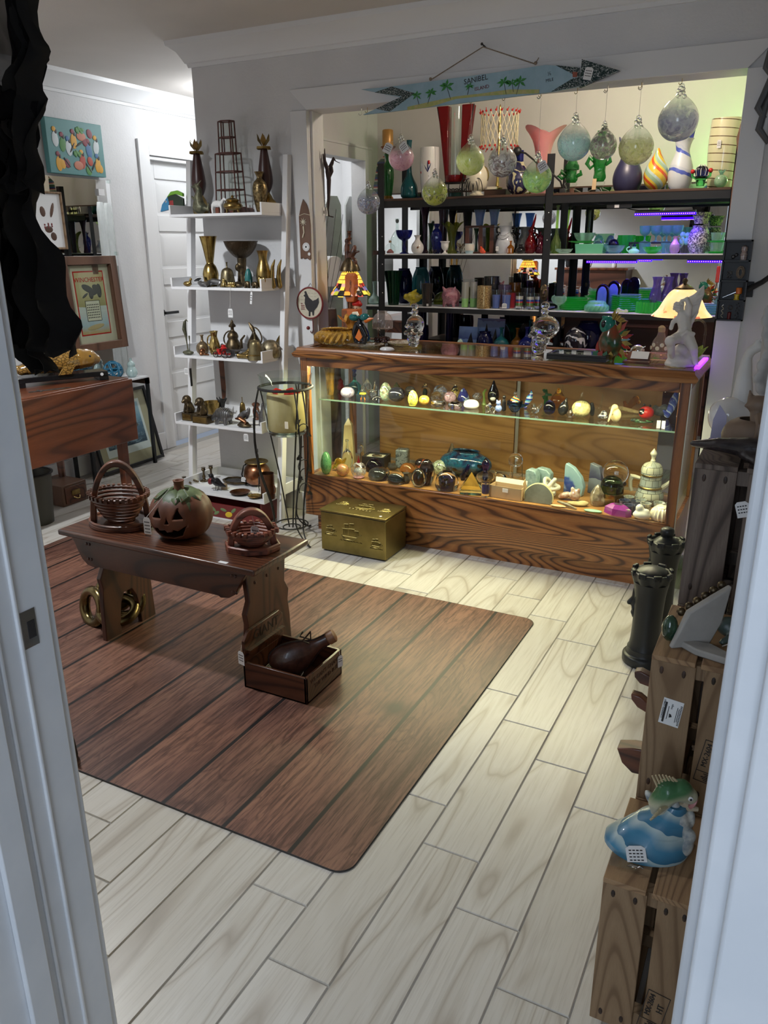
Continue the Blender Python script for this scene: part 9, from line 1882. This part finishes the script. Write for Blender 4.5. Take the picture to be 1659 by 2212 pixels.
ptag(b2,(.012,0,.055),(.036,.055),(90,0,-20),(0,.01,.13),4)
# brass knot
t=thing('brass_chain_knot','large polished brass knot of interlocked rings under the bench',ON,(-2.335,2.085,.0045));M['knot']=mot((.10,.075,.03),(.24,.18,.08),8,.25,1)
for c_,rt in (((-.045,-.05,.055),(78,20,-18)),((.06,-.02,.052),(18,12,0)),((.05,.03,.075),(62,-24,40)),((-.02,.05,.085),(80,-10,70))):ob('ring',G().tube([(.066*cos(a),.066*sin(a),0) for a in [k*PI/16 for k in rg(32)]],.0215,12,True).xf(T(c_[0],c_[1],c_[2]+.012,*rt)),M.knot,t)
# wooden box with bottle and net, right of the bench
t=thing('seed_box','open dark wooden box with faded block lettering on its raised back board','box',(-1.408,2.020,.0045),0);dk=M.pine_dk
bw,bd=.128,.115
for q in ((-bw,bw,-bd,-bd+.010,0,.098),(-bw,bw,bd-.010,bd,0,.098),(-bw,-bw+.010,-bd,bd,0,.098),(bw-.010,bw,-bd,bd,0,.098),(-bw,bw,-bd,bd,0,.008)):ob('board',G().box(*q),dk,t,bev=.002)
bb_=ob('back_board',G().prism([(-bd,.098),(bd,.098),(bd,.185),(bd-.02,.205),(-bd+.03,.205),(-bd,.175)],-bw,-bw+.012,'x'),dk,t,bev=.002);ob('ledge',G().box(-bw+.012,-bw+.028,-bd+.01,bd-.01,.130,.140),dk,t)
text('GIANT',.050,pnt((.022,.012,.009),.6),t,(-bw+.0126,.012,.172),(90,0,90));fl2=pnt((.05,.02,.012),.6)
text('WE CAN\'T CHANGE',.022,fl2,t,(bw+.0006,.01,.072),(90,0,90));text('THE WIND BUT',.022,fl2,t,(bw+.0006,.01,.046),(90,0,90))
ptag(t,(-.128,-.122,.115),(.030,.050),(90,0,-12),(-.13,-.112,.16),3);ptag(t,(bw+.006,bd-.02,.06),(.022,.044),(90,0,70),(bw+.002,bd-.02,.10),2)
t2=thing('leather_bottle','brown leather-covered bottle with laced edges lying in the wooden box','bottle',(-1.385,2.015,.086),rot=(0,0,36));lt=mot((.05,.018,.012),(.10,.036,.022),40,.35,bump=.35,coat=.3)
A_=T(0,0,.022,0,62,0);g=G().turn([(.03,-.095),(.058,-.075),(.066,-.03),(.052,.02),(.030,.06),(.021,.085),(.019,.12)],22,sy=.62);ob('leather_body',g.xf(A_),lt,t2);g=G()
for sd in (1,-1):g.tube([tuple(A_@Vector((sd*r_*1.01,0,z))) for r_,z in spl([(.03,-.095),(.058,-.075),(.066,-.03),(.052,.02),(.030,.06),(.021,.085),(.019,.12)],4)],.004,5)
ob('laced_edge',g,pnt((.02,.008,.006),.6),t2);ob('wooden_stopper',G().lathe([(.020,.118),(.024,.122),(.023,.145),(.015,.150),(0,.150)],16).xf(A_),pnt((.22,.10,.045),.5),t2);ob('leather_knot',G().tube([tuple(A_@Vector(v)) for v in ((-.03,-.02,.06),(-.055,-.03,.05),(-.06,-.01,.085),(-.03,0,.07),(-.05,.02,.04),(-.065,.01,.06))],.0035,6),pnt((.025,.01,.008),.6),t2)
net=G(); 
for i in rg(15):
 a=i*2*PI/15;net.tube([(.018*cos(a),.018*sin(a),.006),(.05*cos(a+.1),.045*sin(a+.1),.010),(.072*cos(a+.2),.062*sin(a+.2),.034)],.0013,4)
for r_,z in ((.018,.006),(.036,.008),(.052,.012),(.066,.026),(.073,.036)):net.tube([(r_*cos(a),r_*.86*sin(a),z+.003*sin(a*5)) for a in [k*PI/15 for k in rg(30)]],.0014,4,True)
t3=thing('crocheted_dish','pale netted openwork dish lying in the wooden box','dish',(-1.43,1.99,.0135));o=ob('netting',net,pnt((.50,.45,.38),.8),t3);o['kind']='stuff';ob('dish_skin',G().lathe(hollow([(.02,0),(.05,.005),(.074,.034)],.002),24,sy=.86),tinted('milky_dish',(.70,.66,.60),.2,.25),t3)
# right side
def chess(name,label,p,h,queen):
 t=thing(name,label,'chess piece',(p[0],p[1],0),-20 if queen else -8);m=M.black_c;s_=h/.42
 ob('base',G().turn([(.070,0),(.074,.006),(.074,.03),(.068,.036),(.062,.04),(.060,.06)],30),m,t)
 ob('column',G().turn([(.058,.06),(.052,.09),(.050,h*.45),(.054,h*.72),(.062,h*.85)],30),m,t)
 blob('face',[('l',[((0,-.044,h*.48),.012),((0,-.05,h*.62),.012),((0,-.048,h*.74),.012)]),('l',[((0,-.054,h*.67),.006),((0,-.068,h*.605),.009)]),('l',[((-.010,-.052,h*.565),.005),((.010,-.052,h*.565),.005)]),('l',[((-.010,-.051,h*.545),.005),((.010,-.051,h*.545),.005)]),('e',(0,-.050,h*.51),(.012,.010,.012)),('l',[((-.022,-.046,h*.69),.005),((.022,-.046,h*.69),.005)])],m,.0035,2,t,rot=(0,0,-62))
 ob('crown',G().turn([(.060,h*.85),(.066,h*.90),(.070,h*.945),(.060,h*.95),(.052,h*.93)],40,flute=(8,.06)),m,t)
 for k in rg(8):a=k*PI/4;ob('crown_point',G().box(-.014,.014,-.006,.006,-.012,.010).xf(T(.066*cos(a),.066*sin(a),h*.945,0,0,math.degrees(a)+90)),m,t,bev=.003)
 if queen:ob('domed_top',G().turn([(.056,h*.93),(.05,h*.96),(.028,h*.985),(.001,h*.995)],26,flute=(10,.04)),m,t)
 else:ob('knob_top',G().turn([(.05,h*.93),(.034,h*.97),(.022,h*.99),(.026,h*1.03),(.022,h*1.075),(.001,h*1.09)],22),m,t)
M['black_c']=pnt((.012,.014,.015),.42)
chess('chess_queen','large black chess queen with a carved face, front one beside the crates',(-.344,2.712,0),.375,True)
chess('chess_king','large black chess king with a knobbed crown, behind the queen',(-.346,3.027,0),.385,False)
# leaping fish figurine
t=thing('leaping_fish_figurine','green bass leaping from a blue wave on the nearest crate',FG,(-.122,1.315,.3615),18)
wv_=stripes('wave_glaze',[((.03,.15,.26),4),((.05,.22,.36),3),((.40,.50,.50),.5)],24,'z',1,rough=.35,wob=1.6,interp='LINEAR')
rs=[]
for i,(rx_,ry_,z,ox) in enum(((.078,.055,0,0),(.080,.056,.014,0),(.072,.050,.028,.004),(.070,.048,.030,.006),(.060,.043,.048,.014),(.056,.040,.050,.016),(.044,.034,.072,.026),(.036,.028,.076,.030),(.018,.016,.100,.042))):rs.append([(ox+rx_*cos(2*PI*k/32)*(1+.04*sin(3*2*PI*k/32+i)),ry_*sin(2*PI*k/32),z) for k in rg(32)])
ob('wave',G().rings(rs),wv_,t);g=[('e',(.05,-.006,.05),(.022,.024,.045)),('e',(.062,-.01,.03),(.018,.028,.03)),('e',(.04,0,.08),(.014,.014,.03)),('e',(.070,0,.07),(.010,.012,.022)),('e',(.066,-.022,.05),(.014,.012,.016)),('e',(-0,.018,.095),(.008,.008,.020),(0,-30,0)),('e',(.01,.02,.08),(.010,.010,.030),(0,-25,0))];blob('splash',g,mot((.18,.22,.25),(.60,.60,.55),45,.5,bump=.4),.0035,1,t)
n=N('bass_green').set(Roughness=.3,Coat_Weight=.3);tc=n.tcn();sp=n.sep();n.link(tc.outputs['Object'],sp.inputs[0]);ad=n.ma('MULTIPLY_ADD');n.link(sp.outputs[0],ad.inputs[0]);ad.inputs[1].default_value=-.42;n.link(sp.outputs[2],ad.inputs[2]);n.col(n.ramp(ad.outputs[0],[(.085,(.50,.47,.36)),(.105,(.42,.42,.28)),(.118,(.05,.16,.06)),(.16,(.018,.085,.035))]))
wn_=n.noise(n.coord((1,1,1),rnd=False),160,2);n.bump(wn_,.25,.002)
blob('fish_body',[('l',[((.018,0,.045),.008),((.014,0,.07),.014),((.012,0,.10),.020),((.026,0,.128),.024),((.048,0,.132),.022),((.064,0,.122),.016)])],n.m,.0032,3,t);ob('pink_mouth',G().lathe([(.013,0),(.016,.006),(.010,.010),(.004,.006)],16,sy=.8).xf(T(.066,0,.112,0,115,0)),pnt((.48,.20,.19),.4),t);ob('lower_jaw',G().tube([(.052,0,.108),(.066,0,.096),(.082,0,.094)],[.008,.007,.004],8),pnt((.50,.42,.30),.4),t)
ob('eye',G().ell((.062,-.017,.128),(.005,.003,.005),10,6),M.porc,t);ob('pupil',G().ell((.062,-.0195,.128),(.0025,.001,.0025),8,5),M.ink,t);g=G()
for k in rg(7):g.tube([(.006+.006*k,0,.135+.002*k),(-.006+.006*k,0,.158+.004*sin(k*.5))],[.0026,.0016],5)
ob('spiny_fin',g,pnt((.50,.40,.24),.5),t);g=G()
for k in rg(5):g.tube([(.022,-.02,.108),(.008-.004*k,-.032-.001*k,.112-.006*k)],[.003,.002],5)
ob('side_fin',g,pnt((.42,.36,.22),.5),t);ob('tail',G().prism([(.012,.05),(.026,.05),(.038,.03),(.022,.036),(.004,.028)],-.003,.003,'y'),pnt((.36,.34,.18),.5),t,bev=.001)
ptag(t,(-.030,-.058,.028),(.036,.028),(38,0,8),None,4);ob('sticky_tape',G().box(-.028,.022,-.0004,.0004,-.012,.014),M.clr,t,(-.048,-.062,.012),(-50,0,-8));o=G().tube([(-.045,-.066,.006),(-.040,-.070,.012),(-.030,-.070,.010),(-.036,-.066,.004)],.0016,6,True).tube([(-.03,-.070,.006),(-.024,-.072,.012),(-.018,-.070,.006)],.0016,6);ob('clear_beads',o,M.chrome,t)
# broken-edged shell bookend on the middle crate
t=thing('shell_bookend','grey plaster bookend seen from its hollow back, with green rock edge','bookend',(-.10,1.52,.6945),8);gp2=mot((.34,.325,.30),(.42,.40,.37),14,.75)
ob('back_plate',G().rings([[(-.05,-.004,0),(.03,-.004,0),(.052,-.004,.05),(.062,-.004,.125),(.03,-.004,.105),(-.02,-.004,.075)],[(-.05,.008,0),(.03,.012,0),(.052,.012,.05),(.062,.010,.125),(.03,.012,.105),(-.02,.012,.075)]]),gp2,t,(0,0,0),(0,0,28),bev=.003);ob('foot_plate',G().prism([(-.04,0),(.03,-.005),(.085,-.055),(.07,-.068),(0,-.04)],0,.014,'z'),gp2,t,bev=.003);blob('green_rock',[('e',(-.048,.004,.03),(.016,.018,.028)),('e',(-.042,.012,.018),(.02,.016,.018))],mot((.015,.045,.025),(.05,.11,.06),30,.15,coat=.7),.004,0,t);g=G()
for k in rg(6):g.ell((-.03+.014*k,.022+.006*k,.06+.011*k),(.009,.008,.009),8,6)
ob('dark_pebbles',g,M.brass_dk,t)
p=(-.059,1.631,.705);o=blob('slate_frog',[('e',(0,0,.018),(.05,.034,.018)),('e',(-.03,-.01,.03),(.024,.02,.018)),('e',(.03,0,.03),(.03,.022,.02)),('l',[((-.02,-.03,.02),.010),((-.05,-.045,.01),.007)])],mot((.03,.05,.045),(.085,.115,.10),18,.4),.005,2,None,(-.02,1.60,.6945),(0,0,20));tag(o,'dark green-grey ceramic sea creature beside the plaster bookend',FG);ob('tag_string',G().tube([(-.05,-.05,.004),(-.01,-.045,.02),(.04,-.05,.035)],.001,5),M.string,o)
# things inside the top crate
t=thing('cow_mask','pale cow-faced carving tucked in the slats of the highest crate','carving',(.012,1.705,.80));blob('head',[('e',(0,-.012,0),(.026,.02,.045)),('e',(0,-.016,-.04),(.018,.018,.02)),('l',[((-.018,-.01,.03),.008),((-.034,-.012,.04),.005)])],mot((.36,.29,.19),(.52,.44,.32),20,.6),.0045,2,t);ob('eye',G().ell((-.014,-.032,.012),(.005,.003,.005),8,6),M.ink,t)
ptag(c3,(-.025,-.128,.235),(.026,.034),(90,-18,0),None,3);ob('gold_strip',G().box(-.020,.012,-.100,-.096,.06,.22),mot((.40,.28,.12),(.50,.37,.18),20,.4,.3),c3,(0,0,0),(0,6,0))
# brown curved boards poking out behind the crates
for i,(z,pl) in enum(((.552,[(-.014,.008),(-.012,-.006),(0,-.018),(.034,-.024),(.034,0),(0,.012)]),(.49,[(-.016,.014),(-.014,0),(0,-.016),(.034,-.030),(.034,-.008),(.004,.012)]))):
 solo('curved_brown_board',('short rounded brown board poking out behind the middle crate, upper one','notched brown board poking out behind the middle crate, lower one')[i],'board',G().prism(pl,-.012,.012,'y'),M.carved,(-.205,1.62,z),0,bev=.003)
solo('wooden_boat_bow','dark brown wooden boat bow sticking out behind the middle crate','model boat',G().prism([(-.034,.022),(0,.032),(.034,.036),(.034,-.03),(.004,-.032),(-.020,-.012)],-.02,.02,'y'),M.carved,(-.204,1.62,.34),0,bev=.003)
# cat pitcher, driftwood, reclining figure on the top
t=thing('cat_pitcher','brown matte pottery pitcher with a cat head spout','pitcher',(-.055,1.86,1.0165),0);cl=mot((.20,.135,.09),(.26,.18,.125),10,.55);h0=.075
ob('body',G().lathe(hollow(spl([(.04,0),(.062,.012),(.070,.035),(.060,.06),(.042,.072)],3),.005),30,sx=1,sy=.75),cl,t);blob('cat_head',[('l',[((-0,-.02,.055),.014),((-.002,-.012,.085),.016)]),('e',(-.004,-.006,.105),(.024,.022,.020)),('l',[((-.02,0,.115),.008),((-.024,0,.132),.003)]),('l',[((.012,0,.115),.010),((.020,0,.142),.003)]),('l',[((-.02,-.012,.104),.008),((-.028,-.016,.102),.004)])],cl,.0036,2,t);ob('neck_handle',G().tube([(.008,-.03,.085),(.012,-.058,.07),(.010,-.064,.04),(.006,-.054,.018)],[.012,.010,.009,.008],8,ry=1.3),cl,t);ob('tag_string',G().tube([(0,-.066,.022),(.012,-.072,.026),(.024,-.068,.018),(.014,-.070,.006)],.0015,5,True),M.string,t)
dw=[('l',[((-.115,.01,.022),.007),((-.06,-.005,.030),.015),((0,-.01,.032),.022),((.06,-.012,.030),.024),((.11,-.016,.026),.022)])]+[('l',[((-.02+.01*k,-.012-.008*k,.022-.002*k),.010),((.05+.008*k,-.020-.011*k,.020-.0015*k),.012),((.11,-.030-.012*k,.014),.009)]) for k in rg(5)]
o=blob('dark_feather_carving',dw,mot((.012,.009,.010),(.045,.036,.036),60,.3,bump=.5,stretch=(.3,1,1),coat=.2),.004,1,None,(-.06,1.765,1.0168),(0,0,-6));tag(o,'dark glossy carving of layered feathers at the front of the highest crate','carving')
t=thing('reclining_figure','white porcelain reclining mermaid with raised arm and long braided hair','statue',(-.06,2.13,.951),0); 
blob('body',[('e',(-.01,0,.075),(.11,.06,.055)),('e',(.10,.02,.10),(.08,.06,.07)),('e',(-.07,-.02,.09),(.05,.05,.05))],M.porc,.008,3,t)
blob('raised_arm',[('l',[((-.045,0,.13),.026),((-.048,0,.19),.019),((-.047,0,.235),.012)]),('l',[((-.047,0,.235),.011),((-.040,-.004,.252),.013),((-.022,-.006,.262),.012)])]+[('l',[((-.022+.004*k,-.006+.004*k,.262-.003*k),.005),((-.002+.006*k,-.010+.006*k,.276-.006*k),.0042),((.010+.006*k,-.012+.008*k,.272-.010*k),.0034)]) for k in rg(4)]+[('l',[((-.038,-.006,.257),.006),((-.030,-.012,.276),.0045),((-.020,-.014,.284),.0035)])],M.bisque,.0042,2,t)
g=[]
for k in rg(5):g.append(('l',[((.03+.018*k,-.02-.008*(k%2),.10),.016),((.0+.02*k,-.03,.22),.018),((-.004+.018*k,-.03,.34),.020),((.03+.012*k,-.02,.45),.020)]))
for k in rg(14):g.append(('e',(-.008+.006*sin(k*1.2)+.02*max(0,(4-k))/4,-.048,.09+.026*k),(.013,.010,.016),(0,35*(-1)**k,0)))
blob('braided_hair',g,mot((.42,.41,.40),(.56,.55,.53),30,.6,bump=.3,stretch=(1,1,.3)),.005,1,t)
o=blob('white_small_animal',[('e',(0,0,.022),(.03,.02,.022)),('e',(-.022,-.004,.045),(.018,.016,.016)),('l',[((-.03,0,.055),.006),((-.034,0,.066),.003)])],M.porc,.004,2,None,(.045,1.88,1.0165));tag(o,'small white porcelain animal right of the cat pitcher',FG)
solo('lilac_paper_fan','pale lilac folded paper sticking up behind the cat pitcher','paper',G().prism([(-.012,0),(.02,0),(.018,.06),(0,.085),(-.010,.05)],-.001,.001,'y'),pnt((.42,.40,.55),.7),(-.14,1.93,1.0165),bev=0)
# wall-hung things at right
p=(-.27,3.6,1.303)
t=thing('miniature_shadow_box','black four-compartment shadow box of trinkets hung on the right casing','display case',(p[0]-0,YW-.016,p[2]),0);w_,h_=.052,.157
ob('back_panel',G().box(-w_,w_,-.004,0,-h_,h_),M.black,t)
for a in ((-w_,-w_+.006,-h_,h_),(w_-.006,w_,-h_,h_)):ob('side',G().box(a[0],a[1],-.04,-.004,a[2],a[3]),M.black,t)
for k in rg(5):z_=-h_+(2*h_-.006)*k/4;ob('divider',G().box(-w_,w_,-.04,-.004,z_,z_+.006),M.black,t)
c4=[-h_+.006+(2*h_-.006)*k/4 for k in rg(4)]
ob('silver_trinket',G().ell((-.015,-.014,c4[3]+.012),(.008,.008,.008),9,6).ell((-.004,-.014,c4[3]+.020),(.007,.007,.007),9,6),M.pewter,t);g=G().lathe([(.012,0),(.014,.02),(.010,.032),(.013,.036),(.012,.05),(.004,.056)],14);ob('yarn_spool',g,stripes('yarn',[((.55,.5,.45),1),((.30,.18,.17),1)],160),t,(.024,-.018,c4[3]))
ob('twine_coil',G().tube([(.02+.013*cos(a),-.02,c4[2]+.03+.022*sin(a)) for a in [k*PI/8 for k in rg(16)]],.004,6,True).tube([(.02+.008*cos(a),-.024,c4[2]+.03+.016*sin(a)) for a in [k*PI/8 for k in rg(16)]],.003,6,True),M.twine,t);ob('wire_trinket',G().tube([(-.02+.01*cos(a*3),-.014,c4[2]+.02+.014*sin(a*2)) for a in [k*.4 for k in rg(16)]],.0014,5),M.pewter,t)
ob('thread_spool',G().lathe([(.012,0),(.012,.003),(.009,.004),(.009,.018),(.012,.019),(.012,.022)],14),M.yellow,t,(.018,-.02,c4[1]));ob('orange_spool',G().lathe([(.012,0),(.012,.02),(.010,.024)],14),M.orange,t,(.024,-.02,c4[1]+.024));ob('safety_pin',G().tube([(-.035,-.016,c4[1]+.008),(.012,-.016,c4[1]+.03)],.0022,6),M.chrome,t)
ob('corkscrew',G().tube([(-.03+.004*cos(k*1.2),-.016+.004*sin(k*1.2),c4[0]+.004+.0035*k) for k in rg(16)],.0018,5),M.cream,t);ob('button',G().tube([(-.002+.008*cos(a),-.014,c4[0]+.045+.008*sin(a)) for a in [k*PI/6 for k in rg(12)]],.0025,6,True),M.pewter,t);ob('red_thread',G().lathe([(.007,0),(.007,.026),(.005,.028)],10),M.rednut,t,(-.002,-.016,c4[0]));g=G()
for k in rg(12):g.ell((.026+.006*sin(k*2.3),-.014,c4[0]+.006+.005*k),(.0028,.0028,.0028),7,5)
ob('bead_chain',g,M.pewter,t)
p=(-.177,3.62,1.298);t=thing('iron_bracket','dark iron arm bracket sloping out of the partition wall at right','bracket',(-.165,YW-.012,1.30));ob('arm',G().tube([(-.05,-.02,-.03),(0,-.03,0),(.06,-.035,.05),(.12,-.02,.09)],[.012,.010,.010,.012],8),M.iron,t);ob('wall_plate',G().box(-.07,-.03,-.012,0,-.06,0),M.iron,t)
p=(-.258,3.6,1.92);t=thing('wavy_black_garland','dark grey wavy wrought iron wall ornament at the top right edge','wall ornament',((-.242,3.6,1.919)[0],YW-.03,1.98));wm=pnt((.10,.105,.11),.45,.3)
ob('wavy_arm',G().tube([(.03,0,.17),(-.005,0,.14),(-.012,0,.09),(.012,0,.06),(-.006,0,0),(-.022,0,-.045),(.004,0,-.085)],[.010,.014,.014,.014,.014,.015,.010],9),wm,t);ob('lower_curl',G().tube([(.04,0,.07),(.012,0,.05),(.03,0,.02),(.004,0,-.03),(-.01,0,-.12),(.03,0,-.17)],[.008,.012,.010,.012,.014,.010],9),wm,t);ob('wall_pin',G().tube([(0,.03,.06),(0,0,.06)],.004,6),wm,t)
# slivers at the left edge of the floor
o=blob('black_iron_cat',[('l',[((0,0,.01),.022),((0,0,.06),.018),((.004,0,.10),.008),((.008,0,.14),.004)])],M.iron,.005,1,None,(-1.755,1.345,.0045));tag(o,'black iron doorstop standing on the mat corner beside the door frame','doorstop')
solo('dark_plum_ball','dark plum ball on the floor just inside the door frame','ball',G().ell((0,0,.022),.022,14,9),pnt((.06,.02,.05),.4),(-1.451,1.088,0))
